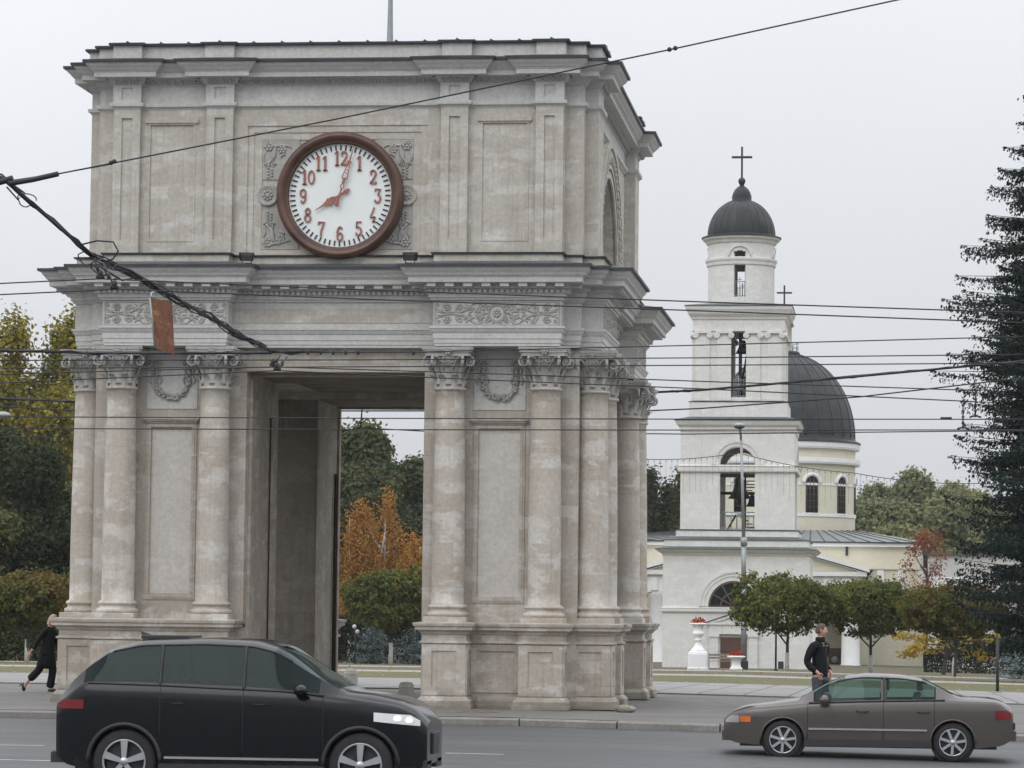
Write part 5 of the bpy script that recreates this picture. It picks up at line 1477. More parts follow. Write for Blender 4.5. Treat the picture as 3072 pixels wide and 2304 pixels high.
# low hedge-side kiosk edge and monument base seen beside the left jamb
# ------------------------------------------------------------------ overhead wires
def wire(label, pts, r=.011, name='overhead_wire', cat='wire', extra=None, sag=.0):
    b = MB(); P = [Vector(p) for p in pts]; q = []
    for i in range(len(P)-1):
        n = 8
        for k in range(n):
            t = k/n; p = P[i].lerp(P[i+1], t); p.z -= sag*4*t*(1-t); q.append(tuple(p))
    q.append(tuple(P[-1])); b.tube(q, r, 6)
    if extra: extra(b)
    o = b.build(name, M['wire'], origin=tuple(P[0])); tag(o, label, cat, 'trolley and span wires over the street'); return o
def ext(pts, x0=-30, x1=40):
    # carry a wire on beyond the picture at both ends
    a, b_ = Vector(pts[0]), Vector(pts[1]); d = (a-b_)/(a.x-b_.x); s = a+d*(x0-a.x)
    c, e = Vector(pts[-1]), Vector(pts[-2]); d2 = (c-e)/(c.x-e.x); f = c+d2*(x1-c.x)
    return [tuple(s)]+list(pts)+[tuple(f)]
Yc = lambda y, l: [(x, y, z) for x, z in l]
wire('upper of the two trolley wires crossing the carved frieze and the tower cornice', ext(Yc(-14, [(-2.75, 6.73), (-1.19, 6.8), (2.39, 6.65), (7.89, 6.45), (12.06, 6.31)])))
wire('lower of the two trolley wires crossing the carved frieze and the tower cornice', ext(Yc(-14.6, [(-2.57, 6.5), (-.78, 6.58), (3.0, 6.43), (7.93, 6.26), (11.7, 6.12)])))
wire('level wire across the column capitals, upper of a close pair', ext(Yc(-6, [(-4.99, 6.19), (1.0, 6.21), (7.43, 6.26), (12.96, 6.33)])))
wire('level wire across the column capitals, lower of a close pair', ext(Yc(-6.4, [(-4.82, 6.02), (.02, 6.05), (7.46, 6.10), (12.94, 6.15)])))
wire('trolley wire sloping down to the right from the clamps over the passage, upper one', ext(Yc(-6.6, [(-4.81, 5.9), (.05, 6.04), (3.57, 5.94), (7.46, 5.81), (12.07, 5.67)]), -30, 12.2))
wire('trolley wire sloping down to the right from the clamps over the passage, lower one', ext(Yc(-7.2, [(-4.64, 5.7), (.24, 5.93), (3.8, 5.78), (7.5, 5.64), (12.06, 5.44)]), -30, 12.1))
wire('level wire across the upper shafts and the sky of the passage, upper one', ext(Yc(-4, [(-5.53, 5.31), (1.28, 5.31), (7.32, 5.32), (12.39, 5.34)])))
wire('level wire across the upper shafts and the sky of the passage, lower one', ext(Yc(-4.6, [(-5.36, 5.06), (1.38, 5.07), (7.35, 5.09), (13.02, 5.12)])))
rw = random.Random(2)
def twist(b, pts, n=5, amp=.03):
    P = [Vector(p) for p in pts]
    for k in range(2):
        q = []
        for i in range(len(P)-1):
            for j in range(8):
                t = j/8; p = P[i].lerp(P[i+1], t); q.append((p.x+rw.uniform(-amp, amp)*.4, p.y+rw.uniform(-amp, amp), p.z+rw.uniform(-amp, amp)))
        b.tube(q, .012, 5)
I_ = ext(Yc(-6, [(-4.99, 6.37), (-3.25, 6.32), (-.1, 6.33)]), -30, -.1)
wire('thick twisted black cable ending at the clamps above the passage', I_[:-1], .026, 'overhead_cable', 'cable', lambda b: twist(b, I_[:-1]))
def insul(b):
    for i, x in enumerate((.55, .78, 1.0, 1.22, 1.44, 2.42)):
        b.ball((x, -6, 6.345), (.03, .03, .05), 8, 6)
    b.tube([(.15, -6, 6.35), (.5, -6, 6.36)], .028, 6)
wire('span wire with insulator beads running right from the clamps, rising slightly', ext(Yc(-6, [(-.1, 6.34), (1.24, 6.34), (2.44, 6.35), (7.42, 6.48), (12.0, 6.61)]), -.1, 40)[1:], .011, extra=insul)
J_ = ext(Yc(14, [(-10.65, 6.85), (-8.69, 6.77), (5.23, 7.05), (6.26, 7.1), (9.38, 7.38), (12.91, 7.72)]))
wire('thick black cable bundle passing behind the arch, upper one', J_, .03, 'overhead_cable', 'cable', lambda b: twist(b, J_, amp=.035))
wire('thinner black cable passing behind the arch just below the thick bundle', ext(Yc(14.5, [(-10.78, 6.69), (-8.81, 6.58), (4.96, 6.64), (6.23, 6.7), (9.99, 6.99), (12.81, 7.33)])), .018, 'overhead_cable', 'cable')
wire('rising span wire crossing the clock from lower left to the upper right corner', [(.52, -23, 7.15), (3.94, -23, 7.80), (8.07, -23, 8.63), (10.76, -23, 9.2), (16, -23, 10.3)], .010, extra=lambda b: ([b.ball((x, -23, z), .03, 8, 6) for x, z in ((1.18, 7.285), (1.22, 7.30), (8.03, 8.625), (8.1, 8.64))], b.tube([(.52, -23, 7.15), (.2, -23, 7.08), (-.1, -23, 7.03)], .035, 6), b.tube([(.52, -23, 7.15), (1.2, -23, 7.27)], .008, 5)))
# heavy span cable coming from the near left, with its tangle of hangers
W2 = [(-3.6, -18.5, 8.9), (-2.67, -17.0, 8.25), (-2.25, -15.5, 8.05), (-1.27, -12.0, 7.23), (.0, -9.0, 6.48), (.02, -6.0, 6.34)]
W2 = [(-2.95, -15.0, 8.42), (-2.50, -14.8, 8.22), (-1.35, -14.0, 7.18), (-.55, -11.5, 6.74), (-.35, -8.5, 6.53), (-.08, -6.0, 6.35)]
def tangle(b):
    rg = random.Random(9)
    for k in range(3):
        q = []
        for i in range(len(W2)-1):
            for j in range(6):
                t = j/6; p = Vector(W2[i]).lerp(Vector(W2[i+1]), t); q.append((p.x+rg.uniform(-.03, .03), p.y+rg.uniform(-.04, .04), p.z+rg.uniform(-.045, .045)))
        b.tube(q, .010, 5)
    for k in range(4):
        q = []; ph = rg.uniform(0, 6)
        for i in range(len(W2)-1):
            for j in range(7):
                t = (i*7+j); p = Vector(W2[i]).lerp(Vector(W2[i+1]), j/7); q.append((p.x+.045*cos(t*.9+ph)+rg.uniform(-.02, .02), p.y, p.z+.055*sin(t*.7+ph)+rg.uniform(-.02, .02)))
        b.tube(q, .011, 5)
    for (x0, z0_, r_) in ((-1.38, 7.16, .10), (-1.15, 7.02, .12), (-2.35, 8.05, .10), (-.98, 6.93, .09)):
        b.tube([(x0+r_*1.6*cos(t)*(.8+.2*rg.random()), -14+.1*sin(t*2), z0_+r_*sin(t)-.05) for t in [2*pi*i/12 for i in range(11)]], .010, 5)
    for k in range(3):
        b.tube([(-.1+.02*k, -6, 6.34+.02*k), (.25, -6, 6.36-.03*k), (.6, -6, 6.355+.02*rg.uniform(-1, 1)), (.9, -6, 6.345)], .014, 5)
    # loop of spare cable and the black clamp at the left border
    b.tube([(-1.5, -14, 7.32), (-1.25, -14, 7.38), (-1.0, -14, 7.36), (-.92, -14, 7.22), (-1.0, -14, 7.1), (-1.15, -14, 7.06)], .014, 6)
    b.tube([(-1.2, -14, 7.1), (-.85, -13.6, 6.98), (-.80, -13.5, 6.86), (-.95, -13.6, 6.82), (-1.2, -13.9, 6.98)], .016, 6)
    b.tube([(-2.9, -15, 8.15), (-2.55, -15, 8.13), (-2.3, -15, 8.2)], .05, 6)
    b.tube([(-2.45, -14.8, 8.2), (-2.2, -14.7, 8.02), (-2.3, -14.7, 7.92), (-2.45, -14.8, 8.1)], .014, 6)
wire('heavy black cable with loose loops slanting from the upper left down to the passage', W2, .032, 'overhead_cable', 'cable', tangle)
wire('short span cable joining the heavy cable at the left border', [(-5.5, -17, 7.95), (-2.9, -15, 8.15), (-2.3, -15, 8.17), (.52, -23, 7.15)], .012)
def hanger(lab, pts, drop):
    b = MB(); b.tube(pts, .014, 6); e = pts[-1]
    b.tube([(e[0]-.06, e[1], e[2]+.03), (e[0]+.06, e[1], e[2]+.03)], .028, 6); b.ball((e[0], e[1], e[2]+.08), (.045, .04, .06), 8, 6)
    m = ((pts[0][0]+e[0])/2, (pts[0][1]+e[1])/2, (pts[0][2]+e[2])/2); b.ball(m, (.03, .03, .05), 8, 6)
    o = b.build('wire_hanger', M['iron'], origin=pts[0]); tag(o, lab, 'wire hanger', 'hangers carrying the trolley wires')
hanger('black hanger below the cable loops holding the upper trolley wire at the left', [(-1.28, -14, 7.12), (-1.25, -14, 6.98), (-1.19, -14, 6.8)], 0)
hanger('black hanger below the cable loops holding the lower trolley wire at the left', [(-1.05, -14.4, 7.0), (-.9, -14.6, 6.8), (-.82, -14.6, 6.58)], 0)
hanger('slanting hanger under the cable end over the passage, left one', [(.15, -6.5, 6.24), (.05, -6.6, 6.05)], 0)
hanger('slanting hanger under the cable end over the passage, right one', [(.33, -6.8, 6.2), (.24, -7.2, 5.93)], 0)
def strut(lab, x, z0, z1, y):
    b = MB(); b.tube([(x, y, z0), (x, y, z1)], .014, 6)
    for k in range(4): b.ball((x, y, z0+(z1-z0)*(.1+.22*k)), (.028, .028, .02), 8, 6)
    b.tube([(x-.10, y, z1), (x, y, z1+.03), (x+.10, y, z1)], .018, 6)
    o = b.build('wire_hanger', M['iron'], origin=(x, y, z0)); tag(o, lab, 'wire hanger', 'hangers carrying the trolley wires')
strut('upright insulator hanger beside the spruce, right and higher one', 12.14, 5.71, 5.25, -6)
strut('upright insulator hanger left of the spruce, lower one', 11.93, 5.50, 5.05, -6)
b = MB(); b.tube([(-.10, 0, 0), (.10, 0, 0)], .016, 6)
for i in range(5): b.ball((-.08+.04*i, 0, .02), .022, 6, 5)
o = b.build('section_insulator', M['iron']); o.location = (11.68, -4, 5.34); tag(o, 'small ribbed insulator on the upper level wire left of the spruce', 'insulator')
hg = MB(); hg.tube([(-1.45, 12, 6.6), (-1.49, 12, 6.06)], .018, 6); o = hg.build('wire_hanger', M['iron'], origin=(-1.45, 12, 6.6)); tag(o, 'thin slanting rod with the sagging wire, seen against the sky in the passage', 'wire hanger', 'hangers carrying the trolley wires')
wire('sagging wire hung from the slanting rod, seen in the passage and right of the arch', Yc(12, [(-12, 5.75), (-1.85, 5.99), (-1.49, 6.06), (-.02, 5.99), (6.0, 5.95), (12.5, 6.05), (40, 6.2)]), .014)
# curtain of small festive lights behind the arch
def lights(lab, pts, drop, dx, seed):
    t = thing('string_lights', pts[0], lab, 'string lights', 'curtains of festive lights')
    P = [Vector(p) for p in pts]; o0 = P[0]
    b = MB(); q = []
    for i in range(len(P)-1):
        n = 10
        for k in range(n):
            s = k/n; p = P[i].lerp(P[i+1], s); p.z -= .25*4*s*(1-s)*min(1, (P[i+1]-P[i]).length/9); q.append(p)
    q.append(P[-1]); b.tube([tuple(p-o0) for p in q], .022, 5); b.build('cable', M['wire'], t)
    rg = random.Random(seed); b = MB()
    tot = q[-1].x-q[0].x; x = q[0].x+.1
    while x < q[-1].x:
        for i in range(len(q)-1):
            if q[i].x <= x <= q[i+1].x: p = q[i].lerp(q[i+1], (x-q[i].x)/(q[i+1].x-q[i].x)); break
        l = drop*rg.uniform(.6, 1.1)
        b.tube([tuple(p-o0), tuple(p-o0+Vector((rg.uniform(-.02, .02), 0, -l)))], .006, 3, False)
        b.ball(tuple(p-o0+Vector((0, 0, -.10))), (.025, .025, .05), 6, 4)
        x += dx
    b.build('light_strands', M['wire'], t)
lights('hanging festive light strings from the arch past the lamp post to the spruce', [(-3.6, 124, 10.78), (2.05, 124, 11.18), (8.7, 124, 10.05), (15.95, 124, 9.5)], 2.2, .34, 3)
lights('short festive light string behind the passage opening', [(-20.4, 120, 9.3), (-15.7, 120, 9.76)], .35, .34, 5)
# rusty board hanging from the heavy cable
sg = thing('hanging_sign', (-1.30, -9.5, 6.93), 'blank rusty sheet-metal board hanging askew from the heavy cable', 'sign')
O = (-1.30, -9.5, 6.93)
Q = [(-1.45, 6.95), (-1.12, 6.90), (-1.07, 6.03), (-1.36, 6.12)]
b = MB(); b.prism([(x-O[0], z-O[2]) for x, z in [Q[3], Q[2], Q[1], Q[0]]], [], -.012, .012, lambda u, v, w: (u, w+u*.5, v)); b.build('board', M['rust'], sg)
b = MB(); b.tube([(Q[0][0]-O[0]-.005, -.08, Q[0][1]-O[2]), (Q[3][0]-O[0]-.005, -.04, Q[3][1]-O[2])], .014, 6); b.build('edge_rail', M['steel'], sg)
for pts in ([(-.13, -.06, .02), (-.16, 0, .10), (-.05, .05, .16)], [(.15, .07, -.03), (.17, .05, .06)]):
    b = MB(); b.tube(pts, .019, 6); b.build('hook', M['steel'], sg)
# ------------------------------------------------------------------ cars
def lerpt(tab, x):
    if x <= tab[0][0]: return tab[0][1]
    for (a, p), (c, q) in zip(tab, tab[1:]):
        if x <= c:
            t = (x-a)/(c-a) if c > a else 0
            return p+(q-p)*t
    return tab[-1][1]
def smoothtab(tab, x, w=.06):
    return sum(lerpt(tab, x+w*k/3) for k in range(-3, 4))/7
def car(name, origin, rz_, label, cat, S):
    root = thing(name, origin, label, cat, None, rz_)
    Lh, W = S['len']/2, S['w']/2; Lf = S.get('front', Lh)
    bp = lambda b, n, m, p=root, **k: b.build(n, m, p, **k)
    wheels = S['axles']; wr = S['wr']; ar = S['ar']
    # stations along the length (x forward)
    xs = sorted(set([round(-Lh+i*(Lh+Lf)/64, 4) for i in range(65)]+[round(ax+ar*cos(pi*k/14), 4) for ax in wheels for k in range(15)]+[p[0] for p in S['cuts']]))
    xs = [x for i, x in enumerate(xs) if i == 0 or x-xs[i-1] > .012]
    def section(x):
        # half outline, from the sill up to the roof centre: list of (y, z)
        hood = smoothtab(S['top'], x); belt = smoothtab(S['belt'], x); zs = lerpt(S['sill'], x)
        pw = W*smoothtab(S['plan'], x, .12)
        bot = zs
        for ax in wheels:
            if abs(x-ax) < ar: bot = max(bot, wr+sqrt(ar*ar-(x-ax)**2))
        crease = min(max(belt-.16, bot+.02), belt)
        out = []
        mid = max(bot, .42*S['h'])
        zz_ = [bot+(crease-bot)*t for t in (0, .2, .45, .72, 1)]
        for z in zz_:
            q = (z-zs)/(belt-zs)
            out.append((pw*(1-.045*(1-q)**2-.015*q**3), z))
        out.append((pw*.985, belt-.05)); out.append((pw*.955, belt))
        if S['cab'][0] <= x <= S['cab'][1] and hood > belt+.02:      # greenhouse
            th = hood-belt; gw = S['roofw']*min(1, pw/W+.02)
            for t in (.06, .5, .86): out.append((pw*.945-(pw*.945-gw)*t**1.15, belt+th*t))
            out.append((gw*.90, belt+th*.955)); out.append((gw*.6, belt+th*.99)); out.append((0, hood))
        else:
            th = max(hood-belt, .0)
            for t in (.06, .5, .86): out.append((pw*(.945-.10*t), belt+th*t*.6))
            out.append((pw*.75, belt+th*.8)); out.append((pw*.45, belt+th*.95)); out.append((0, belt+th))
        return out
    secs = [section(x) for x in xs]; m = len(secs[0])
    wins = S['windows']
    def inwin(xa, xb, j):
        if j not in (7, 8): return None       # glazed rows between belt and cant rail
        xm = (xa+xb)/2
        for nm, a, c in wins:
            if a <= xm <= c and min(lerpt(S['top'], xa), lerpt(S['top'], xb)) > max(lerpt(S['belt'], xa), lerpt(S['belt'], xb))+.10: return nm
        return None
    body = MB(); glass = {}
    scr = {'windscreen': S['screen'], 'rear_window': S['rear']}
    for s in (-1, 1):
        base = len(body.v)
        for x, sec in zip(xs, secs):
            for y, z in sec: body.v.append((x, s*y, z))
        for i in range(len(xs)-1):
            for j in range(m-1):
                f = [base+i*m+j, base+(i+1)*m+j, base+(i+1)*m+j+1, base+i*m+j+1]
                if s > 0: f = f[::-1]
                w_ = inwin(xs[i], xs[i+1], j)
                xm = (xs[i]+xs[i+1])/2
                if w_ is None and j >= 9:
                    for nm, (a, c) in scr.items():
                        if a <= xm <= c: w_ = nm
                if w_:
                    glass.setdefault((w_, s if w_ not in scr else 0), []).append([body.v[k] for k in f]); continue
                body.f.append(f); body.sm.append(True)
    # front and tail closing faces
    for idx, sg_ in ((0, -1), (len(xs)-1, 1)):
        sec = secs[idx]; x = xs[idx]
        lp_ = [(x, y, z) for y, z in sec]+[(x, -y, z) for y, z in reversed(sec[:-1])]
        n = len(lp_); bi = len(body.v); body.v += lp_
        f = list(range(bi, bi+n)); body.f.append(f if sg_ > 0 else f[::-1]); body.sm.append(False)
    bo = bp(body, 'body', M[S['paint']], weld=True)
    for (nm, s), quads in glass.items():
        b = MB()
        for q in quads: b.add(q, [(0, 1, 2, 3)], True)
        bp(b, nm if nm in scr else 'side_window', M[S['glass']], weld=True)
    # window pillars and black trim along the belt
    for s in (-1, 1):
        b = MB()
        pts = [(x, s*(secs[i][6][0]+.004), secs[i][6][1]+.006) for i, x in enumerate(xs) if S['wx'][0] <= x <= S['wx'][1]]
        b.tube(pts, .014, 5)
        pts = [(x, s*(secs[i][9][0]+.004), secs[i][9][1]) for i, x in enumerate(xs) if S['wx'][0]+.25 <= x <= S['wx'][1]-.45]
        b.tube(pts, .012, 5)
        bp(b, 'window_trim', M['plastic'])
    for s in (-1, 1):
        for x in S['posts']:
            sec = section(x); b = MB(); b.tube([(x, s*(sec[k][0]+.003), sec[k][1]) for k in (6, 7, 8, 9)], .022, 6); bp(b, 'window_post', M['plastic'])
    # underbody, wheel wells, cabin
    b = MB(); b.box(-Lh+.25, Lf-.25, -W*.80, W*.80, S['clear'], S['clear']+.22); b.box(-Lh+.5, Lf-.6, -W*.62, W*.62, S['clear']+.2, S['beltz']-.12)
    bp(b, 'underbody', M['plastic'])
    for (x, y) in S['seats']:
        b = MB(); z = S['seatz']
        b.bbox(x-.22, x+.26, y-.24, y+.24, z-.1, z+.12, .04)
        b.add([(x-.30, y-.22, z+.05), (x-.18, y-.22, z+.05), (x-.18, y+.22, z+.05), (x-.30, y+.22, z+.05), (x-.42, y-.20, z+.62), (x-.32, y-.20, z+.62), (x-.32, y+.20, z+.62), (x-.42, y+.20, z+.62)], [(0, 3, 2, 1), (4, 5, 6, 7), (0, 1, 5, 4), (1, 2, 6, 5), (2, 3, 7, 6), (3, 0, 4, 7)])
        b.bbox(x-.45, x-.36, y-.12, y+.12, z+.66, z+.84, .03)
        bp(b, 'car_seat', M['seat'])
    # sills / cladding
    for s in (-1, 1):
        b = MB(); b.box(wheels[0]+ar-.02, wheels[1]-ar+.02, s*W*.965-.03, s*W*.965+.03, S['clear']+.02, S['clear']+.12); bp(b, 'sill', M['plastic'])
        b = MB(); b.box(wheels[0]+ar+.05, wheels[1]-ar-.05, s*(W*.99)-.012, s*(W*.99)+.012, S['strip'], S['strip']+.028); bp(b, 'side_trim', M[S.get('stripmat', 'plastic')])
    # arches
    for ax in wheels:
        for s in (-1, 1):
            b = MB()
            pts = []
            for k in range(21):
                t = pi*k/20; x = ax+(ar+.0)*cos(t); z = wr+ar*sin(t); pts.append((x, s*(W*smoothtab(S['plan'], x, .12)*.985), z))
            b.tube(pts, S.get('lip', .022), 6)
            # inner liner
            n = 16
            vs = []
            for k in range(n+1):
                t = pi*k/n; x = ax+(ar-.01)*cos(t); z = wr+(ar-.01)*sin(t)
                vs += [(x, s*W*.95, z), (x, s*W*.60, z)]
            b.add(vs, [(2*k, 2*k+1, 2*k+3, 2*k+2) for k in range(n)], True)
            b.add([(ax+ar*cos(2*pi*k/20), s*W*.60, wr+ar*sin(2*pi*k/20)) for k in range(20)], [list(range(20))])
            bp(b, 'wheel_arch', M[S.get('lipmat', 'plastic')])
    # wheels
    for ax in wheels:
        for s in (-1, 1):
            tw_ = S['tw']; y0 = s*(W*.955)
            t = MB(); pr = [(wr*.68, -tw_/2), (wr*.80, -tw_/2-.005), (wr*.95, -tw_/2+.012), (wr, -tw_/2+.045), (wr, tw_/2-.045), (wr*.95, tw_/2-.012), (wr*.80, tw_/2+.005), (wr*.68, tw_/2)]
            t.lathe(pr, 36, ax, y0-s*tw_/2, wr, axis='y')
            wh = bp(t, 'wheel', M['tyre'])
            t = MB(); R = wr*.68; yo = y0-.0
            t.lathe([(R, -s*tw_*.5), (R*.94, -s*.03), (R*1.02, s*.006), (R*1.0, s*.012), (R*.93, s*.0)], 32, ax, yo, wr, axis='y')
            ns = S['spokes']
            for k in range(ns):
                a = 2*pi*k/ns+.3
                d = (cos(a), sin(a)); nn = (-d[1], d[0])
                pts = [(ax+d[0]*r*R+nn[0]*q*R, wr+d[1]*r*R+nn[1]*q*R) for r, q in ((.15, -.10), (.15, .10), (.97, S['sw']), (.97, -S['sw']))]
                ar_ = sum(pts[i][0]*pts[(i+1) % 4][1]-pts[(i+1) % 4][0]*pts[i][1] for i in range(4))
                if ar_ < 0: pts.reverse()
                t.prism(pts, [], yo-.02, yo+.02, MY)
            t.lathe([(.0, s*.03), (R*.16, s*.03), (R*.22, s*.012), (R*.22, -s*.03)], 20, ax, yo, wr, axis='y')
            bp(t, 'rim', M['alloy'], wh)
            t = MB(); t.disc(R*.9, ax, yo-s*.06, wr, 24, 'y'); bp(t, 'brake_disc', M['iron'], wh)
    # lamps, mirrors, handles, bumpers
    def side_pt(x, j): 
        sec = section(x); return sec[j]
    def plate(nm, mat, x0, x1, za, zb, sides=(-1, 1), off=.008, n=5):
        for s in sides:
            b = MB(); vs = []
            for i in range(n+1):
                x = x0+(x1-x0)*i/n; pw = W*smoothtab(S['plan'], x, .12)
                zt = min(zb(x) if callable(zb) else zb, smoothtab(S['belt'], x)-.01); zl = za(x) if callable(za) else za
                for z in (zl, (zl+zt)/2, zt):
                    zs = lerpt(S['sill'], x); q = (z-zs)/(smoothtab(S['belt'], x)-zs)
                    vs.append((x, s*(pw*(1-.045*(1-q)**2-.015*q**3)+off), z))
            fs = [(i*3+j, (i+1)*3+j, (i+1)*3+j+1, i*3+j+1) for i in range(n) for j in range(2)]
            if s > 0: fs = [f[::-1] for f in fs]
            b.add(vs, fs, True)
            bp(b, nm, M[mat])
    for p in S['plates']: plate(*p)
    for x0, x1, y, z0, z1, nm, mat in S['boxes']:
        for s in ((-1, 1) if y else (0,)):
            b = MB()
            if s: b.bbox(x0, x1, s*y[0] if s > 0 else -y[1], s*y[1] if s > 0 else -y[0], z0, z1, .015)
            else: b.bbox(x0, x1, -.26, .26, z0, z1, .01)
            bp(b, nm, M[mat])
    for s in (-1, 1):
        b = MB(); mx_, mz = S['mirror']
        b.ball((mx_, s*(W+.09), mz), (.085, .115, .075), 12, 8); b.tube([(mx_+.03, s*(W*.93), mz-.05), (mx_+.01, s*(W+.03), mz-.03)], .025, 6)
        bp(b, 'wing_mirror', M[S['paint']])
        for hx_ in S['handles']:
            b = MB(); x = hx_; z = S['hz']; pw = W*smoothtab(S['plan'], x)
            b.tube([(x-.09, s*(pw*.985), z), (x-.07, s*(pw+.022), z), (x+.07, s*(pw+.022), z), (x+.09, s*(pw*.985), z)], .012, 6)
            bp(b, 'door_handle', M[S['handlemat']])
    # door shut lines
    for s in (-1, 1):
        for x in S['shuts']:
            b = MB(); sec = section(x); pts = [(x, s*(y+.001), z) for y, z in sec[1:7]]; b.tube(pts, .0045, 4); bp(b, 'door_gap', M['plastic'])
    return root
suv_z = rz(2.9, -21.8)-.17
suv = dict(len=4.72, front=2.24, w=1.93, h=1.83, axles=(-1.46, 1.46), wr=.395, ar=.455, tw=.25, clear=.26, beltz=1.12, paint='suv', glass='suvglass',
    top=[(-2.36, 1.139), (-2.26, 1.311), (-2.02, 1.526), (-1.70, 1.784), (-1.3, 1.887), (-.5, 1.919), (.10, 1.897), (.42, 1.806), (.82, 1.526), (1.22, 1.300), (1.6, 1.262), (1.9, 1.195), (2.12, 1.085), (2.24, 0.90)],
    belt=[(-2.36, 1.075), (-2.0, 1.344), (-1.0, 1.322), (.6, 1.268), (1.0, 1.225), (1.3, 1.20), (1.9, 1.11), (2.12, 1.01), (2.24, 0.84), (2.36, 0.8)],
    sill=[(-2.36, .46), (-2.2, .34), (-1.9, .30), (1.85, .30), (2.1, .34), (2.36, .46)],
    plan=[(-2.36, .76), (-2.28, .86), (-2.05, .95), (-1.5, .995), (0, 1.0), (1.45, .99), (1.85, .93), (2.08, .82), (2.24, .64)],
    cab=(-2.33, 1.24), roofw=.73, cuts=[(-1.78,), (-1.03,), (.01,), (.94,)], windows=[('quarter', -1.98, -1.03), ('rear_door', -1.03, .01), ('front_door', .01, .94)], wx=(-1.95, 1.05),
    posts=(-1.03, .01), screen=(.36, 1.19), rear=(-2.24, -1.72), seats=[(.25, -.42), (.25, .42), (-.65, -.42), (-.65, .42)], seatz=.74, strip=.44, stripmat='chrome', lip=.028, lipmat='plastic',
    spokes=5, sw=.17, mirror=(.74, 1.29), handles=(-.80, .22), hz=1.11, handlemat='suv', shuts=(-1.02, .01, 1.0),
    plates=[('tail_light', 'red', -2.33, -1.98, 1.03, 1.14), ('headlight', 'headglass', 1.62, 2.16, lambda x: .875+.10*(2.16-x), lambda x: 1.0+.07*(2.16-x))],
    boxes=[(-2.42, -2.28, None, .56, .66, 'number_plate_holder', 'plastic'), (2.19, 2.265, None, .52, .78, 'grille', 'plastic'), (-2.44, -2.2, (.15, .70), .36, .50, 'rear_bumper', 'plastic'), (2.02, 2.24, (.25, .66), .34, .46, 'fog_lamp', 'plastic')])
sr = car('suv_car', (2.86, -21.70, suv_z), 0.0, 'black estate-type off-road car with tinted windows driving right in front of the arch', 'car', suv)
# roof aerial
b = MB(); b.add([(-1.46, -.025, 1.85), (-1.16, -.03, 1.88), (-1.16, .03, 1.88), (-1.46, .025, 1.85), (-1.50, 0, 1.98)], [(0, 1, 4), (1, 2, 4), (2, 3, 4), (3, 0, 4)]); b.bbox(-1.4, -.8, -.40, .40, 1.89, 1.935, .01); b.build('roof_fin', M['plastic'], sr)
# lit lamp strip
mE, ntE, bsE = newmat('lit_headlamp'); bsE.inputs['Base Color'].default_value = (.9, .9, .88, 1); bsE.inputs['Emission Color'].default_value = (1, .86, .66, 1); bsE.inputs['Emission Strength'].default_value = 1.6
for s in (-1, 1):
    for k, (x, z) in enumerate(((1.90, .965), (2.03, .945))):
        b = MB(); b.ball((x, s*(.965*smoothtab(suv['plan'], x, .12)+.006), z), (.05, .015, .03), 10, 6); b.build('headlamp_bulb', mE, sr)
sed_z = -.385
sed = dict(len=4.44, w=1.72, h=1.33, axles=(-1.30, 1.30), wr=.305, ar=.345, tw=.20, clear=.20, beltz=.90, paint='sedan', glass='sedglass',
    top=[(-2.22, .78), (-2.16, .90), (-1.9, .985), (-1.45, 1.0), (-1.30, 1.04), (-.85, 1.27), (-.5, 1.325), (.05, 1.34), (.35, 1.30), (.62, 1.19), (1.02, .955), (1.4, .90), (1.85, .83), (2.1, .74), (2.22, .60)],
    belt=[(-2.22, .74), (-2.0, .93), (-1.2, .945), (0, .91), (.9, .875), (1.1, .855), (1.8, .79), (2.1, .70), (2.22, .57)],
    sill=[(-2.22, .36), (-2.05, .26), (-1.7, .22), (1.7, .22), (2.05, .25), (2.22, .34)],
    plan=[(-2.22, .80), (-2.12, .89), (-1.8, .965), (-1.2, 1.0), (1.0, 1.0), (1.6, .97), (2.0, .88), (2.22, .74)],
    cab=(-1.38, 1.05), roofw=.63, cuts=[(-.98,), (-.28,), (-.20,), (.80,)], windows=[('rear_door', -1.02, -.30), ('front_door', -.20, .85)], wx=(-1.2, .95),
    posts=(-.25,), screen=(.36, 1.02), rear=(-1.30, -.84), seats=[(.12, -.36), (.12, .36), (-.40, -.36), (-.40, .36)], seatz=.42, strip=.47, stripmat='chrome', lip=.014, lipmat='sedan',
    spokes=7, sw=.10, mirror=(.66, .93), handles=(-.85, .08), hz=.76, handlemat='plastic', shuts=(-1.02, -.24, .92),
    plates=[('tail_light', 'red', -2.19, -1.95, .66, .80), ('headlight', 'chrome', 1.98, 2.19, .56, .67), ('indicator', 'orange', 1.80, 1.97, .57, .66)],
    boxes=[(-2.27, -2.12, None, .50, .60, 'number_plate_holder', 'plastic'), (2.12, 2.235, None, .42, .60, 'grille', 'plastic'), (-2.27, -2.08, (.10, .66), .34, .50, 'rear_bumper', 'sedan'), (2.06, 2.25, (.10, .62), .28, .44, 'front_bumper', 'sedan')])
car('sedan_car', (10.36, -10.5, sed_z), pi, 'grey-brown saloon car driving left in front of the standing man', 'car', sed)
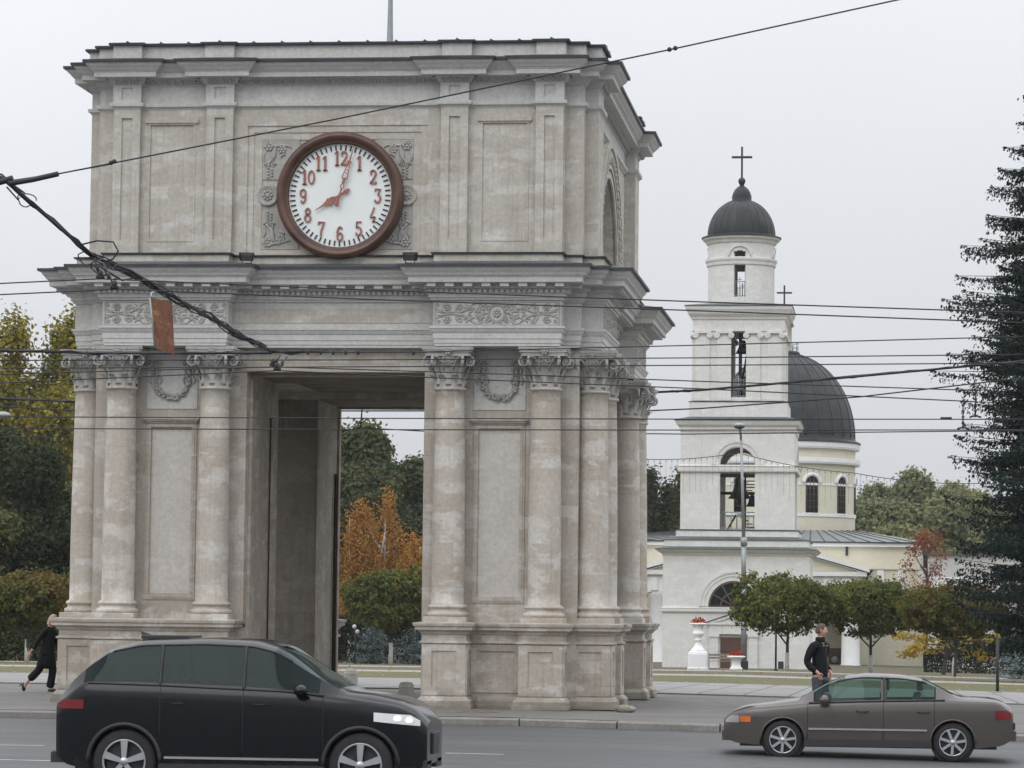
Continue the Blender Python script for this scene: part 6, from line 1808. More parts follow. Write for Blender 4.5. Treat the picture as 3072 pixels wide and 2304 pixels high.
# ------------------------------------------------------------------ people
def skin_mesh(name, verts, edges, radii, mat, parent, root=0, sub=2, label=None):
    # verts: joints, radii: per joint (rx, ry); evaluated Skin + Subdivision turned into a plain mesh
    m = bpy.data.meshes.new(name+'_cage'); m.from_pydata(verts, edges, []); m.update()
    o = bpy.data.objects.new(name+'_cage', m); C.objects.link(o)
    md = o.modifiers.new('s', 'SKIN'); md.use_smooth_shade = True; md.branch_smoothing = .6
    sl = m.skin_vertices[0].data
    for i, r in enumerate(radii):
        sl[i].radius = r if isinstance(r, tuple) else (r, r); sl[i].use_root = (i == root)
    sd_ = o.modifiers.new('d', 'SUBSURF'); sd_.levels = sub; sd_.render_levels = sub
    dg = bpy.context.evaluated_depsgraph_get(); dg.update()
    me = bpy.data.meshes.new_from_object(o.evaluated_get(dg)); me.name = name
    bpy.data.objects.remove(o); bpy.data.meshes.remove(m)
    me.materials.clear(); me.materials.append(mat)
    me.polygons.foreach_set('use_smooth', [True]*len(me.polygons))
    r = bpy.data.objects.new(name, me); C.objects.link(r); r.parent = parent
    if label: r['label'] = label
    return r
class Rig:
    def __init__(s): s.v = []; s.e = []; s.r = []
    def j(s, p, r, par=None):
        s.v.append(tuple(p)); s.r.append(r); i = len(s.v)-1
        if par is not None: s.e.append((par, i))
        return i
    def chain(s, par, pts):
        for p, r in pts: par = s.j(p, r, par)
        return par
def handjoints(g, wrist, d, side, palm_n, curl):
    # palm and five fingers from a wrist joint: d direction of the hand, side towards the thumb
    d = Vector(d).normalized(); sd = Vector(side).normalized(); pn = Vector(palm_n).normalized()
    w = Vector(g.v[wrist])
    palm = g.j(w+d*.045, (.030, .018), wrist)
    for k, (off, ln) in enumerate(((.026, .070), (.009, .078), (-.008, .073), (-.024, .058))):
        b0 = g.j(w+d*.088+sd*off, .0105, palm)
        p1 = Vector(g.v[b0])+(d*cos(curl*.5)+pn*sin(curl*.5))*ln*.45
        p2 = p1+(d*cos(curl)+pn*sin(curl))*ln*.33; p3 = p2+(d*cos(curl*1.5)+pn*sin(curl*1.5))*ln*.24
        g.chain(b0, [(p1, .0095), (p2, .0085), (p3, .0065)])
    t0 = g.j(w+d*.03+sd*.034+pn*.008, .012, palm)
    g.chain(t0, [(w+d*.062+sd*.052+pn*.016, .0105), (w+d*.088+sd*.056+pn*.022, .008)])
def head(b, c, yaw, tilt=0, s=1.0):
    # sculpted head: a deformed sphere with brow, nose, chin; faces -y before yaw
    nu, nv = 28, 22
    cy, sy = cos(yaw), sin(yaw); ct, st = cos(tilt), sin(tilt)
    vs = []
    def put(x, y, z):
        y, z = ct*y-st*z, st*y+ct*z
        x, y = cy*x-sy*y, sy*x+cy*y
        return (c[0]+x*s, c[1]+y*s, c[2]+z*s)
    for j in range(nv+1):
        t = -pi/2+pi*j/nv; z = .118*sin(t)
        for i in range(nu):
            a = 2*pi*i/nu; x = .076*cos(t)*sin(a); y = -.096*cos(t)*cos(a)
            f = max(0, cos(a))                      # towards the face
            if z < 0: x *= 1-.30*(-z/.118)**1.5; y *= (1-.22*(-z/.118)) if y > 0 else 1-.05*(-z/.118)
            fx = abs(x)
            if f > 0:
                if fx < .022 and -.045 < z < .02: y -= .024*max(0, 1-fx/.022)*max(0, 1-abs(z+.022)/.042)   # nose
                y -= .006*f*max(0, 1-abs(z-.028)/.02)*(1 if fx < .05 else 0)       # brow
                y += .008*max(0, 1-abs(z-.008)/.015)*max(0, 1-abs(fx-.032)/.022)   # eye sockets
                y -= .006*max(0, 1-abs(z+.062)/.012)*max(0, 1-fx/.03)              # lips
                y -= .008*max(0, 1-abs(z+.098)/.018)*max(0, 1-fx/.03)              # chin
            vs.append(put(x, y, z))
    fs = [(j*nu+i, j*nu+(i+1) % nu, (j+1)*nu+(i+1) % nu, (j+1)*nu+i) for j in range(nv) for i in range(nu)]
    b.add(vs, fs, True)
    for sg_ in (-1, 1):                              # ears
        for (dy, dz, r) in ((.012, .012, .020), (.016, .0, .018), (.010, -.018, .013)):
            b.ball(put(sg_*.078, dy, dz), (.010*s, r*.8*s, r*s), 8, 6)
    return put
def haircap(b, put, n=900, th=.010, low=-.02, seed=1, ln=0.0):
    nu, nv = 28, 14; vs = []
    for j in range(nv+1):
        t = pi/2*(1-j/nv*1.25)
        for i in range(nu):
            a = 2*pi*i/nu
            z = .118*sin(t); x = .076*cos(t)*sin(a); y = -.096*cos(t)*cos(a)
            front = cos(a) > .2
            lim = .062 if front and cos(a) > .45 else (.02 if front else low-.035*max(0, -cos(a)))
            if z < lim: z = lim; q = sqrt(max(0, 1-(z/.118)**2)); x = .076*q*sin(a); y = -.096*q*cos(a)
            k = 1+th/.09*(1.0 if z > lim+.004 else .35)
            if ln and not front: z -= ln*max(0, (1-(z+.05)/.16)); 
            vs.append(put(x*k, y*k, z*k))
    b.add(vs, [(j*nu+i, (j+1)*nu+i, (j+1)*nu+(i+1) % nu, j*nu+(i+1) % nu) for j in range(nv) for i in range(nu)], True)
def face(put, parent, eyes=True):
    b = MB()
    for s in (-1, 1): b.ball(put(s*.031, -.079, .008), .0105, 10, 8)
    b.build('eyes', M['white'], parent)
    b = MB()
    for s in (-1, 1):
        b.ball(put(s*.031, -.0885, .008), .0055, 8, 6); b.tube([put(s*.014, -.092, .026), put(s*.030, -.094, .031), put(s*.047, -.084, .026)], .0045, 5)
    b.build('eyebrows', M['hairbrown'], parent)
    b = MB(); b.tube([put(-.022, -.089, -.062), put(-.008, -.098, -.060), put(.008, -.098, -.060), put(.022, -.089, -.062)], .0045, 6); b.build('mouth', simple('lips', (.42, .17, .14), .5, .05, 30), parent)

# --- the man on the kerb: hands in jacket pockets, turned half right, head in profile to the right
mx, my = 9.50, -4.75; mz = gz(mx, my)
man = thing('person', (mx, my, mz), 'man in black jacket and grey trousers standing at the kerb, looking to the right', 'person', rz=radians(58))
# local: faces -y (towards the street), then turned; z up, height 1.78
g = Rig()
pel = g.j((0, 0, .93), (.14, .10)); sp1 = g.j((0, .01, 1.08), (.135, .10), pel); ch1 = g.j((0, .015, 1.26), (.16, .11), sp1); ch2 = g.j((0, .02, 1.40), (.13, .09), ch1)
nk = g.j((0, .01, 1.50), (.058, .06), ch2); hd_ = g.j((0, -.005, 1.60), (.062, .07), nk)
for s in (-1, 1):
    sh = g.j((s*.19, .02, 1.41), .062, ch2)
    el = g.chain(sh, [((s*.235, .07, 1.26), .052), ((s*.25, .115, 1.13), .045), ((s*.24, .045, 1.02), .040)])
    wr_ = g.j((s*.205, -.075, .945), .028, el)
    handjoints(g, wr_, (-s*.30, -.25, -.9), (-s*.3, -.9, .3), (-s*.9, .3, .1), .5)
    hip = g.j((s*.095, 0, .88), .095, pel)
    kn = g.chain(hip, [((s*.115, .0, .70), .082), ((s*.12, -.01, .50), .060), ((s*.125, .015, .30), .052), ((s*.125, .02, .09), .038)])
    g.chain(kn, [((s*.13, -.05, .045), .036), ((s*.14, -.13, .03), .028)])
body = skin_mesh('body', g.v, g.e, g.r, M['skin'], man)
b = MB(); put = head(b, (0, -.012, 1.665), radians(36)); hdm = b.build('head', M['skin'], man); face(put, hdm)
b = MB(); haircap(b, put, th=.009, low=-.03); b.build('hair', M['hairbrown'], man)
g = Rig()
p0 = g.j((0, .005, .80), (.17, .125)); p1 = g.j((0, .01, .95), (.175, .135), p0); p2 = g.j((0, .015, 1.12), (.175, .135), p1); p3 = g.j((0, .02, 1.30), (.19, .135), p2); p4 = g.j((0, .025, 1.42), (.155, .105), p3); g.j((0, .015, 1.52), (.080, .080), p4)
for s in (-1, 1):
    sh = g.j((s*.20, .025, 1.41), .078, p4)
    g.chain(sh, [((s*.248, .075, 1.26), .075), ((s*.265, .12, 1.13), .068), ((s*.25, .045, 1.02), .064), ((s*.222, -.055, .965), .050)])
jk = skin_mesh('jacket', g.v, g.e, g.r, M['jacket'], man)
b = MB(); b.tube([(.0, -.128, .84), (.0, -.135, 1.0), (.0, -.125, 1.2), (.0, -.10, 1.38)], .006, 5); b.build('zip', M['iron'], jk)
for s in (-1, 1):
    b = MB(); b.ball((s*.05, -.095, 1.40), .013, 8, 6); b.build('button', M['chrome'], jk)
b = MB(); b.lathe([(.082, 1.46), (.088, 1.50), (.078, 1.555), (.068, 1.55), (.07, 1.48)], 20, 0, .012, 0); b.build('collar', M['jacket'], jk)
g = Rig()
p0 = g.j((0, .005, .90), (.155, .115))
for s in (-1, 1):
    g.chain(p0, [((s*.10, 0, .80), .105), ((s*.118, -.0, .62), .092), ((s*.125, -.01, .45), .078), ((s*.13, .015, .25), .074), ((s*.13, .02, .06), .075)])
skin_mesh('trousers', g.v, g.e, g.r, M['trouser'], man)
for s in (-1, 1):
    b = MB(); b.ball((s*.135, -.045, .045), (.052, .145, .045), 14, 8); b.box(s*.135-.045, s*.135+.045, -.17, .08, 0, .022); b.build('shoe', M['shoe'], man)

# --- the woman walking behind the left corner of the arch
wxp, wyp = -7.37, 6.6
wo = thing('person', (wxp, wyp, 0), 'blond woman in a black coat striding past the left corner of the arch', 'person', rz=radians(75))
# local: walks towards -y; turned so that she walks right, into the picture's depth a little
g = Rig()
pel = g.j((0, 0, .90), (.14, .105)); sp1 = g.j((0, -.01, 1.05), (.115, .09), pel); ch1 = g.j((0, -.03, 1.22), (.135, .10), sp1); ch2 = g.j((0, -.045, 1.34), (.11, .08), ch1)
nk = g.j((0, -.06, 1.43), (.05, .052), ch2); g.j((0, -.085, 1.50), (.055, .06), nk)
# left arm (towards the camera side) swings back, right arm forward
for s, swing in ((-1, .20), (1, -.16)):
    sh = g.j((s*.165, -.04, 1.34), .05, ch2)
    el = g.chain(sh, [((s*.20, -.02+swing*.4, 1.18), .044), ((s*.205, .0+swing*.75, 1.05), .038), ((s*.20, .0+swing*1.15, .94), .032)])
    wr_ = g.j((s*.19, .0+swing*1.55, .86), .024, el)
    handjoints(g, wr_, (0, swing*1.6, -.7), (-s*.2, -.8, -.2), (-s*.9, .1, .1), .6)
legs = {-1: [((-.09, .01, .85), .09), ((-.10, .09, .66), .078), ((-.10, .13, .47), .056), ((-.10, .28, .33), .046), ((-.10, .41, .23), .036)],
        1: [((.09, -.0, .85), .09), ((.095, -.05, .66), .078), ((.10, -.09, .47), .056), ((.10, -.06, .28), .048), ((.10, -.02, .10), .036)]}
for s in (-1, 1):
    e = g.chain(pel, legs[s])
    if s < 0: g.chain(e, [((-.10, .47, .16), .034), ((-.10, .485, .07), .026)])
    else: g.chain(e, [((.10, -.08, .05), .034), ((.10, -.16, .03), .026)])
skin_mesh('body', g.v, g.e, g.r, M['skin'], wo)
b = MB(); put = head(b, (0, -.115, 1.555), 0.0, .28, .93); hdm = b.build('head', M['skin'], wo); face(put, hdm)
b = MB(); haircap(b, put, th=.020, low=-.06, ln=.06); b.build('hair', M['hairblond'], wo)
g = Rig()
p0 = g.j((0, .05, .48), (.21, .23)); p1 = g.j((0, .02, .74), (.19, .19), p0); p2 = g.j((0, 0, .96), (.17, .155), p1); p3 = g.j((0, -.03, 1.20), (.165, .14), p2); p4 = g.j((0, -.045, 1.35), (.125, .095), p3); g.j((0, -.06, 1.45), (.07, .07), p4)
for s, swing in ((-1, .20), (1, -.16)):
    sh = g.j((s*.17, -.04, 1.34), .065, p4)
    g.chain(sh, [((s*.208, -.02+swing*.4, 1.18), .060), ((s*.213, .0+swing*.75, 1.05), .054), ((s*.207, .0+swing*1.2, .92), .050)])
skin_mesh('coat', g.v, g.e, g.r, M['coat'], wo)
g = Rig(); p0 = g.j((0, .0, .86), (.14, .11))
g.chain(p0, [((-.095, .05, .74), .105), ((-.10, .13, .49), .090), ((-.10, .26, .36), .088), ((-.10, .39, .26), .098)])
g.chain(p0, [((.095, -.04, .72), .105), ((.10, -.09, .48), .090), ((.10, -.06, .28), .088), ((.10, -.02, .08), .098)])
skin_mesh('trousers', g.v, g.e, g.r, M['coat'], wo)
b = MB(); b.ball((-.10, .505, .11), (.038, .05, .10), 12, 8); b.tube([(-.10, .55, .17), (-.10, .62, .12)], [.018, .008], 6); b.build('shoe', M['shoe'], wo)
b = MB(); b.ball((.10, -.09, .045), (.040, .115, .038), 12, 8); b.tube([(.10, .0, .06), (.10, .015, .0)], [.02, .009], 6); b.build('shoe', M['shoe'], wo)
# ------------------------------------------------------------------ vegetation
def leaves(name, pts, nrm, size, mat, parent, rng, aspect=.62, jit=.8, label=None, droop=0.0, udir=None):
    n = len(pts)
    u = rng.normal(size=(n, 3)) if udir is None else udir+rng.normal(size=(n, 3))*.22
    nn = nrm+rng.normal(size=(n, 3))*jit
    nn /= np.linalg.norm(nn, axis=1)[:, None]+1e-9
    if droop: u[:, 2] -= droop
    u -= nn*(u*nn).sum(1)[:, None]; u /= np.linalg.norm(u, axis=1)[:, None]+1e-9
    w = np.cross(nn, u)
    s = (size*(.65+.7*rng.random(n)))[:, None]
    v = np.empty((n, 4, 3), dtype=np.float32)
    v[:, 0] = pts-u*s*.5; v[:, 1] = pts+w*s*.5*aspect+nn*s*.06; v[:, 2] = pts+u*s*.5; v[:, 3] = pts-w*s*.5*aspect+nn*s*.06
    m = bpy.data.meshes.new(name); m.vertices.add(n*4); m.vertices.foreach_set('co', v.ravel())
    m.loops.add(n*4); m.loops.foreach_set('vertex_index', np.arange(n*4, dtype=np.int32))
    m.polygons.add(n); m.polygons.foreach_set('loop_start', np.arange(0, n*4, 4, dtype=np.int32)); m.polygons.foreach_set('loop_total', np.full(n, 4, dtype=np.int32))
    m.update(calc_edges=True); m.materials.append(mat)
    o = bpy.data.objects.new(name, m); C.objects.link(o); o.parent = parent
    if label: o['label'] = label
    return o
def clumps(rng, blobs, per, sig, inner=.45, flat=1.0):
    # blobs: (centre, radii, number of clumps); leaves gather in clumps through the outer part of each blob
    P, Nn = [], []
    for c, r, k in blobs:
        c = np.array(c, float); r = np.array(r, float)
        d = rng.normal(size=(k, 3)); d /= np.linalg.norm(d, axis=1)[:, None]
        rad = (inner+(1-inner)*rng.random(k)**.6)[:, None]
        cc = c+d*r*rad
        for i in range(k):
            m = int(per*rng.uniform(.6, 1.4)); g = rng.normal(size=(m, 3))*sig*rng.uniform(.7, 1.3); g[:, 2] *= flat
            P.append(cc[i]+g); Nn.append(np.tile(d[i]*.7+np.array([0, 0, .5]), (m, 1))+g/sig*.3)
    return np.concatenate(P), np.concatenate(Nn)
def trunk(b, base, top, r0, r1, wob, rng, n=7):
    pts = []
    for i in range(n+1):
        t = i/n; pts.append((base[0]+(top[0]-base[0])*t+rng.normal()*wob*t*(1-t)*3, base[1]+(top[1]-base[1])*t+rng.normal()*wob*t*(1-t)*3, base[2]+(top[2]-base[2])*t))
    b.tube(pts, [r0+(r1-r0)*(i/n)**.8 for i in range(n+1)], 9); return pts
def limbs(b, rng, start, targets, r0):
    for t in targets:
        s = Vector(start[0] if isinstance(start, list) else start); e = Vector(t); m = s.lerp(e, .5)+Vector((rng.normal()*.12, rng.normal()*.12, -.08*(e-s).length))
        b.tube([tuple(s), tuple(s.lerp(m, .6)), tuple(m), tuple(m.lerp(e, .6)), tuple(e)], [r0, r0*.8, r0*.6, r0*.42, r0*.2], 6)
M['lf_globe'] = leafmat('clipped_maple_leaves', [(.034, .052, .014), (.066, .088, .022), (.12, .135, .032), (.20, .18, .04)], .5)
M['lf_globe2'] = leafmat('reddening_maple_leaves', [(.035, .050, .014), (.075, .085, .020), (.14, .128, .030), (.18, .09, .028)], .45)
M['lf_yellow'] = leafmat('yellow_maple_leaves', [(.22, .15, .02), (.36, .25, .035), (.46, .33, .05)], .8)
M['lf_poplar'] = leafmat('turning_poplar_leaves', [(.085, .095, .020), (.17, .16, .032), (.28, .235, .042), (.37, .285, .05)], .22)
M['lf_dark'] = leafmat('dark_green_leaves', [(.016, .026, .012), (.030, .042, .016), (.062, .066, .022)], .25)
M['lf_mid'] = leafmat('dull_green_leaves', [(.040, .058, .024), (.075, .092, .034), (.125, .125, .040)], .2)
M['lf_orange'] = leafmat('orange_birch_leaves', [(.24, .115, .028), (.38, .19, .045), (.48, .265, .07)], .5)
M['lf_haze'] = leafmat('haze_paled_leaves', [(.13, .155, .085), (.19, .21, .10), (.28, .27, .12)], .12)  # leaf colours lightened to carry the haze of distance
M['lf_red'] = leafmat('red_leaves', [(.13, .035, .022), (.22, .06, .03), (.28, .09, .035)], .5)
M['needle_blue'] = leafmat('blue_spruce_needles', [(.09, .135, .135), (.15, .205, .21), (.22, .28, .28)], .6, .1)
M['needle_dark'] = leafmat('dark_spruce_needles', [(.006, .015, .012), (.010, .024, .019), (.024, .044, .037)], .5, .08)
M['hedge'] = leafmat('hedge_leaves', [(.010, .020, .010), (.020, .034, .014), (.035, .045, .018)], .5)

def broadleaf(name, base, lab, group, blobs, per, sig, size, mat, th, tr, seed, nl=6, white=0.0, cat='tree', bark='bark', droop=0, flat=1.0, inner=.45, r1=.05):
    rng = np.random.default_rng(seed)
    t = thing(name, base, lab, cat, group)
    b = MB(); p = trunk(b, (0, 0, -.2), (rng.normal()*.1, rng.normal()*.1, th), tr, r1, tr*.25, rng)
    cen = [bl for bl in blobs]
    tg = []
    for i in range(nl):
        c, r, k = cen[i % len(cen)]; d = rng.normal(size=3); d /= np.linalg.norm(d); tg.append(tuple(np.array(c)+d*np.array(r)*.6))
    q = p[4]
    for g_ in tg: limbs(b, rng, p[int(rng.integers(3, 7))], [g_], tr*.42)
    tk = b.build('trunk', M[bark], t)
    if white:
        b = MB(); b.tube([(x, y, z) for x, y, z in [(0, 0, -.1), (p[0][0]*.5, 0, white*.5), (p[1][0], p[1][1], white)]], [tr*1.06, tr*1.03, tr*.98], 9); b.build('whitewash', M['lime'], tk)
    P, Nn = clumps(rng, blobs, per, sig, inner, flat)
    leaves('crown', P, Nn, size, M[mat], t, rng, droop=droop)
    return t
GM = 'clipped round maples with whitewashed trunks'
def globe(x, y, z, lab, w, h, zc, mat, seed, trk=.11, wh=1.0):
    rg = random.Random(seed)
    bl = [((0, 0, zc), (w*.46, w*.44, h*.46), 230)]
    for k in range(9):       # uneven lobes round the clipped crown
        a = 2*pi*k/9+rg.uniform(-.2, .2); e = rg.uniform(-.2, .26)
        bl.append(((w*.30*cos(a), w*.28*sin(a), zc+h*e), (w*.21*rg.uniform(.75, 1.2), w*.2, h*.26*rg.uniform(.8, 1.2)), 34))
    bl.append(((rg.uniform(-.3, .3), 0, zc+h*.28), (w*.26, w*.26, h*.24), 40))
    return broadleaf('round_maple', (x, y, z), lab, GM, bl, 32, .16, .20, mat, zc, trk, seed, 8, wh, flat=.8, inner=.62)
globe(5.36, 109.5, -1.14, 'clipped round maple nearest the street lamp, crown dark green', 6.1, 3.2, 3.5, 'lf_globe', 11)
globe(9.74, 114, -1.27, 'clipped round maple behind the standing man, between two others, crown green', 6.7, 3.15, 3.5, 'lf_globe', 12)
globe(14.05, 106, -1.26, 'clipped round maple in front of the big spruce, crown turning yellow and rust', 5.9, 3.05, 3.35, 'lf_globe2', 13)
globe(-30.4, 89.3, -.88, 'clipped round maple at the left border, crown with rusty top', 4.6, 2.8, 2.95, 'lf_globe2', 14, .11, 1.15)
globe(-18.85, 128.6, -1.37, 'clipped round maple seen through the passage of the arch', 6.0, 3.7, 3.75, 'lf_globe', 15, .14, 1.3)
# poplars and dark trees at the left
PG = 'tall yellowing trees at the left border'
def tall(x, y, lab, h, w, mat, seed, low=.25, grp=PG, name='tall_tree', size=.32, k=1.0, per=34, shape='spire'):
    z = gz(x, y); bl = []
    rng = np.random.default_rng(seed+900)
    n = 6
    for i in range(n):
        t = i/(n-1); zc = h*(low+(.93-low)*t)
        r = w/2*((1-.62*t**1.8) if shape == 'spire' else sqrt(max(.12, 1-((t-.42)/.66)**2)))
        for q in range(2 if (t < .7 or shape == 'round') else 1):
            o = .35 if shape == 'spire' else .62
            bl.append(((rng.normal()*r*o, rng.normal()*r*.4, zc+rng.normal()*h*.02), (r*.85, r*.85, h*.12), int(100*k*(1-.45*t if shape == 'spire' else 1))))
    return broadleaf(name, (x, y, z), lab, grp, bl, per, .38, size, mat, h*.85, .28, seed, 10, flat=1.25 if shape == 'spire' else .9, inner=.35)
tall(-43.3, 131, 'tall yellowing tree at the very left border, its tip just in the picture', 19.6, 6.0, 'lf_poplar', 21)
tall(-41.2, 133, 'tall yellowing tree with two tips, left of the one beside the arch', 20.2, 5.2, 'lf_poplar', 22)
tall(-38.9, 130, 'tall yellowing tree right beside the left edge of the arch', 20.1, 5.4, 'lf_poplar', 23)
tall(-42.3, 126, 'yellow-green tree standing lower in front of the tall yellow ones', 16.5, 6.4, 'lf_poplar', 24)
tall(-38.6, 124, 'olive tree half hidden behind the left column of the arch', 15.6, 6.2, 'lf_poplar', 25)
DG_ = 'dark green trees at the left border'
tall(-38.8, 112, 'dark green tree behind the round maple at the left border', 11.8, 6.6, 'lf_dark', 26, .15, DG_, 'dark_tree', .28, 1.2, shape='round')
tall(-35.2, 110, 'dark green tree between the round maple and the left edge of the arch', 11.0, 6.4, 'lf_dark', 27, .15, DG_, 'dark_tree', .28, 1.2, shape='round')
tall(-36.8, 107, 'low dark tree with a few rusty leaves above the round maple', 7.6, 6.4, 'lf_mid', 28, .2, DG_, 'dark_tree', .26, .9, shape='round')
# through the passage
BG = 'green trees seen through the passage'
tall(-31.3, 186, 'olive tree with a broad crown at the left of the passage view', 16.8, 7.5, 'lf_mid', 31, .25, BG, 'park_tree', .40, 1.8, shape='round')
tall(-28.4, 188, 'olive tree behind the orange birch in the passage view', 14.8, 6.5, 'lf_mid', 32, .25, BG, 'park_tree', .40, 1.6, shape='round')
tall(-26.6, 205, 'dark round-topped tree against the sky in the passage view', 15.0, 3.6, 'lf_dark', 33, .4, BG, 'park_tree', .36, .9, shape='round')
tall(-24.8, 187, 'lower dark tree at the right of the passage view', 12.8, 6.0, 'lf_dark', 34, .2, BG, 'park_tree', .38, 1.5, shape='round')
tall(-28.0, 172, 'low dark tree behind the birches in the passage view', 11.2, 9.5, 'lf_dark', 35, .15, BG, 'park_tree', .36, 1.8, shape='round')
OB = 'orange autumn birches seen through the passage'
def birch(x, y, lab, h, w, seed):
    z = gz(x, y); rng = np.random.default_rng(seed+50); bl = []
    for i in range(7):
        t = i/6; bl.append(((rng.normal()*w*.22, rng.normal()*w*.2, h*(.36+.56*t)+rng.normal()*.2), (w*.44*(1-.6*t**1.6)*rng.uniform(.7, 1.2), w*.42*(1-.6*t**1.6), h*.10*rng.uniform(.7, 1.3)), int(30*(1-.5*t))))
    for i in range(6):
        a = rng.random()*6.28; t = rng.random(); bl.append(((cos(a)*w*.5*(1-.5*t), sin(a)*w*.4, h*(.35+.45*t)), (w*.16, w*.16, h*.07), 7))
    return broadleaf('birch', (x, y, z), lab, OB, bl, 34, .26, .20, 'lf_orange', h*.92, .13, seed, 9, cat='tree', bark='birchbark', droop=1.2, flat=1.6, inner=.25, r1=.02)
birch(-24.95, 150, 'slim orange birch at the left edge of the passage view', 10.4, 2.0, 41)
birch(-22.85, 151, 'tallest orange birch in the middle of the passage view', 11.0, 3.0, 42)
birch(-20.6, 150, 'orange birch with pale bare twigs at the right of the passage view', 9.0, 2.7, 43)
# conifers
def spruce(name, base, lab, group, H, R, seed, mat, dens=1.0, low=.04, leafs=.30, step=.36, asp=.28, powr=.85, droopk=.5, twig=1.0):
    rng = np.random.default_rng(seed)
    t = thing(name, base, lab, 'spruce', group)
    b = MB(); b.tube([(0, 0, -.2), (0, 0, H*.5), (0, 0, H)], [R*.045+.05, R*.03+.03, .015], 8)
    P, Nn = [], []
    z = H*low
    while z < H*.985:
        f = 1-z/H; L_ = R*(f**powr)*1.02+.12
        nb = int(max(4, min(9, 4+5*f))*dens)
        a0 = rng.random()*6.28
        for k in range(nb):
            a = a0+2*pi*k/nb+rng.normal()*.2; l = L_*rng.uniform(.66, 1.12); zz0 = z+rng.normal()*step*.25
            dx, dy = cos(a), sin(a)
            m = max(3, int(l/.30))
            pts = []
            for i in range(m+1):
                s = i/m; dz = -droopk*l*(.55*s-.42*s*s)+(.10*l*s**3)
                pts.append((dx*l*s, dy*l*s, zz0+dz))
            b.tube([pts[0], pts[m//2], pts[m]], [.03+.02*f, .02, .008], 4)
            for i in range(1, m+1):
                s = i/m; c = np.array(pts[i]); wd = min(.55, .20+.38*l*(1-s)*.5)*twig
                n_ = int((7+9*(1-s))*dens)
                o = rng.normal(size=(n_, 3))*np.array([.13, .13, .06])
                lat = rng.uniform(-1, 1, n_)*wd
                o[:, 0] += -dy*lat; o[:, 1] += dx*lat; o[:, 2] -= np.abs(lat)*.25+np.abs(rng.normal(size=n_))*.10*twig
                P.append(c+o); Nn.append(np.tile(np.array([dx*.3, dy*.3, 1.0]), (n_, 1)))
        z += step*(.75+.5*f)
    b.build('trunk', M['bark'], t)
    P = np.concatenate(P); Nn = np.concatenate(Nn)
    leaves('crown', P, Nn, leafs, M[mat], t, rng, aspect=asp, jit=.7, droop=.9)
    return t
def big_spruce(base, lab, H, R, seed):
    # layered boughs: an axis, side twigs along it and needle sprays laid along every twig
    rng = np.random.default_rng(seed)
    t = thing('big_spruce', base, lab, 'spruce')
    b = MB(); b.tube([(0, 0, -.2), (0, 0, H*.5), (0, 0, H)], [.34, .22, .02], 10)
    P, U, Nn = [], [], []
    z = 2.3
    while z < H-.3:
        f = 1-z/H; rad = R*min(1, (f/.40)**.85)*(1 if z > 5 else .92)
        lay = (int(z/.36) % 3 == 0)
        nb = int((9 if lay else 11)+5*min(1, f*2.2)); a0 = rng.random()*6.28
        for k in range(nb):
            a = a0+2*pi*k/nb+rng.normal()*.22; l = rad*(rng.uniform(.74, 1.18) if lay else rng.uniform(.36, .70))+.15
            dx, dy = cos(a), sin(a); m = max(3, int(l/.15)); z0 = z+rng.normal()*.15
            dr = rng.uniform(.16, .34)
            ax = [np.array([dx*l*i/m, dy*l*i/m, z0-dr*l*(i/m)**.8+.16*l*(i/m)**3]) for i in range(m+1)]
            b.tube([tuple(ax[0]), tuple(ax[m//2]), tuple(ax[m])], [.05*f+.02, .025, .006], 4)
            for i in range(1, m+1):
                s_ = i/m; tl = (.18+.56*(1-s_)*min(1, l/3))*rng.uniform(.6, 1.25)
                for sg in (-1, 1):
                    d = np.array([dx*.62-sg*dy*.8, dy*.62+sg*dx*.8, -.30-.55*rng.random()]); d /= np.linalg.norm(d)
                    q = max(4, int(tl/.042))
                    tt = (np.arange(q)+.5)/q*tl
                    P.append(ax[i]+tt[:, None]*d+rng.normal(size=(q, 3))*.035); U.append(np.tile(d+np.array([0, 0, -.15]), (q, 1))); Nn.append(np.tile(np.array([dx*.25, dy*.25, .9]), (q, 1)))
                # hanging twiglets
                q = int(rng.integers(3, 8)); hl = rng.uniform(.05, .48, q)
                P.append(ax[i]+np.stack([rng.normal(size=q)*.12, rng.normal(size=q)*.12, -hl], 1)); U.append(np.tile(np.array([dx*.2, dy*.2, -1.0]), (q, 1))); Nn.append(rng.normal(size=(q, 3)))
            d = np.array([dx, dy, .1]); P.append(ax[m][None, :]+np.array([[0.05*k_*dx, .05*k_*dy, 0.0] for k_ in range(3)])); U.append(np.tile(d, (3, 1))); Nn.append(np.tile(np.array([0, 0, 1.0]), (3, 1)))
        z += .36
    b.build('trunk', M['bark'], t)
    leaves('crown', np.concatenate(P), np.concatenate(Nn), .17, M['needle_dark'], t, rng, aspect=.5, jit=.5, udir=np.concatenate(U))
    return t
big_spruce((18.3, 80, gz(18.3, 80)), 'very tall dark spruce at the right border, its tip beyond the picture', 28.5, 5.0, 61)
BS = 'blue spruces beyond the passage'
spruce('blue_spruce', (-20.6, 133, -1.40), 'small blue spruce left of the maple trunk in the passage view', BS, 2.9, 1.75, 62, 'needle_blue', 1.0, .03, .20, .24, .32, .8, .3, .7)
spruce('blue_spruce', (-17.9, 134, -1.40), 'small blue spruce behind the right pier, right of the maple trunk', BS, 3.3, 1.7, 63, 'needle_blue', 1.0, .03, .20, .24, .32, .8, .3, .7)
spruce('blue_spruce', (17.2, 99, gz(17.2, 99)), 'low blue spruce under the big spruce in the lower right corner', 'blue spruces at the right', 2.3, 1.5, 64, 'needle_blue', 1.0, .03, .19, .24, .32, .8, .3, .7)
CF = 'far dark trees between arch and tower'
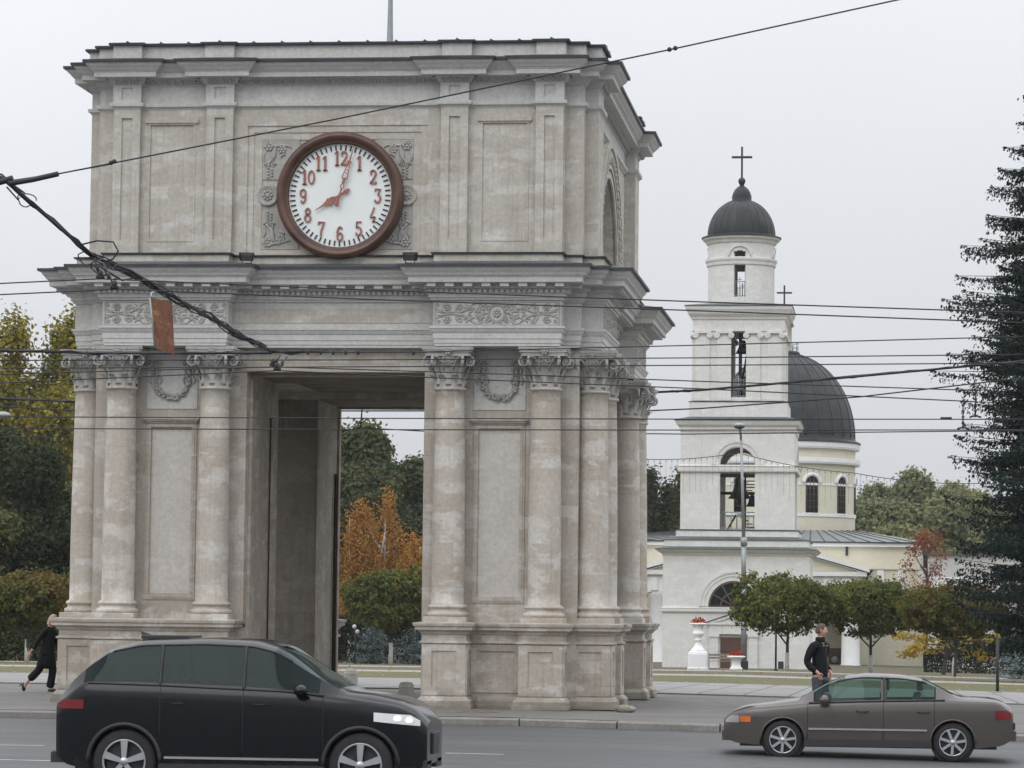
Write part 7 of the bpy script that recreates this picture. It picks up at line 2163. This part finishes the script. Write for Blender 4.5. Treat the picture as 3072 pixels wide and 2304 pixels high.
tall(-11.0, 228, 'far dark narrow tree just right of the arch, taller one', 16.2, 2.4, 'lf_dark', 71, .2, CF, 'far_tree', .36, .9)
tall(-9.4, 230, 'far dark narrow tree in the middle of the gap beside the bell tower', 14.6, 2.4, 'lf_dark', 72, .2, CF, 'far_tree', .36, .9)
tall(-8.2, 229, 'far dark tree touching the left edge of the bell tower', 16.0, 3.0, 'lf_mid', 73, .25, CF, 'far_tree', .36, .8)
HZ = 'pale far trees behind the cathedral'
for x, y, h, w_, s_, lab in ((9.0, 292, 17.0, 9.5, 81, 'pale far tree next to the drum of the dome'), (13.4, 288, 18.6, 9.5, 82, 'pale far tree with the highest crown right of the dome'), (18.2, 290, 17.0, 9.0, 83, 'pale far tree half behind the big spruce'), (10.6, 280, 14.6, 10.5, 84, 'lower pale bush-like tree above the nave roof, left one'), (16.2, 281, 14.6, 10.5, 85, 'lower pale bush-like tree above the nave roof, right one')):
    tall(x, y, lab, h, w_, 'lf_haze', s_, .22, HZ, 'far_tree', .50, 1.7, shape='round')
# red-leaved thin tree
rng = np.random.default_rng(5)
rt = thing('red_tree', (13.3, 165, gz(13.3, 165)), 'thin tree with sparse red leaves in front of the grey building', 'tree')
b = MB(); p = trunk(b, (0, 0, -.2), (.1, 0, 9.6), .12, .02, .06, rng)
bl = []
for i in range(26):
    t = .45+.53*i/25; s0 = Vector((0, 0, 9.6*t*.82)); a = rng.random()*6.28; l = 2.6*(1.1-t)+.5
    e = s0+Vector((cos(a)*l, sin(a)*l*.8, 1.3+.4*rng.random())); b.tube([tuple(s0), tuple(s0.lerp(e, .5)+Vector((0, 0, -.1))), tuple(e)], [.035, .022, .008], 4); bl.append((tuple(e), (.55, .5, .5), 5))
b.build('trunk', M['bark'], rt)
bl += [((.1, 0, 9.0), (1.3, 1.2, 1.0), 40)]
P, Nn = clumps(rng, bl, 12, .22, .1); leaves('crown', P, Nn, .17, M['lf_red'], rt, rng)
# yellow maple, low and spreading
rng = np.random.default_rng(6)
ym = thing('yellow_maple', (13.9, 128, gz(13.9, 128)), 'low spreading maple with bright yellow leaves behind the third round maple', 'tree')
b = MB(); p = trunk(b, (0, 0, -.2), (.2, 0, 2.2), .14, .07, .05, rng)
bl = []
for i in range(16):
    a = rng.random()*6.28; l = rng.uniform(1.4, 3.3); e = Vector((cos(a)*l, sin(a)*l*.8, rng.uniform(.95, 2.25))); s0 = Vector((.05, 0, rng.uniform(.8, 1.8)))
    b.tube([tuple(s0), tuple(s0.lerp(e, .5)+Vector((0, 0, .15))), tuple(e)], [.05, .03, .01], 5); bl.append((tuple(e), (.7, .6, .32), 15))
b.build('trunk', M['bark'], ym)
P, Nn = clumps(rng, bl, 13, .17, .1, .6); leaves('crown', P, Nn, .20, M['lf_yellow'], ym, rng)
# hedges
def hedge(x0, x1, y, h, d, lab, mat, seed, size=.16, n=9000):
    t = thing('hedge', ((x0+x1)/2, y, gz((x0+x1)/2, y)), lab, 'hedge'); rng = np.random.default_rng(seed)
    w_ = x1-x0; P = np.stack([rng.uniform(-w_/2, w_/2, n), rng.uniform(-d/2, d/2, n), h*(1-rng.random(n)**2.2)], 1)
    P[:, 2] *= 1+.10*np.sin(P[:, 0]*2.3)+.06*np.sin(P[:, 0]*5.1+1)
    leaves('foliage', P, np.tile(np.array([0, -.6, .8]), (n, 1)), size, M[mat], t, rng)
    b = MB()
    for i in range(int(w_/.6)):
        x = -w_/2+.3+.6*i; b.tube([(x, 0, -.1), (x+rng.normal()*.1, rng.normal()*.1, h*.75)], [.03, .01], 5)
    b.build('stems', M['bark'], t)
hedge(13.0, 21.0, 150, 1.5, 1.4, 'dark clipped hedge under the yellow maple at the right', 'hedge', 91)
hedge(-41, -30.5, 105, 2.2, 1.8, 'green hedge behind the left round maple trunk', 'lf_mid', 92, .18, 16000)
hedge(-26, -12, 141, 2.6, 1.6, 'dark hedge behind the blue spruces in the passage view', 'hedge', 93, .2, 16000)
# far wood closing the horizon
rng = np.random.default_rng(77); n = 90000
xs_ = rng.uniform(-190, 160, n); hh = 7.0+2.2*np.sin(xs_*.11)+1.6*np.sin(xs_*.31+1)
P = np.stack([xs_, 330+rng.normal(size=n)*6, -4+(hh+3)*(1-rng.random(n)**2.0)], 1)
o = leaves('far_wood', P, np.tile(np.array([0, -.6, .8]), (n, 1)), 1.1, M['lf_mid'], None, rng); o['kind'] = 'stuff'
# fallen leaves on the verge and the paving edge
rng = np.random.default_rng(78); n = 2600
P = np.stack([rng.uniform(-45, 30, n), rng.uniform(36, 110, n), np.zeros(n)], 1)
P[:, 2] = [gz(x, y)+.06 for x, y in P[:, :2]]
o = leaves('fallen_leaves', P, np.tile(np.array([0, 0, 1.0]), (n, 1)), .13, M['lf_yellow'], None, rng, jit=.2); o['kind'] = 'stuff'
